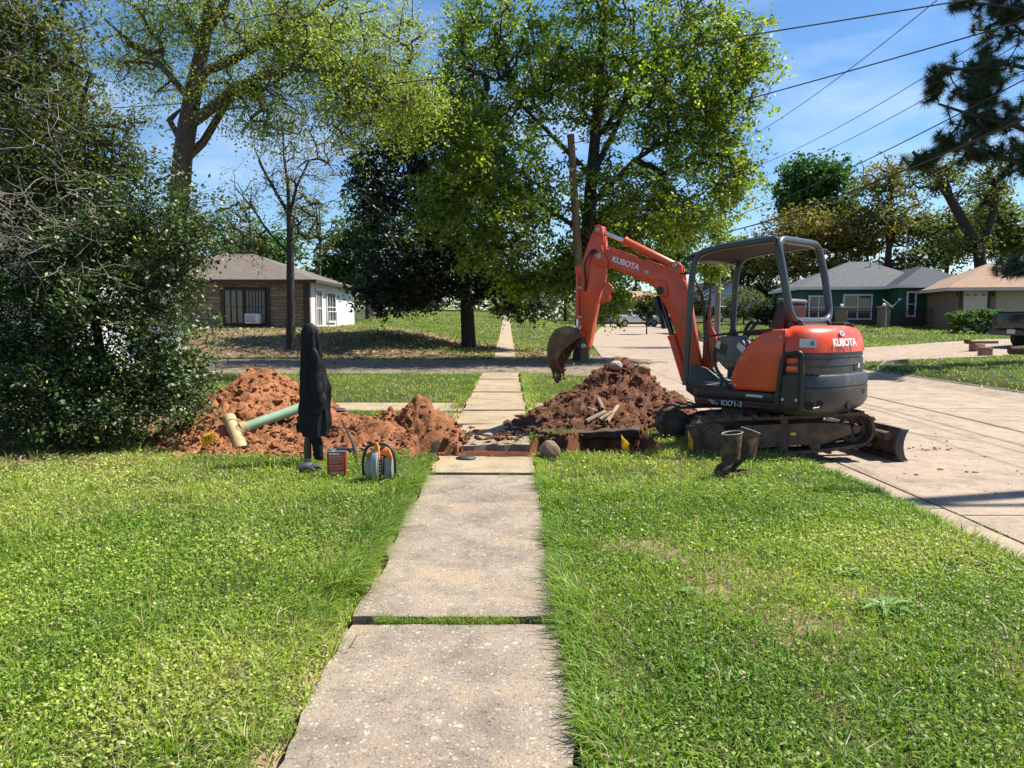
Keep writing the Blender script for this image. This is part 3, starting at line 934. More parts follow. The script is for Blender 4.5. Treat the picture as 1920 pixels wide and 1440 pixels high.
# ---- lettering and stickers on the tail
def tail_decal(name, body, a, z, size, material, lean=0., r=.835, yw=.71, k=.78, xb=-.40, out=.004, **kw):
    p = tail_pt(r, yw, a, k, xb); q1 = tail_pt(r, yw, a + .05, k, xb); q2 = tail_pt(r, yw, a - .05, k, xb)
    t = (q2 - q1).normalized()            # runs from the left side to the right side = reading direction
    n = Vector((-t.y, t.x, 0))
    if n.dot(p) < 0: n = -n
    up = Vector((0, 0, 1)) - n * lean
    pos = Vector((p.x, p.y, z)) + n * out
    return pos, t, up
pos, t, up = tail_decal("", "", .14, 1.265, .1, None, .22, out=.006)
text_obj("lettering", "KUBOTA", .115, m_white, hd, MHB @ frame_xf(pos, t, up), .004, .003, 0, 1.02)
pos, t, up = tail_decal("", "", .14, 1.362, .1, None, .5, out=-.030)
fx = frame_xf(pos, t, up)
def emblem(v, m_, nm):
    mb = MB(MHB @ fx); 
    for pl in v: mb.prism(pl, 0, .006, 'z')
    return mb.build(nm, m_, hd, smooth_=0)
emblem([[(.045 * math.cos(a), .030 * math.sin(a)) for a in np.linspace(0, 6.283, 17)[:-1]]], m_decal, "emblem")
mb = MB(MHB @ fx); mb.prism([(-.03, .012), (-.012, .018), (.004, 0), (.02, .018), (.034, .010), (.010, -.016), (-.012, -.016)], .006, .009, 'z'); mb.build("emblem_mark", m_bluem, hd, smooth_=0)
# sticker with pictograms, on the left corner of the hood
pos, t, up = tail_decal("", "", .70, 1.265, .1, None, .12, out=.000)
fx = frame_xf(pos, t, up)
MB(MHB @ fx).box((0, 0, 0), (.17, .09, .004)).build("pictogram_sticker", m_decal, hd, smooth_=0)
for i, (cx, w, h, mm) in enumerate(((-.055, .02, .05, m_silver), (-.025, .03, .03, m_silver), (.045, .05, .06, mat("teal_print", (.10, .22, .24), None, .6)), (.005, .008, .05, m_silver))):
    MB(MHB @ fx).prism([(cx - w / 2, -h / 2), (cx + w / 2, -h / 2), (cx + w * .2, h / 2), (cx - w * .35, h * .3)], .002, .0045, 'z').build("pictogram", mm, hd, smooth_=0)
pos, t, up = tail_decal("", "", -.08, .99, .1, None, 0, .83, .705, out=.003)
fx = frame_xf(pos, t, up)
MB(MHB @ fx).box((.045, .015, 0), (.05, .05, .004)).build("pale_sticker", m_decal, E, smooth_=0)
MB(MHB @ fx).box((-.04, -.01, 0), (.10, .05, .004)).build("grille_handle", m_blackp, E, bevel=.002)
# side decals on the skirt
fxs = lambda x, z, y=.703: frame_xf((x, y, z), (-1, 0, 0), (0, 0, 1))
text_obj("lettering", "KX71-3", .085, m_silver, skirt, MHB @ fxs(.22, .557, .702), .002, .002, 0, 1.0)
text_obj("lettering", "Super", .038, m_silver, skirt, MHB @ fxs(.475, .575, .702), .002, .0008, .15)
text_obj("lettering", "Series", .038, m_silver, skirt, MHB @ fxs(.44, .548, .702), .002, .0008, .15)
for x0, x1, z in ((.66, .52, .545), (.07, -.12, .548)):
    MB(MHB).box(((x0 + x1) / 2, .7025, z), (abs(x1 - x0), .004, .006)).build("decal_stripe", m_redline, skirt, smooth_=0)
MB(MHB).box((-.06, .7035, .668), (.20, .004, .026)).build("pale_sticker", m_decal, skirt, smooth_=0)

MB(MH).prism([(.45, -.30), (.45, .22), (.78, .05), (.80, -.18)], .48, .56, 'z').prism([(.45, -.30), (.45, .22), (.78, .05), (.80, -.18)], .66, .73, 'z').build("swing_nose", m_char, E, bevel=.012)
# ---- operator's place
sb = MB(MH)
sb.prism([(-.28, 1.22), (.12, 1.16), (.14, 1.26), (-.18, 1.31), (-.33, 1.70), (-.41, 1.72), (-.47, 1.68), (-.40, 1.32)], -.24, .24, 'y')
seat = sb.build("seat", m_seat, E, bevel=.04, seg=3, smooth_=60)
MB(MH).box((-.39, 0, 1.725), (.18, .42, .05), Matrix.Rotation(-.1, 3, 'Y')).build("headrest_top", m_roofg, seat, bevel=.024, seg=3)
# left console, tilted box with joystick
cs = MB(MHB)
cs.prism([(.44, 1.32), (.50, 1.25), (.49, 1.05), (.36, .93), (.18, .97), (.06, 1.14), (.10, 1.22), (.20, 1.33)], .42, .62, 'y')
con = cs.build("control_console", m_console, E, bevel=.03, seg=3, smooth_=50)
MB(MHB).prism([(.45, 1.25), (.47, 1.14), (.36, 1.10), (.34, 1.22)], .622, .627, 'y').build("console_label", m_blackp, con, smooth_=0)
MB(MHB).prism([(.47, 1.27), (.49, 1.20), (.44, 1.17), (.42, 1.26)], .623, .628, 'y').build("console_sticker", m_decal, con, smooth_=0)
MB(MHB).prism([(.19, 1.26), (.22, 1.20), (.10, 1.10), (.07, 1.16)], .622, .628, 'y').build("console_sticker", m_decal, con, smooth_=0)
MB(MHB).tube([(.33, .52, 1.31), (.33, .52, 1.36), (.33, .52, 1.40)], [.075, .055, .03], 12).tube([(.33, .52, 1.38), (.34, .52, 1.50), (.36, .53, 1.60)], [.018, .022, .03], 10).build("joystick", m_blackp, con)
MB(MHB).tube(fillet([(.46, .60, 1.30), (.53, .60, 1.12), (.50, .60, .95), (.38, .60, .80), (.30, .60, .73)], .06), .020, 8).build("console_bar", m_blackp, con)
MB(MHB).tube([(.18, .50, 1.36), (.02, .48, 1.37), (-.22, .46, 1.36)], .035, 8).build("armrest", m_blackp, E)
MB(MHB).tube(fillet([(.62, .53, 1.32), (.2, .60, 1.37), (-.32, .58, 1.415)], .1), .013, 8).build("hand_rail", m_blackp, E)
# right console
MB(MHB).prism([(.42, 1.30), (.46, 1.10), (.30, .73), (-.1, .73), (-.1, 1.30)], -.66, -.40, 'y').build("control_console", m_console, E, bevel=.03, seg=3)
MB(MHB).tube([(.30, -.52, 1.30), (.31, -.52, 1.42), (.30, -.50, 1.52)], [.05, .02, .03], 10).build("joystick", m_blackp, E)
# travel levers with pedals
for y in (-.05, .08):
    MB(MHB).tube(fillet([(.52, y, .73), (.60, y, .98), (.50, y, 1.22), (.42, y, 1.38)], .12, 4), .014, 8).build("travel_lever", m_blackp, E)
MB(MHB).tube([(.43, -.05, 1.38), (.38, -.07, 1.46), (.33, -.08, 1.50)], .022, 8).tube([(.43, .08, 1.38), (.38, .08, 1.46), (.33, .08, 1.50)], .022, 8).build("lever_grips", m_blackp, E)
for y in (-.22, .0, .17, .30):
    MB(MHB).box((.58, y, .775), (.14, .085, .018), Matrix.Rotation(-.35, 3, 'Y')).box((.60, y, .74), (.03, .04, .05)).build("foot_pedal", m_console, E, bevel=.004)

# ---- canopy
cy = .50
for s in (1, -1):
    pth = fillet([(.70, cy * s * 1.02, .715), (.645, cy * s, 2.02), (.59, cy * s, 2.29), (.30, cy * s, 2.355), (-.43, cy * s, 2.40)], .17, 7)
    MB(MH).tube(pth, .040, 12).build("canopy_post", m_tubeg, E)
hoop = [(-.44, 0, 2.40), (-.44, cy, 2.40), (-.55, cy * 1.02, 1.93), (-.62, cy * .96, 1.50), (-.62, 0, 1.49), (-.62, -cy * .96, 1.50), (-.55, -cy * 1.02, 1.93), (-.44, -cy, 2.40), (-.44, 0, 2.40)]
hp = fillet(hoop, .17, 7)
MB(MH).tube(hp[:-1], .044, 12, closed=True).build("canopy_hoop", m_tubeg, E)
rf = MB(MH)
rr_ = []
for x, z in ((.72, 2.265), (.60, 2.31), (.30, 2.385), (-.1, 2.41), (-.36, 2.420), (-.445, 2.418)):
    yw = cy + .02
    rr_.append([(x, yw, z - .02), (x, yw, z), (x, yw * .5, z + .012), (x, 0, z + .015), (x, -yw * .5, z + .012), (x, -yw, z), (x, -yw, z - .02), (x, 0, z - .012)])
rf.loft(rr_).build("canopy_roof", m_roofg, E, smooth_=30)
ln = MB(MH)
ln.loft([[(x, .47, z), (x, 0, z + .01), (x, -.47, z), (x, -.47, z - .012), (x, 0, z - .004), (x, .47, z - .012)] for x, z in ((.66, 2.238), (.55, 2.275), (.28, 2.345), (-.1, 2.37), (-.40, 2.378))]).build("roof_shade_sheet", m_dark, E, smooth_=30)  # black sheet added so the canopy underside stays dark despite ground bounce
MB(MH).box((.68, 0, 2.250), (.10, 1.06, .05), Matrix.Rotation(.3, 3, 'Y')).build("front_visor", m_blackp, E, bevel=.012)
for s in (1, -1):
    MB(MH).prism([(-.72, 1.42), (-.52, 1.42), (-.54, 1.50), (-.585, 1.52), (-.655, 1.52), (-.69, 1.50)], s * .34 - .02, s * .34 + .02, 'y').build("canopy_bracket", m_tubeg, E, bevel=.006)
MB(MH).box((-.64, 0, 1.44), (.06, .62, .05)).build("canopy_crossbar", m_roofg, E, bevel=.008)
MB(MH).box((-.74, -.42, 1.455), (.22, .16, .05)).cyl((-.92, -.34, 1.42), (-.92, -.34, 1.465), .045, 14).build("fuel_cap", m_blackp, E, bevel=.012)
MB(MH).box((.33, .541, 2.375), (.03, .004, .025)).build("pale_sticker", m_decal, E, smooth_=0)

# ---- boom swing bracket, boom, arm, bucket
BD = R(154.5)
B0 = Matrix.Rotation(HF, 4, 'Z') @ Vector((.90, -.10, 0))
MBm = Matrix.Translation((B0.x, B0.y, 0)) @ Matrix.Rotation(BD, 4, 'Z')
MB(MBm).prism([(-.30, .48), (-.30, .76), (-.12, .90), (.06, .95), (.16, .86), (.14, .60), (.0, .50)], -.14, -.09, 'y').prism([(-.30, .48), (-.30, .76), (-.12, .90), (.06, .95), (.16, .86), (.14, .60), (.0, .50)], .09, .14, 'y').cyl((-.2, 0, .42), (-.2, 0, .82), .10, 18).build("swing_bracket", m_char, E, bevel=.012)
bp = [(-.08, .74), (.02, 1.15), (.08, 1.5), (.14, 1.86), (.21, 2.03), (.33, 2.13), (1.22, 2.455), (1.36, 2.45), (1.42, 2.39), (1.41, 2.30), (1.27, 2.235), (.64, 1.97), (.55, 1.88), (.37, 1.55), (.27, 1.25), (.14, .84), (.04, .70)]
boom = MB(MBm).prism(bp, -.095, .095, 'y').build("boom", m_red, E, bevel=.012, seg=2)
# welded edge flange lines and the pad at the knee
MB(MBm).prism([(.42, 1.99), (.56, 2.04), (.60, 1.97), (.55, 1.88), (.46, 1.80), (.40, 1.84)], -.125, .125, 'y').build("knee_bracket", m_red, boom, bevel=.012)
for ya, yb in ((.126, .150), (-.150, -.126)):
    MB(MBm).cyl((.50, ya, 1.89), (.50, yb, 1.89), .05, 16).build("knee_pin", m_blackp, boom, bevel=.006)
# ears for the arm cylinder
for s in (-1, 1):
    MB(MBm).prism([(.20, 2.02), (.24, 2.20), (.30, 2.26), (.38, 2.26), (.44, 2.18), (.52, 2.17)], s * .062 - .016, s * .062 + .016, 'y').build("cylinder_ear", m_red, boom, bevel=.008)
MB(MBm).cyl((.33, -.10, 2.21), (.33, .10, 2.21), .028, 12).build("pivot_pin", m_silver, boom, bevel=.004)
# lettering reads from boom foot... on the camera side the tip is on the left
tdir = Vector((-(1.22 - .33), 0, -(2.455 - 2.13))).normalized()
text_obj("lettering", "KUBOTA", .098, m_white, boom, MBm @ frame_xf((.98, .0965, 2.255), tdir, Vector((-.34, 0, 1))), .002, .003, 0, 1.0)
MB(MBm @ frame_xf((.69, .0975, 2.135), tdir, Vector((-.34, 0, 1)))).prism([(.035 * math.cos(a), .020 * math.sin(a)) for a in np.linspace(0, 6.283, 15)[:-1]], 0, .003, 'z').build("boom_emblem", m_silver, boom, smooth_=0)
# boom cylinder
MB(MBm).cyl((.17, 0, .72), (.36, 0, 1.30), .062, 18).cyl((.35, 0, 1.27), (.365, 0, 1.315), .07, 18).build("boom_cylinder", m_red, E, bevel=.004)
MB(MBm).cyl((.355, 0, 1.28), (.535, 0, 1.83), .034, 14).build("boom_cylinder_rod", mat("dark_rod", (.06, .06, .065), (.05, .05, .055), .2, .9), E)
MB(MBm).prism([(.45, 1.40), (.49, 1.39), (.60, 1.80), (.56, 1.83)], -.07, .07, 'y').build("cylinder_cover", m_blackp, E, bevel=.01)
# arm cylinder on top
MB(MBm).cyl((.36, 0, 2.215), (1.02, 0, 2.555), .056, 18).cyl((1.0, 0, 2.545), (1.03, 0, 2.56), .064, 18).build("arm_cylinder", m_redbar, E, bevel=.004)
MB(MBm).cyl((1.0, 0, 2.545), (1.36, 0, 2.70), .027, 14).build("arm_cylinder_rod", m_chrome, E)
# arm
ap = [(1.325, 2.765), (1.41, 2.775), (1.46, 2.68), (1.545, 2.48), (1.60, 2.29), (1.63, 2.0), (1.625, 1.6), (1.60, 1.14), (1.555, 1.10), (1.50, 1.12), (1.47, 1.24), (1.41, 1.60), (1.36, 1.85), (1.30, 1.98), (1.27, 2.25), (1.265, 2.45), (1.30, 2.62)]
arm = MB(MBm).prism(ap, -.075, .075, 'y').build("arm", m_red, E, bevel=.012)
for s in (-1, 1):
    MB(MBm).prism([(1.21, 2.26), (1.31, 2.50), (1.40, 2.46), (1.43, 2.34), (1.37, 2.22), (1.27, 2.20)], s * .105 - .014, s * .105 + .014, 'y').build("boom_fork", m_red, boom, bevel=.008)
    MB(MBm).prism([(1.29, 2.62), (1.32, 2.76), (1.37, 2.785), (1.42, 2.77), (1.42, 2.66)], s * .082 - .010, s * .082 + .010, 'y').build("arm_ear", m_red, arm, bevel=.006)
    MB(MBm).prism([(1.27, 2.02), (1.21, 1.97), (1.205, 1.90), (1.235, 1.86), (1.22, 1.80), (1.24, 1.755), (1.30, 1.75), (1.36, 1.72)], s * .05 - .012, s * .05 + .012, 'y').build("hook_plate", m_red, arm, bevel=.006)
MB(MBm).cyl((1.37, -.10, 2.72), (1.37, .10, 2.72), .03, 12).build("pivot_pin", m_silver, arm, bevel=.004)
MB(MBm).cyl((1.345, -.13, 2.36), (1.345, .13, 2.36), .035, 14).build("pivot_pin", m_silver, arm, bevel=.004)
# bucket cylinder along the front of the arm
MB(MBm).cyl((1.665, 0, 2.18), (1.675, 0, 1.52), .045, 16).build("bucket_cylinder", m_red, E, bevel=.004)
MB(MBm).cyl((1.675, 0, 1.55), (1.69, 0, 1.36), .024, 12).build("bucket_cylinder_rod", m_chrome, E)
for s in (-1, 1):
    MB(MBm).prism([(1.60, 2.26), (1.70, 2.24), (1.71, 2.16), (1.60, 2.08)], s * .06 - .012, s * .06 + .012, 'y').build("cylinder_ear", m_red, arm, bevel=.006)
    MB(MBm).prism([(1.52, 1.30), (1.56, 1.34), (1.72, 1.40), (1.74, 1.35), (1.70, 1.32), (1.57, 1.26)], s * .095 - .012, s * .095 + .012, 'y').build("bucket_link", m_red, arm, bevel=.006)
    MB(MBm).prism([(1.68, 1.40), (1.74, 1.41), (1.80, 1.22), (1.76, 1.17), (1.72, 1.20)], s * .06 - .012, s * .06 + .012, 'y').build("bucket_link", m_char, arm, bevel=.006)
MB(MBm).cyl((1.555, -.13, 1.155), (1.555, .13, 1.155), .032, 12).build("pivot_pin", m_silver, arm, bevel=.004)
MB(MBm).cyl((1.70, -.11, 1.37), (1.70, .11, 1.37), .026, 12).build("pivot_pin", m_silver, arm, bevel=.004)
# hoses
for y, o in ((.085, 0), (.07, .02), (.09, -.02)):
    MB(MBm).tube(fillet([(1.30, y, 2.43 + o), (1.45, y + .05, 2.44 + o), (1.55, y + .06, 2.25), (1.53, y + .03, 2.05), (1.55, y, 1.9)], .12), .011, 8).build("hydraulic_hose", m_hose, E)
for i, y in enumerate((-.06, -.02, .03, .07)):
    MB(MBm).tube(fillet([(.26, y, 2.10), (.13, y, 2.12), (.0 - .02 * i, y, 1.80), (-.06, y, 1.35), (-.12, y, .95)], .22, 6), .013, 8).build("hydraulic_hose", m_hose, E)
for y in (-.045, .05):
    MB(MBm).tube([(.42, y, 2.178), (.9, y, 2.355), (1.25, y, 2.483)], .010, 8).build("hydraulic_pipe", m_red, boom)
MB(MBm).tube([(.97, .03, 2.47), (.80, .05, 2.33), (.6, .05, 2.28), (.45, .03, 2.23)], .010, 8).build("hydraulic_hose", m_hose, E)
MB(MBm).tube([(1.66, .06, 2.1), (1.655, .085, 1.9), (1.64, .085, 1.5)], .010, 8).build("hydraulic_pipe", m_red, arm)
for z in (1.95, 1.55, 1.42):
    MB(MBm).box((1.625, .08, z), (.06, .03, .03)).build("pipe_clamp", m_silver, arm, bevel=.004)
# boom back cover plate, catching the sun behind the front post
MB(MBm).prism([(-.14, .86), (-.24, 1.0), (-.20, 1.30), (-.10, 1.52), (-.04, 1.48), (-.02, .90)], -.13, -.02, 'y').build("boom_guard", m_red, boom, bevel=.02)
MB(MBm).tube([(-.10, -.08, 1.50), (-.09, -.08, 1.62)], .02, 8).build("hose_union", m_red, boom)
# bucket
MBk = MBm @ Matrix.Translation((1.555, 0, 1.155)) @ Matrix.Scale(.90, 4) @ Matrix.Translation((-1.555, 0, -1.155))
bo = [(1.57, 1.30), (1.66, 1.40), (1.82, 1.455), (1.97, 1.41), (2.07, 1.28), (2.11, 1.12), (2.10, .96), (2.05, .82)]
bi = [(2.02, .835), (2.06, .97), (2.07, 1.11), (2.035, 1.25), (1.95, 1.365), (1.82, 1.41), (1.68, 1.36), (1.60, 1.27)]
bk = MB(MBk).prism(bo + bi, -.235, .235, 'y').build("bucket", m_bkt, E, bevel=.004)
for s in (-1, 1):
    MB(MBk).prism(bo + [(1.98, .87), (1.86, 1.08), (1.70, 1.20)], s * .235 - .01, s * .235 + .01, 'y').build("bucket_side", m_bkt, bk, bevel=.004)
    MB(MBk).prism([(1.50, 1.12), (1.57, 1.08), (1.72, 1.20), (1.80, 1.43), (1.66, 1.42), (1.55, 1.25)], s * .10 - .015, s * .10 + .015, 'y').build("bucket_ear", m_char, bk, bevel=.006)
for i in range(4):
    y = -.20 + i * .133
    MB(MBk).prism([(2.06, .86), (2.02, .82), (1.985, .66), (2.005, .655), (2.055, .80), (2.075, .86)], y - .028, y + .028, 'y').build("bucket_tooth", m_bkt, bk, bevel=.006)
# mud stuck in the bucket
rngb = np.random.default_rng(3)
cc_, rr2 = [], []
for i in range(60):
    t = rngb.random(); y = rngb.uniform(-.20, .20)
    x = 1.94 + .10 * t + rngb.normal(0, .03); z = 1.32 - .50 * t + rngb.normal(0, .03)
    p = MBk @ Vector((x, y, z)); cc_.append(p[:]); rr2.append(rngb.uniform(.03, .075))
for i in range(26):
    y = -.20 + (i % 4) * .133 + rngb.normal(0, .01)
    p = MBk @ Vector((2.0 + rngb.normal(0, .012), y, .84 - .24 * rngb.random())); cc_.append(p[:]); rr2.append(rngb.uniform(.018, .04))
V_, T_ = lumps(np.array(cc_), np.array(rr2), 1, .5, 1.0, rngb)
m_wet = mat("wet_clay", (.17, .065, .035), (.10, .04, .022), .85, scale=14, bump_s=.6, bump_scale=50)
link("stuck_mud", np_mesh("stuck_mud", V_, None, T_, m_wet, None, True), bk, kind="stuff")
# ------------------------------------------------------------------ dug soil
def soil_mat(name, a, b, c):
    m, nt, bs, out = new_mat(name)
    geo = nt.nodes.new("ShaderNodeNewGeometry")
    n = noise_node(nt, 5., 8, .65, vec=geo.outputs['Position'])
    n2 = noise_node(nt, 40., 5, .7, vec=geo.outputs['Position'])
    col = ramp(nt, n.outputs['Fac'], [(.33, a), (.47, b), (.70, c)])
    col = mixc(nt, 1., col, ramp(nt, n2.outputs['Fac'], [(.3, .6), (.7, 1.3)]), 'MULTIPLY')
    nt.links.new(col, bs.inputs['Base Color'])
    bs.inputs['Roughness'].default_value = .95; bs.inputs['Specular IOR Level'].default_value = .2
    bump(nt, bs, n2.outputs['Fac'], .9, .02)
    return m
m_soilL = soil_mat("orange_clay", (.115, .048, .023), (.30, .122, .052), (.42, .190, .088))
m_soilR = soil_mat("dark_red_clay", (.070, .032, .019), (.125, .055, .030), (.20, .095, .053))

def heap(name, x0, x1, y0, y1, step, material, label, seed, only=None):
    xs, ys = np.arange(x0, x1, step), np.arange(y0, y1, step)
    X, Y = np.meshgrid(xs, ys, indexing='ij')
    S = spoil(X, Y)
    rid = lambda f, s_: 1 - 2 * np.abs(fbm(X * f, Y * f, 2, s_) - .5) * 2
    seed_n = 120 if x1 < 0 else seed
    rough = (fbm(X * 3.5, Y * 3.5, 4, seed_n) - .5) * .20 + (rid(7, seed_n + 4) - .5) * .085 + (rid(17, seed_n + 9) - .5) * .045 + RNG.normal(0, .008, X.shape)
    h = S + rough * smooth(.0, .22, S)
    Z = terrain(X, Y) - trench(X, Y) * .0 + h - .035
    # drop the sheet under the lawn where there is no soil, and let it slump into the cut
    Z = np.where(S <= 0, terrain(X, Y) - .16, Z)
    Z = Z - trench(X, Y) * (1 - smooth(.05, .25, S)) - np.where(trench(X, Y) > .05, .05, 0)
    n0, n1 = X.shape
    idx = np.arange(n0 * n1).reshape(n0, n1)
    q = np.stack([idx[:-1, :-1], idx[1:, :-1], idx[1:, 1:], idx[:-1, 1:]], -1).reshape(-1, 4)
    Sf = np.maximum.reduce([S[:-1, :-1], S[1:, :-1], S[1:, 1:], S[:-1, 1:]]).reshape(-1)
    q = q[Sf > 0]
    root = empty(name, (0, 0, 0), label=label, cat="soil heap")
    link("soil", np_mesh("soil", np.stack([X, Y, Z], -1).reshape(-1, 3), q, None, material, None, True), root)
    rg = np.random.default_rng(seed)
    P, Rr = [], []
    tries = rg.random((int(480 * (x1 - x0) * (y1 - y0)), 2)) * [x1 - x0, y1 - y0] + [x0, y0]
    s = spoil(tries[:, 0], tries[:, 1])
    keep = (s > .01) | ((spoil(tries[:, 0] + .25, tries[:, 1]) > .0) & (rg.random(len(tries)) < .22)) | ((spoil(tries[:, 0], tries[:, 1] + .3) > .02) & (rg.random(len(tries)) < .22))
    tries, s = tries[keep], s[keep]
    rad = .006 + .044 * rg.random(len(s)) ** 6
    z = terrain(tries[:, 0], tries[:, 1]) + np.where(s > 0, s + ((fbm(tries[:, 0] * 3.5, tries[:, 1] * 3.5, 4, seed) - .5) * .20) * smooth(0, .22, s) - .03, 0) + rad * .3
    z = z - trench(tries[:, 0], tries[:, 1]) * (1 - smooth(.05, .25, s))
    big = rad > .035
    C = np.stack([tries[:, 0], tries[:, 1], z], -1)
    v1, t1 = lumps(C[~big], rad[~big], 1, .85, .75, rg)
    v2, t2 = lumps(C[big], rad[big], 1, .8, .75, rg)
    link("clods", np_mesh("clods", np.concatenate([v1, v2]), None, np.concatenate([t1, t2 + len(v1)]), material, None, False), root, kind="stuff")
    return root
m_soilM = soil_mat("brown_clay", (.095, .040, .020), (.24, .098, .044), (.36, .155, .072))
heap("soil_heap", -5.2, -2.105, 7.6, 12.0, .030, m_soilL, "tall orange clay heap behind the black jacket and green pipe", 120)
heap("soil_heap", -2.105, -.30, 7.6, 12.0, .030, m_soilM, "low ridge of brown clay clods between the jacket and the sidewalk", 124)
heap("soil_heap", -.1, 3.1, 9.4, 13.2, .030, m_soilR, "dark red clay heap under the excavator bucket", 150)

def zsurf(x, y):
    return float(terrain(x, y) + max(spoil(x, y) - .03, 0) - trench(x, y))
# rubble lying in the cut across the sidewalk
rg = np.random.default_rng(33)
n = 520
x = rg.uniform(-.95, 1.65, n); y = np.interp(x, [-1, .3, 1.7], [8.55, 8.5, 9.0]) + rg.normal(0, .2, n)
y = np.clip(y, 8.15, 9.75)
r = .02 + .07 * rg.random(n) ** 2.5
z = np.array([float(terrain(a, b) - trench(a, b)) for a, b in zip(x, y)]) + r * .5 + np.where((x < .2), .30 * np.exp(-((y - 8.62) / .26) ** 2), 0)
V_, T_ = lumps(np.stack([x, y, z], -1), r, 1, .85, .8, rg)
link("trench_rubble", np_mesh("trench_rubble", V_, None, T_, m_soilR), kind="stuff", label="loose red clay clods lying in the trench across the sidewalk")
# clay film trodden on the far slab
n = 260
x = rg.uniform(-.8, .5, n); y = 9.1 + np.abs(rg.normal(0, .45, n)); r = .006 + .03 * rg.random(n) ** 3
V_, T_ = lumps(np.stack([x, y, terrain(x, y) + .015 + r * .3], -1), r, 1, .5, .7, rg)
link("spilt_clods", np_mesh("spilt_clods", V_, None, T_, m_soilR), kind="stuff", label="small clay crumbs spilt on the slab beyond the trench")
# red smears on the road
n = 160
x = np.concatenate([rg.normal(5.0, .25, 60), rg.uniform(3.2, 6, 100)]); y = np.concatenate([rg.normal(9.2, .06, 60), rg.uniform(6.5, 10.5, 100)])
r = .004 + .022 * rg.random(n) ** 3
V_, T_ = lumps(np.stack([x, y, terrain(x, y) + r * .2], -1), r, 1, .5, .5, rg)
link("road_clods", np_mesh("road_clods", V_, None, T_, m_soilL), kind="stuff", label="crumbs of red clay dropped on the street")

# old timber edge in the cut wall
m_wood = mat("rotten_wood", (.10, .068, .045), (.045, .030, .022), .95, scale=5, mapscale=(1, 8, 8), bump_s=.6, dirt=(.12, .055, .03), dirt_amt=.7, dirt_scale=8)
mb = MB()
for i, t in enumerate(np.linspace(0, 1, 9)):
    pass
rings = []
for t in np.linspace(0, 1, 16):
    p = Vector((.36 + 1.30 * t, 9.90 + .06 * t, -.055 + .05 * t + .006 * math.sin(t * 23)))
    w = .060 + .008 * math.sin(t * 9) + .006 * math.sin(t * 41)
    rings.append([p + Vector((0, -w, -w)), p + Vector((0, -w * 1.2, w * .6)), p + Vector((0, w, w)), p + Vector((0, w, -w))])
MB().loft(rings).build("buried_timber", m_wood, bevel=.01, label="dark rotten timber showing in the far wall of the trench", cat="timber")
# upright clay pipe stub at the left end of the slab
rings = []
for t in np.linspace(0, 1, 5):
    p = Vector((-.94 + .05 * t, 8.72 + .12 * t, -.26 + .30 * t)); w = .09
    rings.append([p + Vector((-w * .5, 0, -w * .3)), p + Vector((w * .5, 0, w * .2)), p + Vector((w * .5, w * .5, w * .3)), p + Vector((-w * .5, w * .5, 0))])
MB().loft(rings).build("broken_board", m_wood, bevel=.01, label="broken dark board leaning at the left end of the trench", cat="board")

# pieces of clay pipe on the right heap
m_clayp = mat("old_pipe_shard", (.30, .21, .13), (.20, .13, .08), .85, scale=6, bump_s=.3, dirt=(.14, .06, .035), dirt_amt=.4, dirt_scale=9)
shards = [((1100, 793), (1135, 775), .033, "longest broken pipe piece lying lowest on the dark heap"),
          ((1122, 752), (1130, 770), .032, "short upright broken pipe piece highest on the dark heap"),
          ((1138, 794), (1158, 764), .030, "slanting broken pipe piece rightmost on the dark heap"),
          ((1103, 768), (1120, 776), .028, "stubby broken pipe piece leftmost on the dark heap"),
          ((1124, 790), (1146, 776), .026, "broken pipe piece lying between two longer ones on the dark heap")]
for (a, b_, rad, lab) in shards:
    def on_heap(p):
        best = None
        for d in np.arange(9.8, 12.2, .02):
            q = pix(p[0], p[1], d)
            if q.z <= zsurf(q.x, q.y) + .03:
                return q + Vector((0, 0, .02))
        return pix(p[0], p[1], 10.8)
    p, q = on_heap(a), on_heap(b_)
    ax = (q - p).normalized(); u = ax.orthogonal().normalized(); w = ax.cross(u)
    mb = MB()
    N = 14
    rings = []
    for rr_, tt in ((rad, 0), (rad * 1.02, .5), (rad * .97, 1), (rad * .72, 1), (rad * .7, 0)):
        rings.append([p.lerp(q, tt + random.uniform(-.05, .05) * (tt != .5)) + (u * math.cos(k * 2 * math.pi / N) + w * math.sin(k * 2 * math.pi / N)) * rr_ for k in range(N)])
    rings.append(rings[0])
    mb.loft(rings, cap=False)
    mb.build("pipe_shard", m_clayp, group="broken pipe pieces on the dark heap", label=lab, cat="pipe piece")

def rock(px, py, d, r, material, name, label, sub=3, sq=.8, seed=1, cat="rock", z=None, st=(1, 1, 1)):
    rgk = np.random.default_rng(seed)
    V, F = ico(sub)
    c = pix(px, py, d)
    nz = .25 * (fbm(V[:, 0] * 2 + 5 + seed, V[:, 1] * 2 + V[:, 2] * 1.7 + 5, 4, seed) - .5) * 2
    P = V * (1 + nz[:, None]) * r * np.array(st); P[:, 2] *= sq
    o = link(name, np_mesh(name, P, None, F, material, None, True), None, (c.x, c.y, c.z if z is None else z), label=label, cat=cat)
    return o
m_rock = mat("pale_rock", (.42, .38, .33), (.25, .20, .16), .85, scale=9, bump_s=.4)
m_rock2 = mat("ochre_rock", (.34, .21, .11), (.24, .14, .08), .9, scale=9, bump_s=.4)
def heap_hit(px, py, lift=.0):
    for d in np.arange(8.2, 12.6, .02):
        q = pix(px, py, d)
        if q.z <= zsurf(q.x, q.y) + lift: return d
    return 11.2
rock(1155, 686, heap_hit(1155, 690), .10, m_rock, "rock", "pale angular rock on top of the dark heap", seed=4, sq=.75)
rock(1208, 693, heap_hit(1208, 697), .085, m_rock2, "rock", "tan rock near the right top of the dark heap", seed=6)
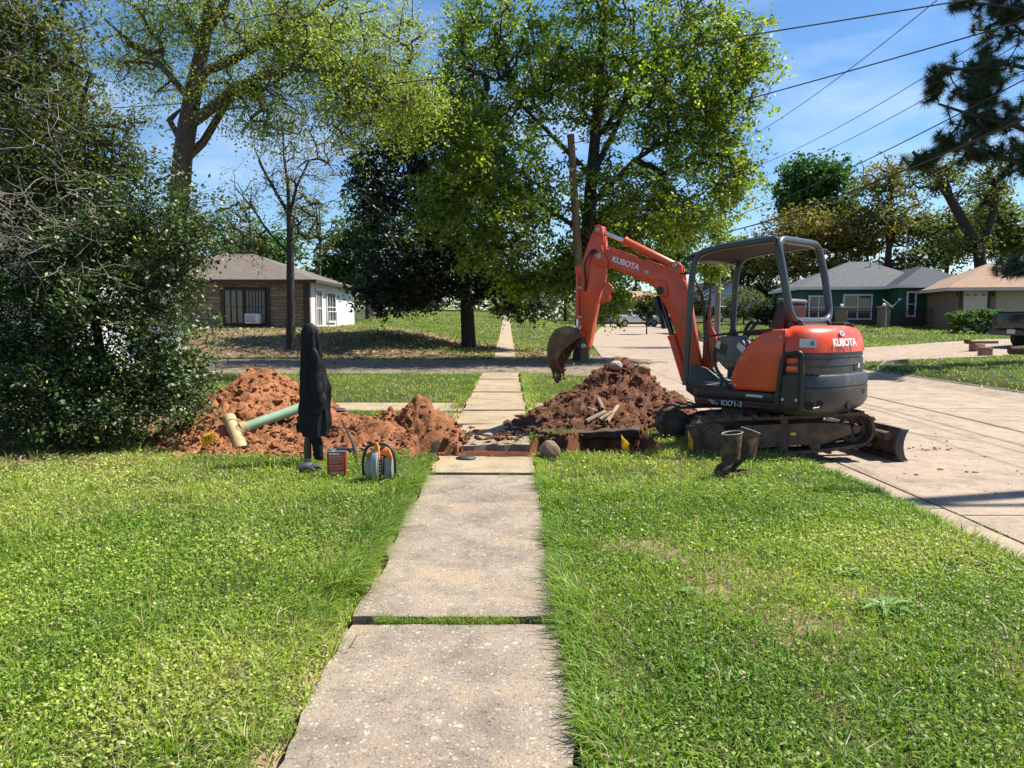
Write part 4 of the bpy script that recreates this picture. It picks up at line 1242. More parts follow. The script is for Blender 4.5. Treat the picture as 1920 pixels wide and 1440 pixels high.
m_ballr = mat("muddy_stone", (.26, .19, .13), (.14, .085, .055), .95, scale=5, bump_s=.7, bump_scale=18)
b0 = pix(1030, 873, 7.85)
rock(1030, 858, 7.9, .112, m_ballr, "boulder", "round mud-caked boulder at the right edge of the sidewalk before the trench", seed=8, sq=.97, z=.09)
rock(914, 818, 9.45, .045, m_rock, "rock", "small white rock on the muddy slab across the trench", seed=9, sq=.55, z=.03, st=(1.4, .8, 1))
rock(894, 826, 9.2, .03, m_soilR, "rock", "reddish clod standing on the muddy slab across the trench", seed=10, z=.04)
m_black = mat("black_scrap", (.022, .024, .03), (.04, .04, .045), .6, scale=12)
o = rock(873, 868, 7.8, .07, m_black, "scrap", "small black scrap lying on the sidewalk in front of the trench", seed=12, sq=.35, z=.035, st=(1.5, .8, 1), cat="scrap")
o = rock(632, 769, heap_hit(632, 772), .10, m_black, "scrap", "black plastic scrap on the low soil ridge right of the jacket", seed=14, sq=.3, st=(1.3, .8, 1), cat="scrap")
gl = MB()
gl.tube([(-.10, .0, .03), (-.05, .0, .045), (.02, .01, .05), (.05, .01, .045)], [.035, .048, .052, .040], 10)
for i_, a_ in enumerate((-.5, -.15, .2, .55)):
    gl.tube([(.03, -.03 + .025 * i_, .045), (.09, -.045 + .033 * i_, .055), (.13 - .01 * i_, -.06 + .045 * i_, .03)], [.018, .017, .012], 8)
gl.tube([(-.03, -.03, .045), (.02, -.085, .05), (.05, -.10, .03)], [.02, .018, .012], 8)
gl.build("work_glove", m_black, loc=(-1.95, 7.25, 0), smooth_=70, label="black work glove on the grass under the jacket", cat="glove").rotation_euler = (0, 0, .4)

# ------------------------------------------------------------------ green drain pipe with tee
m_pvc = mat("green_drain_pipe", (.28, .42, .27), (.20, .34, .22), .45, scale=4, dirt=(.36, .27, .12), dirt_amt=.35, dirt_scale=4)
m_tee = mat("muddy_cream_tee", (.46, .36, .19), (.40, .27, .12), .6, scale=5, dirt=(.42, .26, .12), dirt_amt=.5, dirt_scale=5)
pe = empty("drain_pipe", (-3.05, 8.55, .1), label="green plastic drain pipe with muddy cream tee lying on the orange heap", cat="pipe")
inv = Matrix.Translation((3.05, -8.55, -.1))
P0 = pix(446, 806, 8.62); P1 = pix(566, 764, 9.0); P2 = P1 + (P1 - P0) * .22
def ring_tube(p, q, r0, r1, n=20, mi=None, closed_start=False):
    ax = (q - p).normalized(); u = ax.orthogonal().normalized(); w = ax.cross(u)
    def rg_(c, r): return [c + (u * math.cos(k * 2 * math.pi / n) + w * math.sin(k * 2 * math.pi / n)) * r for k in range(n)]
    return [rg_(p, r0), rg_(q, r0), rg_(q, r1), rg_(p, r1), rg_(p, r0)]
mb = MB(inv); mb.loft(ring_tube(P0, P2, .058, .051), cap=False); mb.build("pipe", m_pvc, pe)
T0, T1 = pix(430, 786, 8.78), pix(454, 846, 8.36)
mb = MB(inv); mb.loft(ring_tube(T0, T1, .066, .056), cap=False)
ax = (T1 - T0)
for t0, t1 in ((-.02, .16), (.72, 1.0)):
    mb.loft(ring_tube(T0 + ax * t0, T0 + ax * t1, .078, .058), cap=False)
mb.build("tee", m_tee, pe, smooth_=40)
mb = MB(inv); bd = (P1 - P0).normalized(); Tm = T0.lerp(T1, .45)
mb.loft(ring_tube(Tm + bd * .03, P0 + bd * .10, .068, .05), cap=False); mb.loft(ring_tube(P0 + bd * .03, P0 + bd * .10, .075, .05), cap=False)
mb.build("branch_socket", m_tee, pe, smooth_=40)

# ------------------------------------------------------------------ marker flags
m_flag, nt, bs, out_ = new_mat("yellow_flag_plastic")
bs.inputs['Base Color'].default_value = (.80, .56, .03, 1); bs.inputs['Roughness'].default_value = .45
tr_ = nt.nodes.new("ShaderNodeBsdfTranslucent"); tr_.inputs[0].default_value = (.95, .66, .03, 1)
mx_ = nt.nodes.new("ShaderNodeMixShader"); mx_.inputs[0].default_value = .55
nt.links.new(bs.outputs[0], mx_.inputs[1]); nt.links.new(tr_.outputs[0], mx_.inputs[2]); nt.links.new(mx_.outputs[0], out_.inputs[0])
m_wire = mat("flag_wire", (.25, .25, .25), (.2, .2, .2), .4, .8)
def flag(x, y, h, lean, w, hh, label, droop, rz):
    root = empty("marker_flag", (x, y, 0), rz, label, "flag", "yellow utility marker flags")
    MB().tube([(0, 0, -.05), (lean * .4, 0, h * .5), (lean, 0, h)], .0035, 6).build("wire", m_wire, root)
    n0 = 7
    vs = []
    for i in range(n0):
        t = i / (n0 - 1)
        for j in range(5):
            u = j / 4
            xx = lean * (h - hh * u) / h + w * t
            vs.append((xx, .02 * math.sin(t * 5 + u), h - hh * u * (1 - t * droop[0]) - droop[1] * t))
    fs = [(i * 5 + j, (i + 1) * 5 + j, (i + 1) * 5 + j + 1, i * 5 + j + 1) for i in range(n0 - 1) for j in range(4)]
    mb = MB(); mb.add(vs, fs); o = mb.build("flag", m_flag, root)
    sol = o.modifiers.new("thick", 'SOLIDIFY'); sol.thickness = .0025
    return root
flag(1.18, 8.10, .24, -.02, .085, .16, "curled yellow marker flag at the trench edge beside the dark heap", (.1, .10), .3)
flag(1.90, 8.15, .27, -.01, .045, .17, "narrow yellow marker flag in front of the excavator's left track", (.2, .10), .5)
fl = flag(-3.22, 8.22, .26, .01, -.14, .13, "square yellow marker flag beside the muddy tee of the green pipe", (.0, .05), -.15)
mb = MB(); mb.box((-.045, -.030, .185), (.012, .002, .04)).box((-.075, -.032, .17), (.012, .002, .04)).box((-.06, -.031, .19), (.03, .002, .010)); mb.build("print", m_blackp, fl, smooth_=0)

# ------------------------------------------------------------------ black jacket on a stake
m_cloth = mat("black_jacket_cloth", (.006, .006, .007), (.011, .011, .013), .6, spec=.22, scale=40, bump_s=.25, bump_scale=250)
m_stake = mat("weathered_stake", (.16, .10, .06), (.09, .06, .04), .85, scale=6, mapscale=(6, 6, 1), bump_s=.3)
sx, sy = -2.05, 7.62
st = empty("wooden_stake", (sx, sy, 0), label="weathered wooden stake holding up the black jacket", cat="stake")
MB().tube([(0, 0, -.05), (.0, 0, .20), (.015, 0, .34), (.04, .0, .9), (.05, 0, 1.36)], [.035, .040, .024, .024, .022], 8).build("shaft", m_stake, st)
jk = empty("jacket", (sx, sy, 0), label="black jacket hung over a wooden stake in front of the orange heap", cat="jacket")
rgj = np.random.default_rng(5)
rings = []
N = 72
zs = np.concatenate([np.linspace(1.42, 1.30, 7), np.linspace(1.27, .36, 34), np.linspace(.34, .31, 3)])
for z in zs:
    t = (1.42 - z) / 1.11
    wx = np.interp(t, [0, .03, .08, .2, .45, .68, .8, .93, 1.], [.03, .065, .088, .102, .130, .160, .160, .176, .172])
    wy = np.interp(t, [0, .03, .08, .3, .7, 1.], [.02, .045, .06, .075, .10, .115])
    cx = np.interp(t, [0, .1, .3, .6, 1.], [.045, .05, .058, .075, .062])
    ring = []
    for k in range(N):
        a = 2 * math.pi * k / N
        g = float(smooth(.0, .14, np.array(t)))
        crease = lambda n_, ph: 1 - 2 * abs(math.sin(n_ * a * .5 + ph)) ** .55
        f = 1 + g * (.11 * crease(9, 1.3 + 1.6 * math.sin(2.6 * t)) * (1 - .35 * t) + .07 * crease(5, .4 + 3.0 * t) + .035 * crease(16, 6 * t))
        f += (.045 * crease(3, 9 * t) + .03 * math.sin(31 * t + 4 * math.sin(2 * a + 1))) * float(smooth(.42, .62, np.array(t)))
        b_ = .045 * math.exp(-((t - .58) / .10) ** 2) * max(0, math.cos(a - .2)) ** 3 + .02 * math.exp(-((t - .86) / .06) ** 2) * max(0, math.cos(a + .3)) ** 2
        zz_ = z + (.035 * math.sin(2 * a + .8) + .015 * math.sin(5 * a)) * float(smooth(.80, 1., np.array(t)))
        ring.append((cx + (wx * f + b_) * math.cos(a), wy * f * math.sin(a), zz_))
    rings.append(ring)
inner = [[(.06 + (p[0] - .06) * .93, p[1] * .93, p[2] + .02) for p in rings[-1]], [(.06 + (p[0] - .06) * .80, p[1] * .80, p[2] + .25) for p in rings[-1]]]
MB().loft(rings + inner).build("body", m_cloth, jk, smooth_=80)
# the other arm, folded down along the right flank
rings = []
for t in np.linspace(0, 1, 22):
    c = Vector((.085 + .055 * math.sin(t * 2.2) + .02 * math.sin(t * 9), -.075 - .02 * t, 1.16 - .62 * t)); w = .030 + .034 * math.sin(min(1, t * 1.5) * 1.4)
    ring = []
    for k in range(24):
        a = 2 * math.pi * k / 24
        f = 1 + .12 * math.sin(2 * a + 16 * t) + .09 * math.sin(34 * t + 2 * math.sin(a))
        ring.append(c + Vector((w * f * math.cos(a), w * .75 * f * math.sin(a), .02 * math.cos(a))))
    rings.append(ring)
MB().loft(rings).build("arm", m_cloth, jk, smooth_=80)
# sleeve hanging out below the hem
rings = []
for t in np.linspace(0, 1, 14):
    c = Vector((.075 + .05 * t, -.03, .42 - .36 * t)); w = .062 - .016 * t
    ring = []
    for k in range(28):
        a = 2 * math.pi * k / 28
        f = 1 + .10 * math.sin(3 * a + 12 * t) + .07 * math.sin(24 * t + 2 * math.sin(a))
        ring.append(c + Vector((w * f * math.cos(a), w * .8 * f * math.sin(a), 0)))
    rings.append(ring)
MB().loft(rings).build("sleeve", m_cloth, jk, smooth_=80)

# ------------------------------------------------------------------ red solvent can
m_can = mat("red_can_paint", (.42, .018, .022), (.36, .015, .02), .3, scale=4, coat=.3)
m_tin = mat("bare_tin", (.55, .55, .55), (.42, .42, .42), .3, .9, scale=5)
m_print = mat("can_print", (.55, .30, .30), (.45, .22, .22), .5, scale=20)
cn = empty("metal_can", (-1.62, 7.02, .0), R(8), "red rectangular metal can on the grass beside the jacket", "can")
MB().box((0, 0, .125), (.172, .105, .235)).build("body", m_can, cn, bevel=.012, seg=3)
MB().box((0, 0, .2455), (.178, .111, .010)).box((0, 0, .006), (.178, .111, .012)).build("rim", m_tin, cn, bevel=.003)
MB().cyl((-.045, 0, .25), (-.045, 0, .277), .022, 16).build("cap", m_tin, cn, bevel=.003)
MB().tube([(-.005, -.01, .268), (.03, -.01, .272), (.085, .01, .264), (.13, .0, .258)], [.014, .017, .012, .008], 8).tube([(.07, .01, .263), (.14, .03, .262)], .006, 6).build("spout_tool", m_black, cn)
for i, (w, z, h, x) in enumerate([(.09, .226, .014, -.02), (.125, .200, .012, -.005), (.12, .184, .006, -.005), (.13, .172, .005, 0), (.12, .160, .005, -.005), (.13, .148, .005, 0), (.10, .136, .005, -.015), (.13, .115, .010, 0), (.12, .100, .005, 0), (.13, .089, .005, 0), (.11, .078, .005, -.01), (.125, .052, .018, 0), (.06, .036, .006, .03)]):
    MB().box((x, -.0535, z), (w, .002, h)).build("print_line", m_print if i else m_white, cn, smooth_=0)
MB().box((.083, -.0535, .125), (.004, .002, .2)).build("label_edge", m_redline, cn, smooth_=0)

# ------------------------------------------------------------------ cut-off saw standing on the grass
m_orsaw = mat("saw_orange_plastic", (.78, .22, .03), (.68, .17, .03), .4, scale=5, dirt=(.3, .22, .15), dirt_amt=.25)
m_whsaw = mat("saw_grey_plastic", (.33, .33, .30), (.20, .20, .18), .5, scale=5, dirt=(.28, .24, .18), dirt_amt=.4)
sw = empty("cut_off_saw", (-1.19, 6.82, 0), R(-6), "orange and grey cut-off saw with black loop handle standing on the grass", "power saw")
MB().cyl((-.022, .02, .165), (-.010, .02, .165), .155, 40).build("cutting_disc", mat("disc_dark", (.10, .10, .09), (.06, .06, .055), .6, .4), sw)
ar = [(.0 + .0, 0)]
gpts = [(-.165 * math.sin(a), .165 + .168 * math.cos(a)) for a in np.linspace(-1.2, 2.3, 18)]
mb = MB()
rings = []
for (yy_, zz_) in gpts:
    n_ = Vector((0, yy_ - .0, zz_ - .165)).normalized()
    c = Vector((0, .02 + yy_, zz_))
    rings.append([c + Vector((-.045, 0, 0)), c + n_ * .012 + Vector((-.03, 0, 0)), c + n_ * .012 + Vector((.012, 0, 0)), c + Vector((.02, 0, 0)), c - n_ * .05 + Vector((-.035, 0, 0))])
mb.loft(rings).build("disc_guard", m_whsaw, sw, smooth_=40)
def rbox(c, s, bev, nm, m_, rot=None):
    mb = MB(); mb.box(c, s, rot); return mb.build(nm, m_, sw, bevel=bev, seg=4, smooth_=60)
rbox((-.075, .03, .125), (.10, .20, .20), .045, "starter_cover", m_whsaw)
rbox((.082, .03, .13), (.085, .20, .22), .04, "engine_block", m_whsaw)
rbox((.03, .02, .16), (.05, .22, .17), .012, "belt_housing", mat("saw_dark_red", (.11, .035, .025), (.08, .03, .02), .5))
for z in (.10, .13, .16, .19, .22): MB().cyl((.03, -.085, z), (.03, -.096, z), .007, 8).build("cover_screw", m_silver, sw)
MB().prism([(-.028, .22), (.030, .22), (.020, .335), (.008, .375), (-.008, .375), (-.020, .335)], -.105, -.065, 'y').build("rear_handle", m_orsaw, sw, bevel=.012, seg=3)
MB().cyl((0, -.085, .37), (0, -.085, .395), .012, 10).build("handle_cap", m_blackp, sw, bevel=.003)
MB().prism([(.035, .30), (.085, .31), (.125, .23), (.12, .19), (.09, .235), (.035, .25)], -.06, .08, 'y').build("top_cover", m_orsaw, sw, bevel=.015, seg=3)
MB().prism([(-.035, .28), (-.095, .27), (-.12, .21), (-.085, .235)], -.04, .08, 'y').build("top_cover", m_orsaw, sw, bevel=.012, seg=3)
MB().tube(fillet([(-.135, -.05, .05), (-.142, -.05, .20), (-.10, -.04, .335), (.02, -.02, .352), (.115, -.04, .325), (.155, -.05, .22), (.155, -.05, .045), (.07, -.05, .025)], .07, 6), .0125, 10).build("loop_handle", m_blackp, sw)
MB().box((.0, -.02, .012), (.18, .12, .02)).build("foot_plate", m_whsaw, sw, bevel=.006)
MB().prism([(.0, .03), (.015, .03), (.022, .24), (.008, .26)], -.115, -.10, 'y').build("belt_guard", m_whsaw, sw, bevel=.004)

# ------------------------------------------------------------------ digging bar
bar0, bar1 = pix(672, 853, 8.05), pix(641, 788, 8.75)
MB().tube([bar0 + Vector((0, 0, -.05)), bar0.lerp(bar1, .3), bar0.lerp(bar1, .34), bar0.lerp(bar1, .7), bar1], [.020, .018, .012, .013, .013], 8).build("digging_bar", m_black, label="thin black digging bar stuck slanting in the soil by the saw", cat="bar")

# ------------------------------------------------------------------ rubber boots
m_boot = mat("muddy_rubber_boot", (.045, .030, .019), (.085, .054, .033), .75, scale=9, spec=.2, dirt=(.22, .13, .075), dirt_amt=.7, dirt_scale=9, bump_s=.3, bump_scale=40)
m_lip = mat("boot_rim_cloth", (.40, .36, .30), (.30, .26, .21), .8, scale=20)
def boot(loc, rz, bend, label, squeeze):
    root = empty("rubber_boot", loc, rz, label, "boot", "pair of muddy rubber boots on the grass")
    N = 28
    def sec(c, rx, ry, tilt=0, dent=0.):
        out = []
        for k in range(N):
            a = 2 * math.pi * k / N
            f = 1 - dent * max(0, math.cos(a - 1.0)) ** 4
            x, y = rx * math.cos(a) * f, ry * math.sin(a) * f
            out.append(Vector((c[0] + x * math.cos(tilt), c[1] + y, c[2] - x * math.sin(tilt))))
        return out
    rings = []
    # foot runs along +x, shaft upwards from the heel
    for s in [((.175, 0, .045), .016, .024, 1.4), ((.165, 0, .055), .046, .046, 1.4), ((.14, 0, .068), .066, .060, 1.3), ((.10, 0, .085), .082, .066, 1.05), ((.06, 0, .105), .092, .066, .72), ((.03, 0, .14), .092, .064, .38), ((.010, 0, .18), .086, .066, .14),
              ((.004 + bend[0] * .2, bend[1] * .2, .235), .084, .072, 0), ((bend[0] * .5, bend[1] * .5, .30), .089, .078, 0), ((bend[0] * .8, bend[1] * .8, .36), .095, .084 * squeeze, bend[2] * .6), ((bend[0], bend[1], .405), .100, .090 * squeeze, bend[2])]:
        rings.append(sec(*s, .10 if s[0][2] > .3 else 0))
    inner = [[p.lerp(Vector((bend[0], bend[1], .405)), .08) for p in rings[-1]], [Vector((p.x * .85, p.y * .85, .16)) for p in rings[-2]]]
    MB().loft(rings + inner).build("upper", m_boot, root, smooth_=70)
    MB().tube(rings[-1], .0045, 6, closed=True).build("top_rim", m_lip, root)
    pl = [(-.085, -.03), (-.065, -.058), (.0, -.056), (.07, -.060), (.13, -.062), (.17, -.045), (.19, 0), (.17, .045), (.13, .060), (.07, .056), (0, .054), (-.065, .056), (-.085, .03)]
    MB().prism(pl, .0, .032, 'z').build("sole", m_boot, root, bevel=.006)
    MB().prism([(x, y) for x, y in pl if x < .03], -.012, .002, 'z').build("heel", m_boot, root, bevel=.003)
    return root
boot((2.02, 6.98, .012), R(205), (-.0, .0, .10), "front muddy rubber boot with toe pointing left", .9)
boot((2.17, 7.12, .012), R(195), (-.075, -.01, -.35), "rear muddy rubber boot with shaft sagging to the right", .75)
# ------------------------------------------------------------------ lawn
def lawn_ok(x, y):
    ok = ~any_paved(x, y)
    ok &= dirt_mask(x, y) < .5
    return ok

def blades(P, h, w, lean, heading, col, seg=2, rng=RNG):
    """curved grass blades; P base points (N,3)"""
    n = len(P)
    dx, dy = np.cos(heading), np.sin(heading)
    px_, py_ = -dy, dx
    tw = rng.uniform(-1.2, 1.2, n)
    wx, wy = np.cos(heading + np.pi / 2 + tw), np.sin(heading + np.pi / 2 + tw)
    W = np.stack([wx, wy, np.zeros(n)], -1) * (w / 2)[:, None]
    if seg == 2:
        M = P + np.stack([dx * lean * h * .35, dy * lean * h * .35, h * .60], -1)
        T = P + np.stack([dx * lean * h, dy * lean * h, h * np.clip(1 - .28 * lean, .25, 1)], -1)
        V = np.stack([P - W, P + W, M + W * .85, M - W * .85, T], 1).reshape(-1, 3)
        b = (np.arange(n) * 5)[:, None]
        q = b + np.array([[0, 1, 2, 3]]); t = b + np.array([[3, 2, 4]])
        C = np.repeat(col, 5, 0)
        return V, q, t, C
    T = P + np.stack([dx * lean * h, dy * lean * h, h * np.clip(1 - .28 * lean, .25, 1)], -1)
    V = np.stack([P - W, P + W, T], 1).reshape(-1, 3)
    t = (np.arange(n) * 3)[:, None] + np.array([[0, 1, 2]])
    return V, np.zeros((0, 4), int), t, np.repeat(col, 3, 0)

acc = {"V": [], "Q": [], "T": [], "C": [], "n": 0}
def push(V, q, t, C):
    acc["V"].append(V); acc["Q"].append(q + acc["n"]); acc["T"].append(t + acc["n"]); acc["C"].append(C); acc["n"] += len(V)

G1, G2, G3, G4 = np.array([.150, .265, .032]), np.array([.265, .385, .048]), np.array([.42, .49, .088]), np.array([.54, .46, .24])
def grass_col(x, y, rng, yell=0.):
    n = len(x)
    a = fbm(x * 1.1, y * 1.1, 3, 201); b = fbm(x * .55, y * .55, 3, 207)
    t = np.clip((a - .3) / .4 * .55 + (b - .35) * 1.0 + rng.normal(0, .22, n) + yell, 0, 1)[:, None]
    c = np.where(t < .5, G1 + (G2 - G1) * t * 2, G2 + (G3 - G2) * (t - .5) * 2)
    dry = (rng.random(n) < .07 + .16 * smooth(.45, .65, b))[:, None]
    c = np.where(dry, G4 * rng.uniform(.7, 1.1, (n, 1)), c)
    return c * rng.uniform(.75, 1.2, (n, 1))

def scatter(x0, x1, y0, y1, n, rng):
    x, y = rng.uniform(x0, x1, n), rng.uniform(y0, y1, n)
    # only what the lens can see, plus a margin for another viewpoint
    ok = (np.abs(x) < y * .80 + .9) & lawn_ok(x, y)
    return x[ok], y[ok]

rg = np.random.default_rng(77)
def bare(x, y):
    """thin spots in the lawn"""
    r = smooth(.62, .76, fbm(x * .9, y * .9, 3, 48)) * (x > .3) * (x < 3.2) * (y < 8) * .6
    e = smooth(-1.45, -.85, x) * (1 - smooth(-.78, -.7, x)) + (1 - smooth(.24, .62, x)) * smooth(.1, .2, x)
    s = e * smooth(.42, .60, fbm(x * 2.1, y * 1.1, 3, 45)) * .85
    hol = (1 - smooth(-5.0, -4.4, x)) * smooth(7.4, 7.8, y) * (1 - smooth(11.5, 12.2, y)) * .9
    n = smooth(.58, .74, fbm(x * 2.7, y * 2.7, 3, 52)) * .5
    p = 0 * x
    for cx_, cy_, r_ in ((1.42, 3.55, .26), (1.10, 4.05, .18), (1.85, 3.95, .16), (2.2, 3.0, .15)):
        p = np.maximum(p, .85 * np.exp(-(((x - cx_) / r_) ** 2 + ((y - cy_) / (r_ * 1.3)) ** 2)))
    return np.maximum.reduce([r, s, hol, n, p])
zones = [(-3.2, 3.3, 1.6, 4.2, 105000, .0066, .058), (-5.0, 3.3, 4.2, 6.6, 85000, .0085, .060), (-7.6, 3.3, 6.6, 9.4, 70000, .011, .066), (-11, 3.2, 9.4, 13, 40000, .012, .07)]
for (x0, x1, y0, y1, n, w, h) in zones:
    x, y = scatter(x0, x1, y0, y1, n, rg)
    k = rg.random(len(x)) > bare(x, y)
    x, y = x[k], y[k]; m = len(x)
    tall = .75 + .7 * fbm(x * 1.7, y * 1.7, 3, 215)
    hh = h * tall * rg.uniform(.45, 1.25, m)
    P = np.stack([x, y, terrain(x, y) - .01], -1)
    push(*blades(P, hh, w * rg.uniform(.6, 1.25, m), rg.uniform(.15, 1.3, m), rg.uniform(0, 6.283, m), grass_col(x, y, rg), 2 if y1 < 7 else 1, rg))
# tufts of longer blades along the walk, leaning over it, and along the gutter
def edge_tufts(xe, side, y0, y1, n, hmin, hmax, spread, lean_dir, wd=.007):
    y = rg.uniform(y0, y1, n)
    cl = fbm(y * 1.6, y * 0 + (3.3 if callable(xe) else xe), 3, 230)
    k = rg.random(n) < smooth(.30, .62, cl) + .08
    y = y[k]; m = len(y)
    x = xe(y) if callable(xe) else xe + 0 * y
    x = x + side * np.abs(rg.normal(0, spread, m))
    ok = (dirt_mask(x, y) < .5)
    x, y = x[ok], y[ok]; m = len(x)
    P = np.stack([x, y, terrain(x, y) - .01], -1)
    c = grass_col(x, y, rg, -.18)
    push(*blades(P, rg.uniform(hmin, hmax, m) * (.5 + .8 * fbm(y * 1.6, y * 0, 3, 231)), wd * rg.uniform(.6, 1.2, m), rg.uniform(.3, 1.5, m), lean_dir + rg.normal(0, 1.0, m), c, 2, rg))
edge_tufts(SW_L - .05, -1, 3.9, 8.0, 9000, .08, .20, .10, 0., .008)
edge_tufts(SW_L - .10, -1, 1.5, 3.9, 3500, .06, .14, .12, 0., .006)
edge_tufts(SW_R + .02, 1, 1.5, 8.0, 9500, .06, .15, .08, math.pi, .007)
edge_tufts(lambda v: road_l(v) - .02, -1, 3.2, 9, 5000, .06, .15, .10, 0., .008)
edge_tufts(SW_L - .06, -1, 10.5, 21, 2500, .06, .15, .1, 0., .012)
edge_tufts(SW_R + .04, 1, 11, 21, 2500, .06, .15, .1, math.pi, .012)
# taller ragged edge at the trench lip
x = rg.uniform(.3, 2.6, 2000); y = 8.02 + rg.normal(0, .09, 2000) + .22 * smooth(1.3, 1.8, x)
ok = lawn_ok(x, y); x, y = x[ok], y[ok]; m = len(x)
push(*blades(np.stack([x, y, terrain(x, y) - .01], -1), rg.uniform(.04, .13, m), .008 * rg.uniform(.6, 1.2, m), rg.uniform(.2, 1.2, m), rg.uniform(0, 6.283, m), grass_col(x, y, rg, .0), 2, rg))
# grass in the slab joint at 3.6 m and sprigs in other joints
for yj, n, a, b_ in ((3.60, 1500, -.62, .18), (7.08, 500, -.1, .22), (3.60, 500, -.66, -.52)):
    x = rg.uniform(a, b_, n); y = yj + rg.normal(0, .016, n)
    k = rg.random(n) < smooth(.25, .55, fbm(x * 5, x * 0 + yj, 3, 240)); x, y = x[k], y[k]; m = len(x)
    push(*blades(np.stack([x, y, terrain(x, y) - .02], -1), rg.uniform(.025, .065, m), .004 * rg.uniform(.6, 1.2, m), rg.uniform(.2, 1.3, m), rg.uniform(0, 6.283, m), grass_col(x, y, rg, -.2) * .9, 2, rg))
y = rg.uniform(2.5, 9, 900); x = road_l(y) + .397 + rg.normal(0, .008, 900); k = rg.random(900) < smooth(.40, .6, fbm(y * 1.3, y * 0 + 2, 3, 243)); x, y = x[k], y[k]; m = len(x)
push(*blades(np.stack([x, y, terrain(x, y) - .03], -1), rg.uniform(.03, .065, m), .007 * rg.uniform(.6, 1.2, m), rg.uniform(.2, 1.3, m), rg.uniform(0, 6.283, m), grass_col(x, y, rg, -.1) * .8, 2, rg))
# tufts here and there
for i in range(240):
    y0 = rg.uniform(1.8, 8.5); x0 = rg.uniform(-y0 * .72, min(3.1, y0 * .72))
    if not lawn_ok(np.array([x0]), np.array([y0]))[0]: continue
    m = rg.integers(8, 26)
    x, y = x0 + rg.normal(0, .035, m), y0 + rg.normal(0, .035, m)
    hd_ = np.arctan2(y - y0, x - x0) + rg.normal(0, .5, m)
    push(*blades(np.stack([x, y, terrain(x, y) - .01], -1), rg.uniform(.07, .17, m), (.0055 + .0005 * y0) * rg.uniform(.6, 1.2, m), rg.uniform(.3, 1.3, m), hd_, grass_col(x, y, rg, -.1), 2, rg))
# clover and broad small leaves lying flat: little rhombs
def flat_leaves(x, y, size, z, col, rng, tilt=.5, asp=.36):
    n = len(x)
    a = rng.uniform(0, 6.283, n)
    nrm = np.stack([rng.normal(0, tilt, n), rng.normal(0, tilt, n), np.ones(n)], -1); nrm /= np.linalg.norm(nrm, axis=1)[:, None]
    u = np.stack([np.cos(a), np.sin(a), np.zeros(n)], -1); u -= nrm * (u * nrm).sum(1)[:, None]; u /= np.linalg.norm(u, axis=1)[:, None]
    v = np.cross(nrm, u)
    c = np.stack([x, y, z], -1); s = size[:, None]
    V = np.stack([c - u * s * .5, c + v * s * asp, c + u * s * .5, c - v * s * asp], 1).reshape(-1, 3)
    q = (np.arange(n) * 4)[:, None] + np.array([[0, 1, 2, 3]])
    return V, q, np.zeros((0, 3), int), np.repeat(col, 4, 0)
for (x0, x1, y0, y1, n, s) in ((-3.2, 3.3, 1.6, 4.2, 95000, .0175), (-5, 3.3, 4.2, 6.6, 62000, .022), (-7.6, 3.2, 6.6, 9.4, 34000, .029)):
    x, y = scatter(x0, x1, y0, y1, n, rg)
    k = (rg.random(len(x)) > bare(x, y)) & (rg.random(len(x)) < .35 + .65 * smooth(.38, .58, fbm(x * 1.2, y * 1.2, 3, 251)))
    x, y = x[k], y[k]; m = len(x)
    yl = smooth(.50, .64, fbm(x * .9 + 3, y * .9, 3, 255))
    col = grass_col(x, y, rg, -.02 + .22 * yl) * (1 + .08 * yl[:, None])
    push(*flat_leaves(x, y, s * rg.uniform(.5, 1.3, m), terrain(x, y) + rg.uniform(.004, .055, m), col, rg))
# distance: coarser blades
for (x0, x1, y0, y1, n, w, h) in ((-16, 3.1, 13, 21, 42000, .022, .075), (-16, 4, 28, 50, 30000, .05, .09), (-14, 10, 50, 112, 26000, .12, .11), (10, 34, 14, 34, 42000, .035, .09), (11, 45, 32, 62, 30000, .07, .10)):
    x, y = scatter(x0, x1, y0, y1, n, rg)
    lit = (smooth(28.8, 29.4, y) * (1 - smooth(37, 43, y)) * (1 - smooth(-1.2, -.2, x)) * smooth(.40, .6, fbm(x * .35, y * .35, 3, 50) + .18 * (1 - smooth(-14, -8, x))))
    lit = np.maximum(lit, (smooth(28.6, 29, y) * (1 - smooth(33, 36, y)) * (x > -.2) * (x < 3.6)) * .9)
    k = rg.random(len(x)) > lit * .6
    x, y = x[k], y[k]; m = len(x)
    push(*blades(np.stack([x, y, terrain(x, y) - .01], -1), h * rg.uniform(.5, 1.3, m), w * rg.uniform(.6, 1.3, m), rg.uniform(.1, 1.0, m), rg.uniform(0, 6.283, m), grass_col(x, y, rg, .06), 1, rg))
m_grass = leaf_mat("grass_blades", (1, 1, 1), .5, .42, .4, (1.1, 1.15, .55))
gm = np_mesh("grass", np.concatenate(acc["V"]), np.concatenate(acc["Q"]), np.concatenate(acc["T"]), m_grass, np.concatenate(acc["C"]))
link("grass", gm, kind="stuff", label="weedy green lawn grass mixed with clover", cat="grass")
print("grass verts", acc["n"])

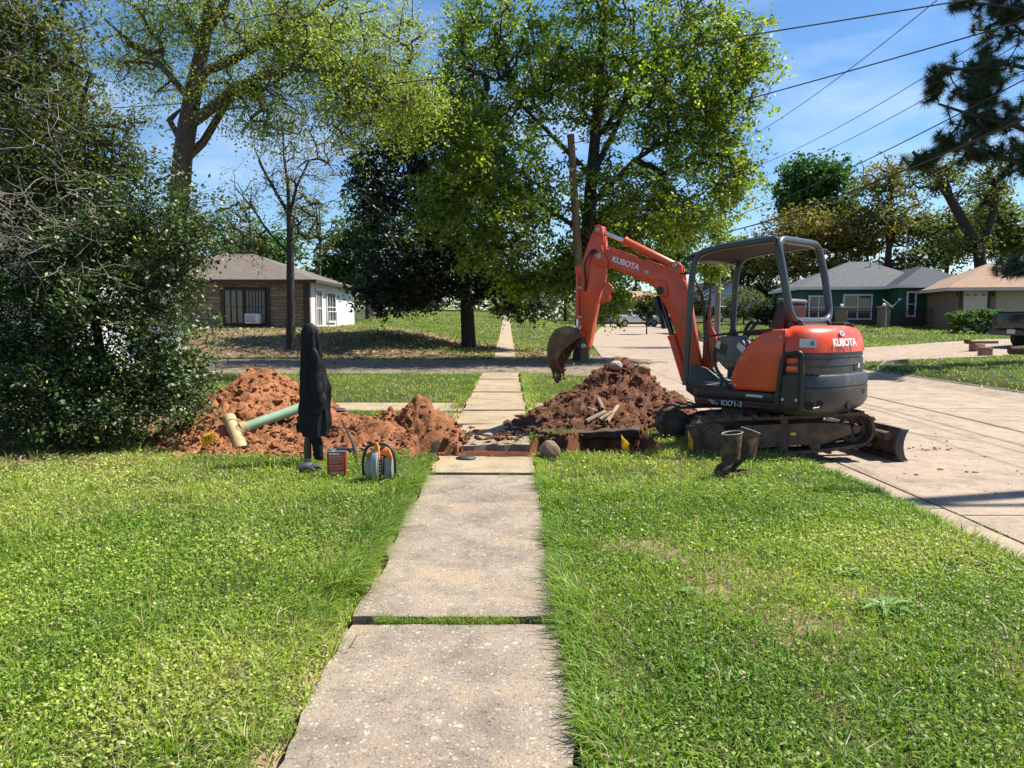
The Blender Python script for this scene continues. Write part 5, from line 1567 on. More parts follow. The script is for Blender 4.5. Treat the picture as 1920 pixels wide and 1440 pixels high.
# fallen dry leaves: on the shaded bank, round the big bush, a few on the near lawn
m_dry = leaf_mat("dry_leaves", (1, 1, 1), .8, .12, .2, (1.1, .9, .6))
n = 9000
x = rg.uniform(-19, 3.4, n); y = rg.uniform(28.7, 42, n)
k = (rg.random(n) < (1 - smooth(36, 42, y)) * .9) & ~any_paved(x, y); x, y = x[k], y[k]
xb = rg.uniform(-7.2, -3.3, 5200); yb = rg.uniform(7.3, 11.5, 5200); kb = (xb < -3.4 - .9 * rg.random(5200)) & lawn_ok(xb, yb); xb, yb = xb[kb], yb[kb]
xn = rg.uniform(-4, 3.1, 620); yn = rg.uniform(2, 8.3, 620); kn = lawn_ok(xn, yn); xn, yn = xn[kn], yn[kn]
xc = rg.uniform(-14, 3, 900); yc_ = rg.uniform(20.5, 29, 900)
xp = np.concatenate([rg.normal(1.42, .22, 60), rg.normal(1.1, .15, 30), rg.normal(1.9, .2, 30)]); yp = np.concatenate([rg.normal(3.55, .22, 60), rg.normal(4.05, .2, 30), rg.normal(3.8, .25, 30)])
X_ = np.concatenate([x, xb, xn, xp, xc]); Y_ = np.concatenate([y, yb, yn, yp, yc_]); m = len(X_)
sz = np.concatenate([rg.uniform(.08, .2, len(x)), rg.uniform(.03, .065, len(xb)), rg.uniform(.012, .040, len(xn)), rg.uniform(.012, .036, len(xp)), rg.uniform(.05, .12, len(xc))])
cl = np.array([[.34, .23, .13], [.26, .16, .085], [.42, .32, .20], [.18, .11, .06]])[rg.integers(0, 4, m)] * rg.uniform(.7, 1.2, (m, 1))
zz = terrain(X_, Y_) + rg.uniform(.015, .05, m)
V, q, t, C = flat_leaves(X_, Y_, sz, zz, cl, rg, .6, .24)
link("fallen_leaves", np_mesh("fallen_leaves", V, q, None, m_dry, C), kind="stuff", label="dry brown leaves fallen on the bank and lawn", cat="leaves")

# rosette weeds
m_weed = leaf_mat("broad_weed_leaf", (1, 1, 1), .4, .25, .5)
def weed(x, y, n, L, wd, label, seed):
    r_ = np.random.default_rng(seed)
    V, Q, C = [], [], []
    for i in range(n):
        a = i * 2.4 + r_.normal(0, .2); l = L * r_.uniform(.6, 1.1); up = r_.uniform(.15, .8)
        c = np.array([.14, .24, .055]) * r_.uniform(.8, 1.25)
        for j in range(6):
            t = j / 5
            w = wd * math.sin(math.pi * min(.95, t * .85 + .1)) * 1.0
            rr_ = l * t * math.cos(up * .7); z = .02 + l * (up * t - .75 * up * t * t) 
            p = np.array([math.cos(a) * rr_, math.sin(a) * rr_, z]); s = np.array([-math.sin(a), math.cos(a), 0])
            V += [p - s * w + [0, 0, w * .4], p, p + s * w + [0, 0, w * .4]]; C += [c * .95, c * 1.3, c]
        b = len(V) - 18
        for j in range(5):
            for k_ in range(2):
                Q.append([b + j * 3 + k_, b + j * 3 + k_ + 1, b + j * 3 + k_ + 4, b + j * 3 + k_ + 3])
    return link("plantain_weed", np_mesh("plantain_weed", np.array(V), np.array(Q), None, m_weed, np.array(C), True), None, (x, y, float(terrain(x, y))), label=label, cat="weed", group="broad-leaved weeds in the lawn")
p = pix(1660, 1150, 3.72); weed(p.x, p.y, 13, .17, .016, "large rosette weed with long strap leaves on the right lawn", 1)
p = pix(1595, 1075, 4.25); weed(p.x, p.y, 9, .10, .016, "small pale rosette weed beyond the large one on the right lawn", 2)
p = pix(1290, 1120, 3.95); weed(p.x, p.y, 7, .08, .018, "small rosette weed on the right lawn nearest the sidewalk", 3)
# ------------------------------------------------------------------ trees
m_bark = mat("grey_brown_bark", (.115, .088, .066), (.055, .042, .032), .9, scale=5, mapscale=(4, 4, .8), bump_s=.8, bump_scale=12)
m_barkd = mat("dark_bark", (.050, .038, .030), (.025, .020, .017), .9, scale=5, mapscale=(4, 4, .8), bump_s=.8, bump_scale=12)
m_twig = mat("pale_dry_twigs", (.26, .22, .175), (.15, .125, .10), .9, scale=6)

def seg_tubes(segs, sides=6):
    """segments (p0, p1, r0, r1) -> tapered tubes in one vertex/quad set"""
    S = len(segs)
    p0 = np.array([s[0] for s in segs], float); p1 = np.array([s[1] for s in segs], float)
    r0 = np.array([s[2] for s in segs], float); r1 = np.array([s[3] for s in segs], float)
    d = p1 - p0; L = np.linalg.norm(d, axis=1); L[L == 0] = 1e-6; d /= L[:, None]
    ref = np.where(np.abs(d[:, 2:3]) < .9, np.array([[0, 0, 1.]]), np.array([[1., 0, 0]]))
    u = np.cross(d, ref); u /= np.linalg.norm(u, axis=1)[:, None]; v = np.cross(d, u)
    a = np.arange(sides) * 2 * np.pi / sides
    ring = u[:, None] * np.cos(a)[None, :, None] + v[:, None] * np.sin(a)[None, :, None]
    e = (d * np.minimum(r1, .3 * L)[:, None])[:, None] * .6
    V = np.concatenate([p0[:, None] - e * .5 + ring * r0[:, None, None], p1[:, None] + e * .5 + ring * r1[:, None, None]], 1).reshape(-1, 3)
    b = (np.arange(S) * sides * 2)[:, None, None]
    k = np.arange(sides); k2 = (k + 1) % sides
    Q = (b + np.stack([k, k2, k2 + sides, k + sides], -1)[None]).reshape(-1, 4)
    return V, Q

def wiggle(p, q, n, amp, rng, up=0.):
    p, q = np.asarray(p, float), np.asarray(q, float)
    L = np.linalg.norm(q - p)
    out = [p]
    for i in range(1, n):
        t = i / n
        out.append(p + (q - p) * t + rng.normal(0, amp * L, 3) + np.array([0, 0, up * L * math.sin(math.pi * t)]))
    return out + [q]

def grow(base_lines, targets, rng, r_tip=.012, r_pow=2.2, mid=2, amp=.06, up=.06, min_h=0., branch_bias=.0):
    """joins every target point to the nearest wood, then thickens by what each limb carries.
       base_lines: list of polylines [(x,y,z,r)...] of the trunk and main limbs"""
    nodes, parent, fixed = [], [], []
    for ln in base_lines:
        prev = -1
        if nodes:
            d = [np.linalg.norm(np.array(ln[0][:3]) - n) for n in nodes]; prev = int(np.argmin(d))
        for p in ln:
            nodes.append(np.array(p[:3], float)); parent.append(prev); fixed.append(p[3]); prev = len(nodes) - 1
    nb = len(nodes)
    A = np.array(nodes)
    T = np.asarray(targets)
    dist = np.array([np.min(np.linalg.norm(A - t, axis=1)) for t in T])
    pos = list(nodes)
    arr = np.zeros((nb + len(T) * (mid + 1) + 5, 3)); arr[:nb] = A; cnt = nb
    hops = np.zeros(len(arr))
    ends = []
    for i in np.argsort(dist):
        t = T[i]
        d = np.linalg.norm(arr[:cnt] - t, axis=1)
        low = np.where(arr[:cnt, 2] < min_h, 1e3, 0) + np.clip(arr[:cnt, 2] - t[2], 0, 99) * .6 + hops[:cnt] * branch_bias
        j = int(np.argmin(d + low))
        pts = wiggle(arr[j], t, mid + 1 if d[j] > .5 else 1, amp, rng, up)
        pr_ = j
        for p in pts[1:]:
            arr[cnt] = p; parent.append(pr_); fixed.append(0); hops[cnt] = hops[pr_] + 1; pr_ = cnt; cnt += 1
        ends.append(pr_)
    load = np.zeros(cnt)
    for e in ends: load[e] += 1
    for k in range(cnt - 1, -1, -1):
        if parent[k] >= 0: load[parent[k]] += load[k]
    segs = []
    rad = np.array([max(f, 0) if f else r_tip * max(l, 1) ** (1 / r_pow) for f, l in zip(fixed, load)])
    for k in range(cnt):
        j = parent[k]
        if j < 0: continue
        r0 = min(rad[j], rad[k] * 1.35) if not fixed[k] else rad[j]
        segs.append((arr[j], arr[k], r0, rad[k]))
    return segs

def ell_points(c, r, n, rng, shell=.55, flat_low=0.):
    v = rng.normal(0, 1, (n, 3)); v /= np.linalg.norm(v, axis=1)[:, None]
    s = (shell + (1 - shell) * rng.random((n, 1))) * (rng.random((n, 1)) ** .25)
    P = np.asarray(c) + v * s * np.asarray(r)
    return P

def leaves(centers, per, sigma, L, W, pal, rng, up=.5, droop=0., jitter=.25, per_clump_var=.18, twigs=0, hang=0.):
    """leaf rhombs in loose clumps; colour varies from clump to clump and leaf to leaf"""
    nc = len(centers); n = nc * per
    C0 = np.asarray(centers)
    sg = np.asarray(sigma) * np.ones(3)
    ntw = max(4, per // 8)
    dr = rng.normal(0, 1, (nc, ntw, 3)); dr /= np.linalg.norm(dr, axis=2)[..., None]
    dr = dr * sg * rng.uniform(.7, 2.3, (nc, ntw, 1))
    dr[:, :, 2] -= hang * rng.random((nc, ntw))
    ti = rng.integers(0, ntw, n); ci = np.repeat(np.arange(nc), per)
    tv = dr[ci, ti]; tt_ = rng.uniform(.25, 1.08, (n, 1))
    off = tv * tt_ + rng.normal(0, 1, (n, 3)) * (sg * .13 + .25 * L)
    P = C0[ci] + off
    leaves.twigs = (np.repeat(C0, ntw, 0), C0.repeat(ntw, 0) + dr.reshape(-1, 3))
    nrm = rng.normal(0, 1, (n, 3)); nrm /= np.linalg.norm(nrm, axis=1)[:, None]
    nrm[:, 2] = np.abs(nrm[:, 2]) + up
    nrm += .25 * off / (np.linalg.norm(off, axis=1)[:, None] + 1e-6)
    nrm /= np.linalg.norm(nrm, axis=1)[:, None]
    u = rng.normal(0, .7, (n, 3)) + tv / (np.linalg.norm(tv, axis=1)[:, None] + 1e-6); u[:, 2] -= droop
    u -= nrm * (u * nrm).sum(1)[:, None]; u /= np.linalg.norm(u, axis=1)[:, None]
    v = np.cross(nrm, u)
    s = rng.uniform(.6, 1.25, (n, 1))
    V = np.stack([P - u * L * .5 * s, P + v * W * .5 * s + u * L * .05 * s, P + u * L * .5 * s, P - v * W * .5 * s + u * L * .05 * s], 1).reshape(-1, 3)
    q = (np.arange(n) * 4)[:, None] + np.array([[0, 1, 2, 3]])
    pal = np.asarray(pal, float)
    k = np.clip(np.repeat(rng.random(len(centers)), per) * .6 + rng.random(n) * .4, 0, .9999) * (len(pal) - 1)
    i0 = k.astype(int); f = (k - i0)[:, None]
    col = pal[i0] * (1 - f) + pal[i0 + 1] * f
    cv = np.repeat(1 + per_clump_var * rng.normal(0, 1, len(centers)), per)[:, None]
    col = np.clip(col * np.clip(cv, .5, 1.6) * rng.uniform(1 - jitter, 1 + jitter, (n, 1)), .002, .9)
    return V, q, np.repeat(col, 4, 0)

def tree(name, base, lines, targets, leafargs, label, cat="tree", group=None, bark=None, leafm=None, seed=1, wood=None, extra_leaf=None, leaf_targets=None):
    rng = np.random.default_rng(seed)
    root = empty(name, base, 0, label, cat, group)
    base = np.asarray(base, float)
    wa = dict(r_tip=.012); wa.update(wood or {})
    segs = grow(lines, targets, rng, **{k_: v_ for k_, v_ in wa.items() if k_ != 'twig'})
    tw_r = wa.pop('twig', 0)
    if leafargs:
        sets = []
        off = 0
        LT = targets if leaf_targets is None else leaf_targets
        Vs, Qs, Cs = [], [], []
        for la in ([leafargs] + (extra_leaf or [])):
            la = dict(la)
            frac = la.pop('frac', 1.0)
            tt = LT[rng.random(len(LT)) < frac] if frac < 1 else LT
            V, q, C = leaves(tt, rng=rng, **la)
            Vs.append(V - base); Qs.append(q + off); Cs.append(C); off += len(V)
            if tw_r:
                tws = leaves.twigs
        link("crown", np_mesh("crown", np.concatenate(Vs), np.concatenate(Qs), None, leafm, np.concatenate(Cs)), root)
    V, Q = seg_tubes(segs, 7)
    if tw_r and leafargs:
        V2, Q2 = seg_tubes([(a_, b_, tw_r, tw_r * .5) for a_, b_ in list(zip(*tws))[::2]], 3)
        Q = np.concatenate([Q, Q2 + len(V)]); V = np.concatenate([V, V2])
    link("trunk", np_mesh("trunk", V - base, Q, None, bark or m_bark, None, True), root)
    return root

m_lf_holly = leaf_mat("glossy_holly_leaf", (1, 1, 1), .46, .22, .5)
m_lf_mag = leaf_mat("glossy_magnolia_leaf", (1, 1, 1), .46, .12, .45)
m_lf_gum = leaf_mat("fresh_spring_leaf", (1, 1, 1), .45, .50, .4, (1.35, 1.25, .45))
m_lf_oak = leaf_mat("young_oak_leaf", (1, 1, 1), .5, .5, .35, (1.2, 1.2, .5))
m_lf_far = leaf_mat("distant_leaf", (1, 1, 1), .6, .35, .3)
m_needle = leaf_mat("pine_needle", (1, 1, 1), .5, .18, .4)
def tz(x, y): return float(terrain(x, y))

# --- holly-like evergreen bush on the left, in two storeys
rg = np.random.default_rng(301)
hb = np.array([-5.0, 9.2, 0.])
T = np.concatenate([
    ell_points((-4.75, 9.0, 1.55), (1.38, 1.15, 1.50), 430, rg, .5), ell_points((-5.3, 8.8, .75), (1.5, .9, .75), 200, rg, .4), ell_points((-7.0, 9.4, 1.5), (1.2, 1.2, 1.5), 160, rg, .4),
    ell_points((-4.35, 9.2, 2.45), (1.15, 1.0, .85), 170, rg, .5),
    ell_points((-6.0, 9.4, 1.6), (1.3, 1.2, 1.6), 220, rg, .5),
    ell_points((-5.4, 9.4, 3.3), (1.25, 1.1, 1.25), 230, rg, .45),
    ell_points((-6.2, 9.7, 4.7), (1.55, 1.1, 1.6), 230, rg, .35),
    ell_points((-3.95, 8.85, .75), (.75, .6, .65), 75, rg, .4)])
T = np.concatenate([T, ell_points((-5.0, 8.35, .35), (1.7, .4, .38), 110, rg, .3)])
T = T[T[:, 2] > .08]
# open, bare hollows under the skirt where the wall behind shows
keep = ~((np.abs(T[:, 0] + 5.1) < .9) & (T[:, 2] < 1.5) & (T[:, 2] > .35) & (rg.random(len(T)) < .25))
keep &= ~((T[:, 0] > -4.2) & (T[:, 2] > 3.6))
T = T[keep]
TU = T[T[:, 2] > 3.05]; T = T[T[:, 2] <= 3.45]; LT_ = T
tree("holly_bush", (-5.0, 9.2, 0), [[(-5.0, 9.5, -.1, .07), (-5.05, 9.5, .7, .06), (-5.15, 9.45, 1.8, .05), (-5.4, 9.45, 3.0, .035)], [(-5.3, 9.5, -.1, .06), (-5.5, 9.5, 1.0, .05), (-5.95, 9.5, 2.3, .04)], [(-4.8, 9.4, -.1, .045), (-4.6, 9.35, .7, .04), (-4.35, 9.2, 1.7, .03)]],
     T, dict(per=72, sigma=(.17, .17, .14), L=.055, W=.031, pal=[(.022, .046, .014), (.042, .080, .022), (.075, .12, .032), (.17, .20, .06)], up=.35), "tall glossy evergreen bush at the left edge", "bush", bark=m_barkd, leafm=m_lf_holly, seed=5, wood=dict(r_tip=.004, mid=3, amp=.09, branch_bias=.01, twig=.0018), leaf_targets=LT_,
     extra_leaf=[dict(per=4, sigma=(.22, .22, .2), L=.05, W=.028, pal=[(.20, .20, .03), (.30, .24, .04), (.16, .05, .03)], frac=.6)])
TU = np.concatenate([TU, ell_points((-7.0, 10.2, 5.2), (1.6, 1.2, 1.6), 90, rg, .3)])
tree("olive_tree", (-5.9, 10.0, 0), [[(-5.9, 10.0, -.1, .13), (-5.95, 10.0, 1.6, .11), (-6.0, 9.9, 3.0, .09), (-6.3, 9.8, 4.6, .06)], [(-5.95, 10, 1.9, .07), (-5.5, 9.8, 3.2, .055), (-5.2, 9.6, 4.2, .03)]],
     TU, dict(per=72, sigma=(.22, .22, .18), L=.060, W=.030, pal=[(.03, .055, .015), (.065, .10, .024), (.12, .15, .035), (.24, .23, .06)], up=.2), "small-leaved olive-green tree rising above the left bush", bark=m_bark, leafm=m_lf_oak, seed=12, wood=dict(r_tip=.006, mid=3, amp=.10, branch_bias=.01, twig=.003))
# bare twiggy growth tangled through the bush: a dry vine
rgv = np.random.default_rng(305)
segs = []
for i in range(190):
    p = np.array([rgv.uniform(-6.6, -4.5), rgv.uniform(8.0, 8.9), rgv.uniform(1.9, 4.9)])
    if rgv.random() < .5: p = np.array([rgv.uniform(-6.0, -4.3), rgv.uniform(7.85, 8.3), rgv.uniform(1.9, 2.8)])
    d = np.array([rgv.normal(.3, .6), rgv.normal(-.1, .25), rgv.normal(-.15, .6)]); r0 = rgv.uniform(.003, .007)
    for j in range(7):
        d = d + rgv.normal(0, .35, 3); d /= np.linalg.norm(d)
        q = p + d * rgv.uniform(.05, .13)
        segs.append((p, q, r0 * (1 - j * .1), r0 * (1 - (j + 1) * .1))); p = q
V, Q = seg_tubes(segs, 4)
vr = empty("dry_vine", (-5.4, 8.6, 0), label="tangle of bare pale twigs hanging in the upper left bush", cat="vine")
link("twigs", np_mesh("twigs", V - np.array([-5.4, 8.6, 0]), Q, None, m_twig), vr)

# --- big oak behind, with spreading limbs
def P3(px, py, d): 
    p = pix(px, py, d); return (p.x, p.y, p.z)
def line(pts, d): return [P3(a, b, d if len(o) < 2 else o[1]) + (o[0],) for a, b, *o in pts]
D = 21.0
b0 = P3(330, 700, D)
oak_l = [line([(322, 705, .36), (332, 560, .31), (336, 400, .27), (342, 300, .26), (352, 232, .25), (366, 150, .21), (380, 90, .18), (392, 20, .15), (400, -80, .10), (405, -190, .06)], D),
         line([(352, 232, .20), (385, 212, .15, 20.8), (440, 168, .13, 20.5), (500, 138, .11, 20.2), (560, 128, .09, 20), (640, 132, .065, 19.8), (720, 158, .045, 19.6)], D),
         line([(344, 300, .15), (380, 268, .11, 21.3), (418, 205, .10, 21.5), (445, 165, .06, 21.6)], D),
         line([(384, 134, .14), (440, 110, .12, 21.2), (520, 62, .10, 21.4), (590, 22, .085, 21.6), (680, -30, .06, 22)], D),
         line([(388, 60, .12), (420, 10, .10), (450, -60, .07)], D),
         line([(360, 190, .10), (300, 120, .08), (240, 75, .05), (190, 30, .03)], D),
         line([(346, 280, .07), (318, 225, .08), (338, 205, .03)], D)]
oak_l[2] = [(x, y, z, r) for x, y, z, r in oak_l[2]]
rg = np.random.default_rng(311)
def img_blob(px, py, d, rpx, rpy, rd, n, rng, shell=.2):
    c = pix(px, py, d); k = d / FPX
    return ell_points((c.x, c.y, c.z), (rpx * k, rd, rpy * k), n, rng, shell)
T = np.concatenate([img_blob(560, 50, 21, 260, 110, 3.2, 230, rg), img_blob(330, 30, 21, 170, 130, 3, 120, rg), img_blob(700, 140, 20, 150, 90, 2.2, 110, rg), img_blob(470, 170, 20.5, 150, 50, 2, 60, rg), img_blob(450, -120, 21, 330, 120, 3.5, 150, rg), img_blob(770, 60, 20.5, 60, 80, 2, 24, rg), img_blob(670, 210, 20, 110, 70, 2.2, 90, rg), img_blob(590, 110, 21, 260, 130, 3.5, 200, rg), img_blob(270, 110, 21.5, 90, 110, 2.5, 70, rg), img_blob(780, 190, 20, 80, 70, 2, 60, rg), img_blob(480, 230, 21, 110, 60, 2, 40, rg)])
tree("oak_tree", b0, oak_l, T, dict(per=48, sigma=(.50, .50, .36), L=.095, W=.042, pal=[(.15, .25, .040), (.24, .35, .055), (.35, .44, .08), (.42, .40, .10)], up=.1, hang=.28), "large oak with spreading limbs and thin yellow-green spring leaves", bark=m_bark, leafm=m_lf_oak, seed=6, wood=dict(r_tip=.010, mid=3, amp=.08, twig=.004))

# --- slender bare tree before the stone house
D = 29.5
rg = np.random.default_rng(321)
b1 = P3(546, 648, D)
T = np.concatenate([img_blob(560, 280, D, 110, 150, 1.9, 120, rg, .3), img_blob(500, 330, D, 70, 90, 1.5, 22, rg, .3), img_blob(620, 300, D, 50, 90, 1.4, 18, rg), img_blob(480, 460, D, 50, 40, 1.4, 12, rg), img_blob(590, 400, D, 40, 30, 1.2, 8, rg)])
tree("bare_tree", b1, [line([(546, 652, .20), (545, 560, .165), (544, 430, .13), (542, 400, .11)], D), line([(542, 402, .085), (520, 365, .06), (495, 320, .045), (478, 280, .02)], D), line([(542, 402, .08), (540, 350, .06), (532, 290, .04), (530, 230, .02)], D), line([(543, 402, .07), (556, 350, .05), (580, 300, .03)], D), line([(545, 480, .05), (500, 430, .045), (470, 385, .03), (440, 350, .02)], D)],
     T, dict(per=26, sigma=(.5, .5, .4), L=.10, W=.05, pal=[(.14, .13, .05), (.22, .22, .06), (.25, .15, .07)], frac=.6), "slender nearly bare tree in front of the stone house", bark=m_barkd, leafm=m_lf_oak, seed=7, wood=dict(r_tip=.010, mid=3, amp=.05, up=.1, twig=.008))

# --- dark magnolia by the far walk
D = 35.0
rg = np.random.default_rng(331)
b2 = P3(878, 645, D)
b2 = (b2[0], b2[1], tz(b2[0], b2[1]))
T = np.concatenate([img_blob(790, 430, D, 155, 160, 5.2, 400, rg, .5), img_blob(740, 545, D, 105, 50, 4.4, 180, rg, .4), img_blob(700, 330, D, 60, 120, 2.8, 100, rg, .4), img_blob(900, 500, D, 140, 80, 4.0, 210, rg, .5), img_blob(850, 280, D, 150, 130, 3.8, 230, rg, .5), img_blob(760, 250, D, 70, 90, 2.6, 70, rg, .4), img_blob(990, 560, D, 80, 42, 2.8, 70, rg, .4)])
T = T[T[:, 2] > tz(-2, 36) + 1.0]
tree("magnolia_tree", b2, [[(b2[0], D, b2[2] - .2, .42), (b2[0] + .02, D, b2[2] + .25, .34), (b2[0] - .05, D, b2[2] + 1.8, .30), (b2[0] - .1, D + .1, b2[2] + 4, .24), (b2[0] - .3, D, b2[2] + 7, .16), (b2[0] - .5, D, b2[2] + 10, .08)]],
     T, dict(per=46, sigma=(.42, .42, .36), L=.21, W=.10, pal=[(.008, .018, .007), (.014, .030, .010), (.024, .046, .014), (.045, .065, .022)], up=.3), "dark dense magnolia with thick trunk beside the far sidewalk", bark=m_barkd, leafm=m_lf_mag, seed=8, wood=dict(r_tip=.016, mid=2, amp=.06, min_h=b2[2] + 1.2))

# --- bright spring-green tree in the verge
D = 28.0
rg = np.random.default_rng(341)
bx = 2.50
gum_l = [[(bx, D, -.15, .34), (bx + .02, D, .4, .28), (bx + .1, D, 3, .25), (bx + .3, D, 6, .22), (bx + .55, D, 9, .18), (bx + .7, D - .2, 12, .13), (bx + .8, D - .2, 15.5, .07)],
         line([(1120, 310, .12), (1160, 230, .09), (1185, 120, .07), (1190, 20, .05)], D), line([(1112, 380, .11), (1190, 300, .09), (1270, 250, .06), (1340, 190, .04)], D), line([(1108, 330, .11), (1040, 260, .08), (980, 200, .05), (930, 150, .03)], D - .6), line([(1125, 250, .10), (1220, 130, .07), (1290, 40, .05), (1340, -40, .03)], D), line([(1100, 440, .09), (1010, 380, .07), (930, 330, .04)], D - 1.5)]
T = np.concatenate([img_blob(1180, 130, D, 230, 200, 5.0, 420, rg, .35), img_blob(1310, 220, D, 130, 190, 3.5, 230, rg, .3), img_blob(1000, 110, D, 150, 150, 4.5, 190, rg, .35), img_blob(960, 360, D - 1.5, 130, 140, 4.0, 220, rg, .35), img_blob(1180, 400, D, 160, 120, 4.5, 270, rg, .35), img_blob(1080, 500, D, 140, 75, 3.2, 130, rg, .3), img_blob(1290, 420, D + 1, 95, 75, 2.6, 80, rg, .3),
                    img_blob(1150, 560, D, 60, 50, 1.5, 34, rg, .2), img_blob(1200, -160, D, 250, 170, 5, 170, rg, .4), img_blob(1330, 60, D, 110, 100, 3, 70, rg, .3), img_blob(1000, 530, D + 1, 110, 50, 2.6, 70, rg, .3), img_blob(900, 470, D - 1.0, 70, 60, 2.5, 50, rg, .3), img_blob(900, 250, D - .5, 90, 110, 3.0, 110, rg, .3), img_blob(830, 380, D, 95, 110, 2.6, 90, rg, .3), img_blob(770, 230, D + 1, 70, 80, 2.4, 60, rg, .3), img_blob(850, 180, D + .5, 90, 80, 2.6, 60, rg, .3), img_blob(880, 60, D, 70, 90, 3, 70, rg, .3), img_blob(1390, 120, D, 75, 110, 2.6, 90, rg, .25), img_blob(1380, 330, D, 60, 90, 2.2, 60, rg, .25)])
tree("sweetgum_tree", (bx, D, 0), gum_l, T, dict(per=46, sigma=(.40, .40, .30), L=.135, W=.092, pal=[(.065, .13, .018), (.12, .215, .024), (.22, .325, .034), (.40, .46, .05)], up=.15, hang=.30, per_clump_var=.28), "tall bright green spring tree rising behind the leaning utility pole", bark=m_barkd, leafm=m_lf_gum, seed=9, wood=dict(r_tip=.012, mid=3, amp=.07, branch_bias=.03, twig=.005))
# small leafy twig tree by the second pole
rg = np.random.default_rng(345)
D = 41
T = np.concatenate([img_blob(1335, 500, D, 42, 30, 1.2, 34, rg, .2), img_blob(1345, 430, D, 35, 60, 1.0, 26, rg, .2)])
bs_ = pix(1330, 590, D)
tree("sapling_tree", (bs_.x, D, tz(bs_.x, D)), [[(bs_.x, D, tz(bs_.x, D) - .1, .10), (bs_.x, D, 2.2, .08), (bs_.x + .1, D, 4.5, .06), (bs_.x + .2, D, 7, .03)]], T, dict(per=60, sigma=(.42, .42, .34), L=.16, W=.10, pal=[(.10, .20, .02), (.18, .27, .03), (.25, .30, .04)], up=.15), "small yellow-green tree growing round the second utility pole", leafm=m_lf_gum, seed=10)

# --- pine at the right edge: its trunk stands beyond the frame, its boughs reach in
rg = np.random.default_rng(351)
D = 22.0
pine_l = [line([(2075, 690, .27), (2072, 500, .24), (2068, 300, .21), (2066, 100, .17), (2066, -120, .12), (2066, -330, .05)], D),
          line([(2068, 330, .10), (1990, 270, .08), (1900, 235, .065), (1820, 215, .045), (1760, 195, .03)], D - .5), line([(2068, 430, .10), (1990, 360, .08), (1900, 300, .065), (1810, 275, .05), (1740, 290, .03)], D),
          line([(2066, 190, .09), (1980, 140, .07), (1890, 120, .05), (1800, 130, .03), (1760, 120, .02)], D - .6), line([(2066, 80, .08), (1980, 40, .06), (1900, 15, .045), (1830, 5, .025)], D - .6), line([(2070, 520, .08), (1990, 500, .06), (1920, 505, .04), (1880, 520, .03)], D - .8)]
def tuft_pts(px, py, rx, ry, n, d=D, rd=1.2): return img_blob(px, py, d, rx, ry, rd, n, rg, .15)
T = np.concatenate([tuft_pts(1735, 300, 38, 26, 24, D, .8), tuft_pts(1780, 268, 50, 26, 26, D, .9), tuft_pts(1758, 150, 26, 58, 26, D, .6), tuft_pts(1850, 230, 85, 60, 70), tuft_pts(1850, 130, 80, 60, 70), tuft_pts(1890, 30, 75, 60, 70), tuft_pts(1812, 5, 50, 20, 18, D, .7), tuft_pts(1930, 300, 70, 60, 60), tuft_pts(1970, 150, 80, 160, 80), tuft_pts(1830, 180, 60, 35, 30), tuft_pts(1950, -110, 160, 90, 60), tuft_pts(1900, 505, 45, 28, 34, D, .9), tuft_pts(1840, 290, 60, 22, 24), tuft_pts(2090, 100, 130, 260, 110, D, 2.6), tuft_pts(2010, 480, 60, 50, 30)])
root = empty("pine_tree", (pine_l[0][0][0], D, tz(pine_l[0][0][0], D)), 0, "dark long-needled pine with leaning limb at the right edge", "tree")
base = np.array(root.location)
segs = grow(pine_l, T, rg, r_tip=.014, mid=3, amp=.08)
V, Q = seg_tubes(segs, 7)
link("trunk", np_mesh("trunk", V - base, Q, None, m_barkd, None, True), root)
def needles(centers, per, L, w, pal, rng):
    n = len(centers) * per
    ax = rng.normal(0, 1, (len(centers), 3)) + [-.3, -.1, .5]; ax /= np.linalg.norm(ax, axis=1)[:, None]
    ax = np.repeat(ax, per, 0)
    c = np.repeat(centers, per, 0) + ax * rng.uniform(-.16, .14, (n, 1))
    d = rng.normal(0, 1, (n, 3)) + ax * .7; d /= np.linalg.norm(d, axis=1)[:, None]
    s = np.cross(d, rng.normal(0, 1, (n, 3))); s /= np.linalg.norm(s, axis=1)[:, None]
    l = L * rng.uniform(.7, 1.15, (n, 1))
    V = np.stack([c - s * w, c + s * w, c + d * l + [0, 0, -.02]], 1).reshape(-1, 3)
    t = (np.arange(n) * 3)[:, None] + np.array([[0, 1, 2]])
    pal = np.asarray(pal); col = pal[rng.integers(0, len(pal), n)] * rng.uniform(.7, 1.2, (n, 1))
    return V, t, np.repeat(col, 3, 0)
V, t, C = needles(T, 160, .27, .0065, [(.022, .052, .026), (.036, .075, .034), (.065, .10, .04)], rg)
link("crown", np_mesh("crown", V - base, None, t, m_needle, C), root)
# --- far trees
def far_tree(px, d, base_py, blobs, pal, label, seed, L=.32, W=.2, per=40, sig=.7, name="tree", bark=None, frac=1., trunk_r=.3, rt=.03, group="trees beyond the houses"):
    rng = np.random.default_rng(seed)
    b = pix(px, base_py, d)
    z0 = tz(b.x, b.y)
    T = np.concatenate([img_blob(a, c, d, rx, ry, rx * d / FPX * .8, n, rng, .3) for a, c, rx, ry, n in blobs])
    T = T[T[:, 2] > z0 + .5]
    top = T[:, 2].max()
    return tree(name, (b.x, d, z0), [[(b.x, d, z0 - .2, trunk_r), (b.x, d, z0 + (top - z0) * .3, trunk_r * .75), (b.x + .2, d, z0 + (top - z0) * .6, trunk_r * .45), (b.x + .1, d, z0 + (top - z0) * .85, trunk_r * .2)]], T, dict(per=per, sigma=(sig, sig, sig * .75), L=L, W=W, pal=pal, up=.2, frac=frac), label, group=group, bark=bark, leafm=m_lf_far, seed=seed, wood=dict(r_tip=rt, mid=2, amp=.08, min_h=z0 + 1))
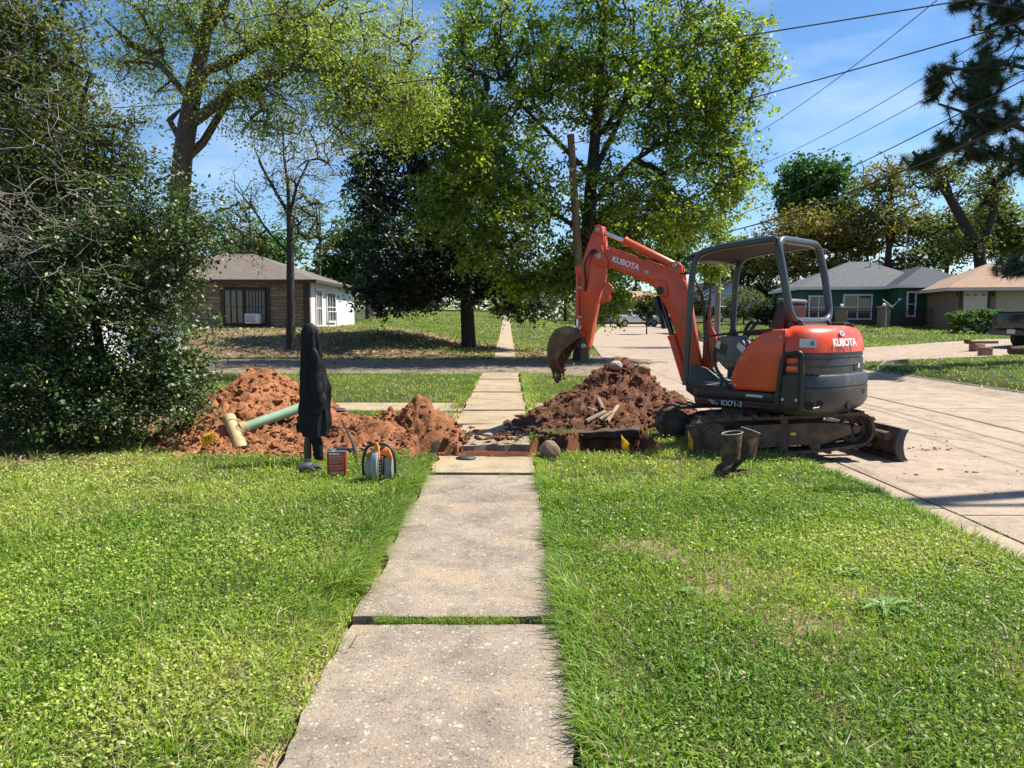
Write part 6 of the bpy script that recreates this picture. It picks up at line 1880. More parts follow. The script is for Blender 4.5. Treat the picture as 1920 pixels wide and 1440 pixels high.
GRN = [(.040, .11, .028), (.065, .15, .034), (.095, .19, .04)]
BRN = [(.18, .13, .035), (.28, .19, .045), (.24, .22, .05), (.15, .18, .04)]
OLV = [(.08, .12, .03), (.14, .17, .04), (.20, .21, .055)]
far_tree(1535, 84, 590, [(1530, 340, 85, 52, 150), (1490, 380, 60, 40, 60), (1560, 400, 70, 40, 60)], GRN, "round mid-green tree above the green house roof", 401, .45, .3, 60, .9)
far_tree(1560, 76, 590, [(1510, 440, 100, 55, 170), (1600, 450, 90, 65, 150), (1470, 490, 70, 50, 90), (1560, 510, 90, 40, 90)], BRN, "rusty-brown budding tree behind the green house", 402, .36, .2, 42, .8, frac=.85)
far_tree(1660, 74, 590, [(1660, 340, 95, 60, 130), (1640, 420, 110, 70, 150), (1720, 420, 80, 70, 120), (1700, 500, 90, 40, 80)], BRN + [(.12, .13, .03)], "tall sparse tree with orange buds behind the green house", 403, .32, .17, 34, .8, frac=.7, trunk_r=.45, rt=.04)
far_tree(1770, 72, 590, [(1780, 450, 85, 60, 150), (1840, 420, 70, 70, 100)], OLV, "olive-green tree behind the tan garage", 404, .34, .2, 42, .8, frac=.85)
far_tree(1890, 66, 600, [(1880, 430, 70, 90, 110), (1930, 470, 80, 100, 90)], OLV + [(.05, .07, .02)], "dark olive tree behind the pine", 405, .34, .2, 44, .8)
far_tree(1400, 80, 590, [(1400, 490, 85, 70, 150), (1440, 560, 60, 45, 90), (1350, 550, 60, 50, 80)], OLV, "soft grey-green tree left of the green house", 406, .34, .2, 44, .75)
far_tree(1190, 110, 590, [(1190, 500, 90, 55, 90), (1260, 480, 70, 50, 70)], GRN, "dark tree behind the far white pickup", 407, .5, .32, 46, 1.1)
far_tree(1060, 118, 588, [(1050, 520, 70, 60, 80), (1110, 540, 60, 40, 60)], OLV, "far green tree past the end of the sidewalk", 408, .5, .32, 46, 1.1)
far_tree(470, 62, 600, [(450, 410, 75, 80, 90), (400, 430, 50, 70, 50)], OLV, "thin budding tree behind the left end of the stone house roof", 409, .22, .12, 22, .8, frac=.7, trunk_r=.2)
far_tree(600, 64, 600, [(600, 430, 80, 75, 90), (550, 390, 60, 80, 60)], [(.10, .14, .03), (.16, .19, .04), (.2, .2, .05)], "thin budding tree behind the right end of the stone house roof", 410, .22, .12, 24, .8, frac=.7, trunk_r=.2)
far_tree(690, 78, 600, [(680, 460, 75, 90, 110), (640, 510, 60, 60, 80)], GRN, "dark tree behind the magnolia", 411, .42, .26, 46, .9)
far_tree(520, 74, 600, [(500, 470, 110, 50, 130), (420, 490, 70, 50, 70)], GRN + [(.15, .18, .05)], "green tree closing the gap behind the middle of the stone house roof", 414, .36, .22, 44, .9)
far_tree(820, 115, 585, [(800, 500, 100, 60, 80), (900, 520, 80, 50, 70)], OLV, "far green tree seen under the magnolia", 412, .5, .32, 46, 1.2)
rg = np.random.default_rng(413)
D = 60
T = np.concatenate([img_blob(1760, 330, D, 80, 60, 3, 60, rg, .2), img_blob(1850, 350, D, 70, 80, 3, 70, rg, .2), img_blob(1800, 470, D, 80, 40, 3, 40, rg, .2)])
bb = pix(1845, 610, D)
tree("forked_tree", (bb.x, D, tz(bb.x, D)), [[(bb.x, D, tz(bb.x, D) - .2, .55), *line([(1843, 545, .50), (1836, 470, .42), (1780, 368, .34), (1740, 312, .26), (1712, 285, .12)], D)], line([(1838, 475, .34), (1862, 400, .28), (1874, 330, .2), (1880, 270, .1)], D)], T, dict(per=30, sigma=(.7, .7, .55), L=.30, W=.16, pal=OLV + [(.20, .19, .05)], up=.2, frac=.8), "sparse tree with a thick leaning forked trunk behind the tan house", bark=m_barkd, leafm=m_lf_far, seed=413, wood=dict(r_tip=.04, mid=3, amp=.09))
# distant wood closing the view
rg = np.random.default_rng(421)
n = 900
a = rg.uniform(-1.05, 1.05, n); d = rg.uniform(150, 190, n)
x = np.sin(a) * d * 1.15; y = np.cos(a) * d * .6 + 75
T = np.stack([x, y, terrain(x, y) + rg.uniform(-1, 9.5, n) * (.6 + .5 * vnoise(a * 9, a * 0, 5))], -1)
V, q, C = leaves(T, 34, (2.4, 2.0, 1.2), .95, .7, OLV + GRN, rg, per_clump_var=.25)
link("distant_wood", np_mesh("distant_wood", V, q, None, m_lf_far, C), kind="stuff", label="distant line of trees closing the view", cat="wood")

n = 260
x = rg.uniform(-75, 60, n); y = 117 + rg.normal(0, 3, n)
T = np.stack([x, y, terrain(x, y) + rg.uniform(-.2, 2.6, n)], -1)
V, q, C = leaves(T, 34, (.9, .8, .6), .5, .34, OLV + GRN, rg, per_clump_var=.3)
link("far_thicket", np_mesh("far_thicket", V, q, None, m_lf_far, C), kind="stuff", label="low thicket beyond the far lawns", cat="thicket")
# --- clipped bushes and hedges
def bush(px, py, d, rpx, rpy, pal, label, seed, per=26, L=.14, n=150, name="round_bush", leafm=None, rd=None):
    rng = np.random.default_rng(seed)
    c = pix(px, py, d); k = d / FPX
    z0 = tz(c.x, c.y)
    T = ell_points((c.x, c.y, c.z), (rpx * k, rd or rpx * k, rpy * k), n, rng, .72)
    T = T[T[:, 2] > z0 + .05]
    return tree(name, (c.x, c.y, z0), [[(c.x, c.y, z0 - .1, .08), (c.x, c.y, z0 + .6, .05)]], T, dict(per=per, sigma=(.16, .16, .14), L=L, W=L * .6, pal=pal, up=.3), label, "bush", leafm=leafm or m_lf_far, seed=seed, wood=dict(r_tip=.012, mid=1))
DK = [(.016, .034, .014), (.028, .052, .018), (.045, .07, .022)]
bush(1213, 576, 62, 24, 27, DK, "round dark clipped bush beside the far kerb", 431, n=190)
bush(1302, 575, 62, 26, 20, DK, "low dark bush left of the second utility pole", 432)
bush(1395, 570, 60, 45, 36, OLV, "loose grey-green shrub behind the canopy", 433, n=220)
bush(1435, 585, 58, 26, 24, DK, "dark shrub against the left end of the green house", 434)
bush(938, 582, 92, 26, 12, OLV, "low shrubs beside the far end of the sidewalk", 435)
# clipped hedge beside the garage: box-like mass
rng = np.random.default_rng(436)
c = pix(1838, 605, 40); k = 40 / FPX
T = np.stack([rng.uniform(-1.25, 1.15, 420), rng.uniform(-.9, .9, 420), rng.uniform(.1, 1.25, 420)], -1)
T[:, 2] *= 1 - .18 * (np.abs(T[:, 0]) / 1.25) ** 3
e = (np.abs(T[:, 0]) > .9) | (np.abs(T[:, 1]) > .6) | (T[:, 2] > .9)
T = T[e] + [c.x, 40, tz(c.x, 40)]
tree("clipped_hedge", (c.x, 40, tz(c.x, 40)), [[(c.x, 40, tz(c.x, 40) - .1, .06), (c.x, 40, tz(c.x, 40) + .5, .04)]], T, dict(per=40, sigma=(.10, .10, .07), L=.09, W=.06, pal=[(.05, .12, .015), (.09, .17, .02), (.14, .22, .03)], up=.5), "bright clipped hedge in front of the garage wall", "hedge", leafm=m_lf_far, seed=436, wood=dict(r_tip=.01, mid=1))
# ------------------------------------------------------------------ houses
m_roofb = mat("brown_shingles", (.155, .120, .092), (.105, .082, .064), .9, scale=3, mapscale=(1, 1, 6), bump_s=.4, bump_scale=10)
m_roofgr = mat("grey_shingles", (.105, .108, .112), (.070, .072, .076), .9, scale=3, mapscale=(1, 1, 6), bump_s=.4, bump_scale=10)
m_roofnv = mat("navy_shingles", (.020, .026, .045), (.015, .018, .03), .8, scale=4, bump_s=.4, bump_scale=10)
m_rooft = mat("tan_shingles", (.34, .215, .135), (.24, .155, .10), .9, scale=3, mapscale=(1, 1, 6), bump_s=.4, bump_scale=10)
m_whitep = mat("white_house_paint", (.78, .77, .73), (.70, .69, .64), .6, scale=3, bump_s=.1)
m_green = mat("green_house_paint", (.018, .085, .055), (.014, .068, .045), .6, scale=2, bump_s=.1)
m_tan = mat("tan_siding", (.58, .46, .33), (.52, .41, .29), .7, scale=2)
m_garage = mat("garage_door_paint", (.68, .53, .42), (.60, .47, .37), .6, scale=2)
m_brick = mat("dark_brick", (.12, .065, .045), (.07, .042, .032), .9, scale=4, mapscale=(1, 1, 3), bump_s=.4)
m_brick2 = mat("tan_brick", (.30, .19, .12), (.20, .12, .08), .9, scale=6, mapscale=(1, 1, 3), bump_s=.4)
m_pane = glass_mat("window_glass")
m_trim = mat("white_trim", (.74, .73, .70), (.66, .65, .62), .55, scale=5)
m_dtrim = mat("brown_trim", (.06, .045, .033), (.04, .03, .024), .7, scale=5)
m_blue = mat("blue_shutter", (.03, .06, .22), (.03, .05, .18), .6)

def stone_mat():
    m, nt, bs, out = new_mat("shaded_ledge_stone")
    tc = nt.nodes.new("ShaderNodeTexCoord")
    br = nt.nodes.new("ShaderNodeTexBrick")
    mp = nt.nodes.new("ShaderNodeMapping"); mp.inputs['Rotation'].default_value = (R(90), 0, 0)
    nt.links.new(tc.outputs['Object'], mp.inputs[0]); 
    ds = noise_node(nt, 1.5, 4)
    vm = nt.nodes.new("ShaderNodeVectorMath"); vm.operation = 'MULTIPLY_ADD'
    nt.links.new(ds.outputs['Color'], vm.inputs[0]); vm.inputs[1].default_value = (.25, .25, .25); nt.links.new(mp.outputs[0], vm.inputs[2])
    nt.links.new(vm.outputs[0], br.inputs['Vector'])
    br.inputs['Color1'].default_value = (.33, .25, .16, 1); br.inputs['Color2'].default_value = (.17, .125, .085, 1); br.inputs['Mortar'].default_value = (.10, .08, .055, 1)  # stone and mortar darkened to carry the tree shade on the front wall
    br.inputs['Scale'].default_value = 1.0; br.inputs['Mortar Size'].default_value = .018; br.inputs['Brick Width'].default_value = .62; br.inputs['Row Height'].default_value = .17
    nt.links.new(br.outputs['Color'], bs.inputs['Base Color']); bs.inputs['Roughness'].default_value = .9
    bump(nt, bs, br.outputs['Fac'], -.6, .03)
    return m
m_stone = stone_mat()

def hip_roof(mb, x0, x1, y0, y1, ze, zr, ridge, over=.45, th=.16):
    """hip roof: ridge = (xa, xb) at the middle depth, th = fascia"""
    x0, x1, y0, y1 = x0 - over, x1 + over, y0 - over, y1 + over
    ym = (y0 + y1) / 2
    vs = [(x0, y0, ze), (x1, y0, ze), (x1, y1, ze), (x0, y1, ze), (ridge[0], ym, zr), (ridge[1], ym, zr)]
    fs = [(0, 1, 5, 4), (1, 2, 5), (2, 3, 4, 5), (3, 0, 4), (3, 2, 1, 0)]
    return mb.add(vs, fs)
def fascia(mb, x0, x1, y0, y1, ze, over=.45, th=.17):
    x0, x1, y0, y1 = x0 - over, x1 + over, y0 - over, y1 + over
    for c, s in ((((x0 + x1) / 2, y0 - .02, ze - th / 2 + .02), (x1 - x0 + .1, .05, th)), (((x0 + x1) / 2, y1 + .02, ze - th / 2 + .02), (x1 - x0 + .1, .05, th)), ((x0 - .02, (y0 + y1) / 2, ze - th / 2 + .02), (.05, y1 - y0 - .02, th)), ((x1 + .02, (y0 + y1) / 2, ze - th / 2 + .02), (.05, y1 - y0 - .02, th))):
        mb.box(c, s)
    return mb
def window(parent, c, w, h, face='-y', bars=1, trim=None, pane=None, hb=1, tw=.08):
    """framed window centred at c on a wall that faces -y or +x; c in the house's own space"""
    rot = Matrix.Identity(3) if face == '-y' else (Matrix.Rotation(R(90), 3, 'Z') if face == '+x' else Matrix.Rotation(R(-90), 3, 'Z'))
    f = MB()
    def bx(lc, s): f.box(Vector(c) + rot @ Vector(lc), tuple(abs(v) for v in (rot @ Vector(s))) if face != '-y' else s)
    for sx in (-1, 1): bx((sx * (w / 2 + tw / 2), -.04, 0), (tw, .10, h + 2 * tw))
    for sz in (-1, 1): bx((0, -.04, sz * (h / 2 + tw / 2)), (w, .10, tw))
    for i in range(bars): bx((-w / 2 + w * (i + 1) / (bars + 1), -.03, 0), (tw * .7, .07, h))
    for i in range(hb): bx((0, -.025, -h / 2 + h * (i + 1) / (hb + 1)), (w, .05, tw * .5))
    wd = f.build("window", trim or m_trim, parent, smooth_=0)
    g = MB(); g.box(Vector(c) + rot @ Vector((0, -.008, 0)), tuple(abs(v) for v in (rot @ Vector((w, .016, h)))))
    g.build("pane", pane or m_pane, wd, smooth_=0)
    return wd

def house(name, x, y, label, rz=0.):
    return empty(name, (x, y, 0), rz, label, "house")

# left: ledge-stone house
hs = house("stone_house", -10.75, 41.0, "tan ledge-stone house with brown hip roof and white side wall", 0)
z0 = tz(-12, 41) - .35
W, Dp, ze = 11.5, 11.5, 3.55
MB().box((-W / 2, .15, (z0 + ze) / 2), (W, .30, ze - z0)).build("front_wall", m_stone, hs, smooth_=0)
MB().box((-.15, Dp / 2 + .15, (z0 + ze) / 2), (.30, Dp - .3, ze - z0)).build("side_wall", m_whitep, hs, smooth_=0)
for i in range(14):
    zz = .9 + i * .19
    MB().box((.006, Dp / 2 + .2, zz), (.02, Dp - .42, .17)).build("clapboard", m_whitep, hs, smooth_=0)
MB().box((-W + .15, Dp / 2 + .15, (z0 + ze) / 2), (.30, Dp - .3, ze - z0)).box((-W / 2, Dp - .15, (z0 + ze) / 2), (W - .62, .30, ze - z0)).build("back_wall", m_stone, hs, smooth_=0)
MB().box((-W / 2, -.03, (z0 + .95) / 2 + .12), (W - .02, .10, .95 - z0 - .1)).build("plinth", m_brick, hs, smooth_=0)
MB().box((-.16, -.01, 2.2), (.34, .06, 2.7)).build("corner_board", m_dtrim, hs, smooth_=0)
rf = hip_roof(MB(), -W, 0, 0, Dp, ze, 5.45, (-6.6, -4.9)).build("roof", m_roofb, hs, smooth_=0)
fascia(MB(), -W, 0, 0, Dp, ze).build("fascia", m_dtrim, rf, smooth_=0)
MB().box((-8.8, 1.2, 4.15), (.30, .30, .35)).box((-8.8, 1.2, 4.36), (.42, .42, .06)).build("roof_vent", m_dtrim, rf, smooth_=0)
MB().cyl((-7.4, 3.0, 4.5), (-7.4, 3.0, 5.15), .09, 10).cyl((-7.4, 3.0, 5.15), (-7.4, 3.0, 5.25), .14, 10).build("flue", m_silver, rf)
MB().cyl((-1.8, 3.0, 4.2), (-1.8, 3.0, 4.9), .07, 10).build("flue", m_silver, rf)
MB().box((-5.6, Dp / 2, 5.47), (1.9, .3, .08)).build("ridge_cap", m_dtrim, rf, smooth_=0)
# wide window with dark surround and an air conditioner
MB().box((-3.4, -.03, 2.15), (2.6, .06, 2.05)).build("window_surround", m_dtrim, hs, smooth_=0)
window(hs, (-4.0, -.07, 2.15), .95, 1.7, bars=2, trim=m_dtrim, hb=1)
window(hs, (-2.85, -.07, 2.15), 1.0, 1.7, bars=5, trim=m_dtrim, pane=mat("net_curtain", (.30, .28, .25), (.22, .2, .18), .9), hb=1, tw=.05)
ac = MB().box((-2.9, -.30, 1.52), (.78, .5, .52)).build("air_conditioner", m_whitep, hs, bevel=.03)
MB().box((-2.98, -.56, 1.52), (.50, .02, .38)).build("grille", m_silver, ac, smooth_=0)
window(hs, (-7.9, -.05, 2.0), .9, 1.3, bars=1, trim=m_dtrim)
# side wall openings
for (yy2, w_, h_, z_) in ((1.7, 1.1, 1.9, 2.1), (4.6, 2.0, 1.6, 2.2)):
    window(hs, (.02, yy2, z_), w_, h_, '+x', 2, m_trim, None, 1, .1)
MB().box((.55, 1.4, .95), (1.0, 2.2, .30)).build("porch_step", m_brick2, hs, bevel=.02)
MB().tube([(.9, .4, 1.1), (.9, .4, 1.9), (.9, 2.3, 1.9), (.9, 2.3, 1.1)], .03, 6).build("porch_rail", m_trim, hs)

# hidden pale house behind the big bush
hw = house("white_house", -8.8, 15.5, "white house wall glimpsed through the big left bush")
MB().box((-5, 2.5, 1.6), (10, 5, 3.6)).build("wall", m_whitep, hw, smooth_=0)
for i in range(15):
    MB().box((-5, -.006, .1 + i * .22), (10.02, .03, .20)).build("clapboard", m_whitep, hw, smooth_=0)
MB().box((-5, -.0, -.1), (10.05, .06, .5)).build("foundation", m_brick2, hw, smooth_=0)
hip_roof(MB(), -10, 0, 0, 5, 3.4, 5.0, (-7, -3)).build("roof", m_roofb, hw, smooth_=0)
window(hw, (-2.2, -.02, 1.9), .9, 1.4, bars=1)

# green house across the street
gh = house("green_house", 20.4, 54.0, "dark green house with grey hip roof and white framed windows", R(-6))
zg = tz(24, 54) - .3
ze = 3.72
MB().box((4.6, 4.0, (zg + ze) / 2), (9.2, 8.0, ze - zg)).build("main_wall", m_green, gh, smooth_=0)
MB().box((8.0, -.9, (zg + ze) / 2), (4.9, 2.6, ze - zg)).build("wing_wall", m_green, gh, smooth_=0)
MB().box((3.4, -.02, zg + .55), (6.7, .10, 1.1)).box((8.0, -2.22, zg + .55), (4.96, .10, 1.1)).build("brick_base", m_brick, gh, smooth_=0)
rf = hip_roof(MB(), 0, 9.2, 0, 8, ze, 5.75, (4.2, 5.6), .5).build("roof", m_roofgr, gh, smooth_=0)
fascia(MB(), 0, 9.2, 0, 8, ze, .5, .2).build("fascia", m_trim, rf, smooth_=0)
mb = MB(); x0, x1, y0, y1 = 5.2, 10.9, -2.7, 5.0
mb.add([(x0, y0, ze + .01), (x1, y0, ze + .01), (x1, y1, ze + .01), (x0, y1, ze + .01), (8.05, .6, 5.15), (8.05, 4.0, 5.15)], [(0, 1, 4), (1, 2, 5, 4), (2, 3, 5), (3, 0, 4, 5), (3, 2, 1, 0)])
rf2 = mb.build("wing_roof", m_roofnv, gh, smooth_=0)
MB().box(((x0 + x1) / 2, y0 - .03, ze - .07), (x1 - x0, .06, .18)).box((x0 - .03, -1.6, ze - .07), (.06, 2.2, .18)).box((x1 + .03, 1.1, ze - .07), (.06, 7.4, .18)).build("fascia", m_trim, rf2, smooth_=0)
window(gh, (3.6, -.03, 2.35), 1.75, 1.55, bars=1, tw=.11); window(gh, (1.0, -.03, 2.3), 1.2, 1.5, bars=1, tw=.1)
window(gh, (6.3, -2.23, 2.5), .42, 1.5, bars=0, tw=.1); window(gh, (9.05, -2.23, 2.5), 1.9, 1.5, bars=1, tw=.11)
MB().cyl((5.4, 3.0, 5.2), (5.4, 3.0, 5.9), .06, 8).build("flue", m_silver, rf)
MB().cyl((8.6, 5.0, 3.0), (8.6, 5.0, 8.2), .03, 8).build("antenna_mast", m_silver, gh)
# iron fence with brick piers
m_iron = mat("black_iron", (.012, .012, .013), (.02, .02, .02), .5)
fe = empty("iron_fence", (18.5, 50.5, 0), R(-4), "black iron picket fence before the green house", "fence")
zf = tz(22, 50.5)
for i in range(64):
    x = i * .145
    MB().box((x, 0, zf + .62 + .12 * math.sin(math.pi * ((x * .55) % 1))), (.022, .022, 1.15)).build("picket", m_iron, fe, smooth_=0)
for zz in (.25, 1.0): MB().box((4.6, 0, zf + zz), (9.3, .03, .035)).build("rail", m_iron, fe, smooth_=0)
for i, (px, lab) in enumerate(((1576, "stone pier with ball cap left of the satellite dish"), (1655, "stone pier behind the satellite dish"))):
    p = pix(px, 600, 49.5)
    pi = empty("fence_pier", (p.x, 49.4, tz(p.x, 49.4)), label=lab, cat="pier", group="piers of the iron fence")
    MB().box((0, 0, .6), (.62, .5, 1.3)).build("shaft", m_brick2, pi, bevel=.02)
    MB().box((0, 0, 1.30), (.76, .62, .10)).build("cap", m_kerb, pi, bevel=.02)
    V, F = ico(2); link("ball", np_mesh("ball", V * .11 + [0, 0, 1.44], None, F, m_trim, None, True), pi)
# satellite dish on a post
p = pix(1660, 622, 45.0); zd = tz(p.x, 45)
sd = empty("satellite_dish", (p.x, 45, zd), label="small pale satellite dish on a post in the green house lawn", cat="satellite dish")
MB().cyl((0, 0, 0), (0, 0, 1.45), .035, 8).build("post", m_silver, sd)
rings = []
n_ = Vector((.62, -.25, .74)).normalized(); u = n_.orthogonal().normalized(); w_ = n_.cross(u)
for r_, dp in ((.02, 0), (.15, .015), (.30, .06), (.40, .11)):
    rings.append([Vector((0, -.05, 1.5)) + n_ * dp + (u * math.cos(a) + w_ * math.sin(a)) * r_ for a in np.linspace(0, 6.283, 19)[:-1]])
dd = MB().loft(rings, cap=False).build("dish", m_tan, sd)
dd.modifiers.new("t", 'SOLIDIFY').thickness = .02
MB().tube([(0, -.05, 1.38), (.35, -.2, 1.48), (.62, -.25, 1.78)], .02, 6).box((.64, -.26, 1.82), (.12, .1, .12)).build("feed_arm", m_silver, sd)

# tan house with garage
th_ = house("garage_house", 26.5, 46.0, "tan sided house with arched-window garage door and brown roof", R(-10))
zt = tz(28, 46) - .2; ze = 3.35
MB().box((1.1, 3.2, (zt + ze) / 2), (2.2, 6.0, ze - zt)).build("garage_wall", m_brick2, th_, smooth_=0)
MB().box((6.6, 3.4, (zt + ze) / 2), (8.8, 5.6, ze - zt)).build("side_wall", m_tan, th_, smooth_=0)
for i in range(15):
    MB().box((4.0, .585, zt + .3 + i * .19), (3.6, .03, .175)).build("clapboard", m_tan, th_, smooth_=0)
gd_ = MB().box((1.05, .16, zt + 1.35), (1.30, .10, 2.35)).build("garage_door", m_garage, th_, smooth_=0)
for i in range(4):
    MB().box((1.05, .10, zt + .45 + i * .46), (1.22, .03, .40)).build("door_panel", m_garage, gd_, bevel=.012)
for i in range(3):
    cx = .62 + i * .43
    for a in range(3):
        b = math.pi * (a + .5) / 3
        MB().prism([(cx, zt + 2.22), (cx + .15 * math.cos(b - .35), zt + 2.22 + .22 * math.sin(b - .35)), (cx + .15 * math.cos(b + .35), zt + 2.22 + .22 * math.sin(b + .35))], .085, .095, 'y').build("fan_light", m_pane, gd_, smooth_=0)
for x in (.28, 1.82): MB().box((x, .16, zt + 1.3), (.10, .12, 2.5)).build("door_jamb", m_dtrim, th_, smooth_=0)
for x in (.08, 2.02):
    MB().box((x, .05, zt + 2.35), (.14, .18, .30)).build("wall_lamp", m_iron, th_, bevel=.03)
rf = hip_roof(MB(), -.1, 11, .2, 6.2, ze, 5.0, (2.9, 8.5), .55).build("roof", m_rooft, th_, smooth_=0)
fascia(MB(), -.1, 11, .2, 6.2, ze, .55, .2).build("fascia", m_garage, rf, smooth_=0)
MB().box((7.9, .55, 2.2), (3.0, .08, 2.6)).build("pale_wall", m_whitep, th_, smooth_=0)
MB().box((7.2, .49, 2.1), (.42, .06, 1.7)).build("shutter", m_blue, th_, smooth_=0)
window(th_, (8.2, .52, 2.1), 1.2, 1.6, bars=1)

# far pale house with gable
wh = house("pale_house", 18.6, 76.0, "pale blue-grey house with low gable far up the street", R(10))
zw = tz(20, 76) - .4
MB().prism([(0, zw), (6.5, zw), (6.5, 3.6), (3.2, 5.3), (0, 3.6)], 0, 9, 'y').build("wall", mat("pale_blue_siding", (.55, .60, .66), (.48, .53, .60), .7), wh, smooth_=0)
MB().add([(-.4, -.4, 3.45), (3.2, -.4, 5.42), (6.9, -.4, 3.45), (-.4, 9.4, 3.45), (3.2, 9.4, 5.42), (6.9, 9.4, 3.45), (-.4, -.4, 3.35), (3.2, -.4, 5.32), (6.9, -.4, 3.35), (-.4, 9.4, 3.35), (3.2, 9.4, 5.32), (6.9, 9.4, 3.35)], [(0, 1, 4, 3), (1, 2, 5, 4), (6, 9, 10, 7), (7, 10, 11, 8), (0, 6, 7, 1), (1, 7, 8, 2), (3, 4, 10, 9), (4, 5, 11, 10), (0, 3, 9, 6), (2, 8, 11, 5)]).build("roof", m_roofgr, wh, smooth_=0)
window(wh, (3.2, -.02, 2.4), 1.1, 1.2, bars=1)
bh = house("brick_house", 12.5, 96.0, "low brick house with orange-brown roof and carport at the street's far end", R(0))
zb = tz(14, 96) - .4
MB().box((3, 3.5, zb + 1.6), (9, 6, 3.2)).build("wall", m_brick2, bh, smooth_=0)
hip_roof(MB(), -1.5, 7.5, .5, 6.5, zb + 3.1, zb + 4.6, (1.5, 4.5), .6).build("roof", mat("orange_shingles", (.42, .23, .13), (.33, .18, .1), .9, scale=3), bh, smooth_=0)
MB().box((-3.0, 2.5, zb + 3.0), (3.4, 5, .15)).cyl((-4.5, .2, zb), (-4.5, .2, zb + 3), .08, 8).build("carport", m_trim, bh, smooth_=0)

# ------------------------------------------------------------------ vehicles
m_tyre = mat("car_tyre", (.012, .012, .012), (.02, .02, .02), .8)
m_rim = mat("wheel_rim", (.45, .46, .48), (.35, .36, .38), .35, .8)
def wheel(parent, x, y, z, r=.37, w=.25):
    t = MB().cyl((x, y - w / 2, z), (x, y + w / 2, z), r, 24).build("wheel", m_tyre, parent, bevel=.04, seg=3)
    s = -1 if y < 0 else 1
    MB().cyl((x, y + s * (w / 2 - .02), z), (x, y + s * (w / 2 + .012), z), r * .62, 20).build("rim", m_rim, t, bevel=.015)
def pickup(loc, rz, paint, label, lift=1.0):
    root = empty("pickup_truck", loc, rz, label, "pickup truck")
    # x forward, tailgate at x=0
    MB().prism([(.02, .55), (.02, 1.28), (2.0, 1.30), (2.02, .50), (1.75, .50), (1.62, .78), (1.35, .88), (1.08, .78), (.95, .52), (.4, .50)], -.95, .95, 'y').build("bed", paint, root, bevel=.035, seg=3)
    MB().box((1.0, 0, 1.27), (1.85, 1.55, .12)).build("bed_well", m_dark, root, smooth_=0)
    MB().prism([(2.03, .50), (2.03, 1.30), (3.75, 1.28), (5.25, 1.15), (5.42, 1.0), (5.45, .55), (5.1, .52), (4.98, .80), (4.72, .90), (4.45, .80), (4.32, .52)], -.95, .95, 'y').build("body", paint, root, bevel=.05, seg=3)
    cab = [(2.08, 1.28), (2.20, 1.80), (2.45, 1.88), (3.35, 1.88), (4.15, 1.27)]
    MB().prism(cab, -.78, .78, 'y').build("cab", paint, root, bevel=.06, seg=3)
    for s in (-1, 1):
        MB().prism([(2.25, 1.32), (2.33, 1.74), (2.5, 1.80), (2.95, 1.80), (2.95, 1.32)], s * .782 - .01, s * .782 + .01, 'y').build("side_window", m_pane, root, smooth_=0)
        MB().prism([(3.02, 1.32), (3.02, 1.80), (3.30, 1.80), (3.85, 1.32)], s * .782 - .01, s * .782 + .01, 'y').build("side_window", m_pane, root, smooth_=0)
        MB().box((.01, s * .86, 1.0), (.05, .15, .40)).build("tail_light", m_seat, root, bevel=.01)
        MB().box((5.43, s * .72, .92), (.06, .30, .18)).build("headlight", m_chrome, root, bevel=.01)
        for x in (1.35, 4.72): wheel(root, x, s * .84, .37)
    MB().box((2.10, 0, 1.56), (.03, 1.3, .36), Matrix.Rotation(.22, 3, 'Y')).build("rear_window", m_pane, root, smooth_=0)
    MB().prism([(3.42, 1.82), (4.10, 1.32), (4.14, 1.34), (3.46, 1.85)], -.68, .68, 'y').build("windscreen", m_pane, root, smooth_=0)
    tg = MB().box((-.01, 0, .96), (.06, 1.50, .56)).build("tailgate", paint, root, bevel=.02)
    MB().box((-.045, 0, 1.08), (.02, .26, .07)).build("tailgate_handle", m_dark, tg, bevel=.006)
    rbm = MB().box((-.12, 0, .56), (.22, 1.86, .20)).build("rear_bumper", m_char, root, bevel=.04)
    MB().box((-.235, 0, .60), (.012, .32, .16)).build("licence_plate", m_decal, rbm, smooth_=0)
    MB().box((5.50, 0, .60), (.2, 1.86, .24)).build("front_bumper", m_chrome, root, bevel=.05)
    MB().box((5.44, 0, .88), (.06, 1.1, .22)).build("grille", m_dark, root, bevel=.01)
    return root
m_navy = mat("navy_truck_paint", (.014, .022, .030), (.012, .017, .024), .3, scale=3, coat=.5)
m_whc = mat("white_truck_paint", (.75, .76, .77), (.7, .71, .72), .35, coat=.4)
m_blkc = mat("black_car_paint", (.015, .016, .018), (.02, .02, .022), .25, coat=.5)
p = pix(1862, 652, 28.5)
pickup((18.45, 28.2, tz(18, 28.5)), R(20), m_navy, "dark pickup truck parked in the driveway at the right edge")
p = pix(1172, 592, 84); pickup((p.x - 1.6, 84, tz(p.x, 84)), R(12), m_whc, "white pickup truck parked far up the street")
p = pix(1330, 596, 66)
pickup((p.x + 1.5, 66, tz(p.x, 66)), R(200), m_blkc, "black truck parked in the shade near the second utility pole")
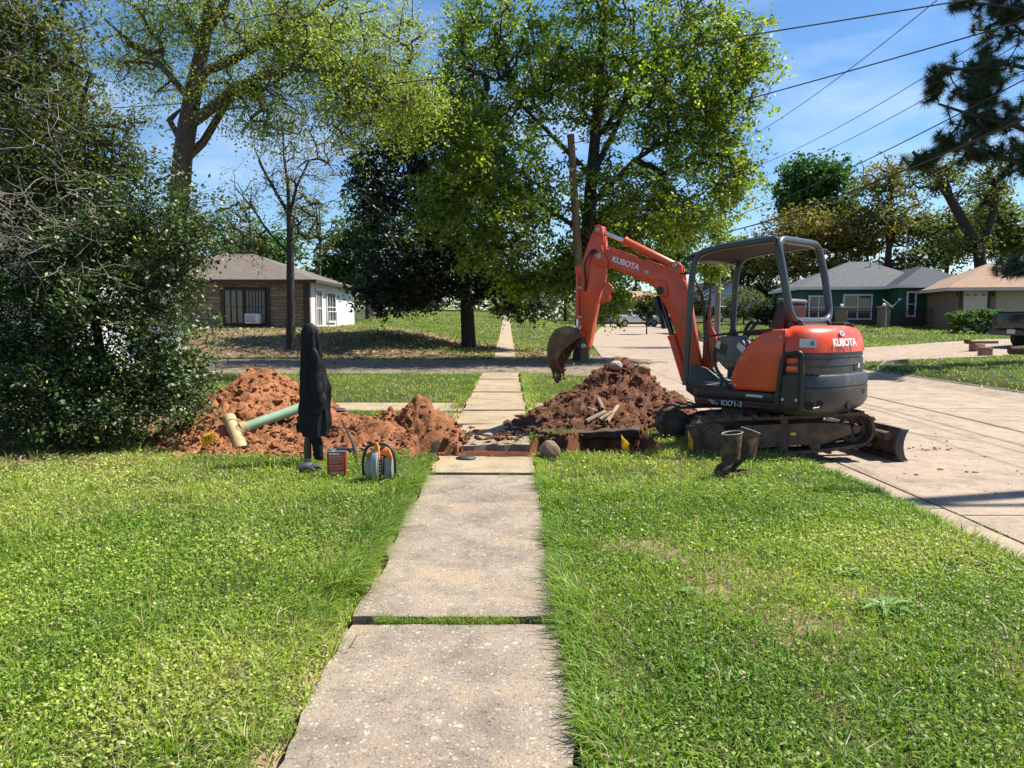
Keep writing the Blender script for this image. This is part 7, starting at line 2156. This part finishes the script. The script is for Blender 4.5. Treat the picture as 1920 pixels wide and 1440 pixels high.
# junk by the driveway: hitch tongue and blocks
m_rust = mat("rusty_steel", (.10, .06, .045), (.06, .04, .03), .8, scale=8)
zj = tz(16.3, 27)
tn = empty("trailer_tongue", (16.2, 27.2, zj), R(20), "low rusty trailer tongue behind the dark pickup", "trailer tongue")
MB().box((.6, 0, .32), (1.5, .10, .10)).box((-.1, 0, .36), (.2, .16, .14)).build("beam", m_rust, tn, bevel=.01)
MB().box((.35, 0, .14), (.45, .30, .28)).build("block", m_brick2, tn, bevel=.02)
for i, (dx, dy, w_, lab) in enumerate(((-.9, -2.0, .36, "single brick block at the driveway edge"), (.2, -2.3, .7, "weathered log end lying at the driveway edge"))):
    mb = MB()
    if i == 0: mb.box((0, 0, .13), (w_, .25, .26)); mm = m_brick2
    else: mb.tube([(-.5, 0, .12), (0, .05, .14), (.9, .0, .12)], [.13, .14, .12], 10); mm = m_wood
    mb.build("brick_block" if i == 0 else "log", mm, bevel=.015, loc=(16.3 + dx, 27.0 + dy, tz(16.3 + dx, 27 + dy)), label=lab, cat="block" if i == 0 else "log")

# ------------------------------------------------------------------ poles and wires
m_pole = mat("weathered_pole", (.175, .115, .075), (.095, .065, .045), .9, scale=4, mapscale=(5, 5, .5), bump_s=.5, bump_scale=9)
m_pole2 = mat("grey_pole", (.24, .20, .16), (.16, .13, .10), .9, scale=4, mapscale=(5, 5, .5), bump_s=.5, bump_scale=9)
m_cable = mat("black_cable", (.012, .012, .013), (.016, .016, .016), .6)
pa = pix(1096, 682, 26.0); pb = pix(1070, 252, 25.6)
po = empty("utility_pole", (pa.x, pa.y, tz(pa.x, pa.y)), label="leaning brown utility pole behind the excavator arm", cat="utility pole", group="utility poles")
MB().tube([(0, 0, -.3), (0, 0, .4), ((pb.x - pa.x) * .5, -.2, pb.z * .5), (pb.x - pa.x, -.4, pb.z)], [.155, .15, .135, .115], 14).build("shaft", m_pole, po)
MB().cyl((pb.x - pa.x, -.4, pb.z - .5), (pb.x - pa.x + .2, -.55, pb.z - .5), .03, 8).build("wire_bracket", m_silver, po)
p2 = pix(1345, 600, 43.0)
po2 = empty("utility_pole", (p2.x, 43, tz(p2.x, 43)), label="straight grey utility pole seen through the excavator canopy", cat="utility pole", group="utility poles")
MB().tube([(0, 0, -.3), (0, 0, 5), (.0, 0, 11.6)], [.17, .15, .12], 14).build("shaft", m_pole2, po2)
MB().box((0, -.15, 10.9), (2.2, .10, .12)).build("cross_arm", m_pole2, po2, bevel=.01)
for x in (-.95, -.35, .4, .95): MB().cyl((x, -.15, 10.96), (x, -.15, 11.16), .045, 8).build("insulator", m_decal, po2)
MB().cyl((.25, -.2, 7.6), (.25, -.2, 8.5), .2, 14).build("transformer", m_pole2, po2, bevel=.03)
po3 = empty("utility_pole", (10.85, 8.3, tz(10.85, 8.3)), label="utility pole just beyond the right edge, throwing a thin shadow on the street", cat="utility pole", group="utility poles")
MB().tube([(0, 0, -.3), (0, 0, 11.4)], [.17, .12], 12).build("shaft", m_pole2, po3)
MB().box((0, -.15, 10.9), (2.2, .10, .12)).build("cross_arm", m_pole2, po3, bevel=.01)
def wire(a, b, sag, r, label):
    a, b = Vector(a), Vector(b)
    pts = []
    for i in range(25):
        t = i / 24
        p = a.lerp(b, t); p.z -= sag * 4 * t * (1 - t); pts.append(p)
    MB().tube(pts, r, 5).build("overhead_wire", m_cable, label=label, cat="wire", group="overhead wires")
X2, X3 = p2.x, 10.85
wire((X2 - .95, 42.9, 10.2), (X3 - .95, 8.2, 9.6), .9, .011, "uppermost thin wire running up to the right across the blue sky")
wire((X2 + .2, 42.9, 9.3), (X3 + .2, 8.2, 8.7), .9, .011, "middle one of three thin parallel wires left of the pine")
wire((X2 + .5, 42.9, 8.8), (X3 + .5, 8.2, 8.3), .9, .011, "lowest of three thin parallel wires left of the pine")
wire((X2, 42.9, 6.2), (X3 + .2, 8.2, 6.2), .5, .030, "thick black cable sloping up to the right above the excavator canopy")
wire((X2, 42.9, 6.9), (X3, 8.2, 7.0), .5, .016, "thin cable just above the thick black one")
a = pix(1055, 300, 25.7); b = pix(1830, 75, 14.5)
wire((pb.x, pb.y, pb.z - .3), b + (b - pix(1440, 198, 19.2)) * .8, .12, .014, "wire from the leaning pole up to the right behind the pine")
a = pix(150, 205, 24); b = pix(1720, 0, 13.5)
wire(a, b + (b - a) * .12, .35, .013, "highest dark wire crossing from the left oak to the top right")
a = pix(380, 452, 36); b = pix(760, 395, 30)
wire(a, pix(1070, 330, 26), .15, .016, "dark wire crossing behind the bare tree over the stone house")
a = pix(300, 475, 38); wire(a, pix(1070, 345, 26), .3, .012, "thin lower wire over the stone house roof")
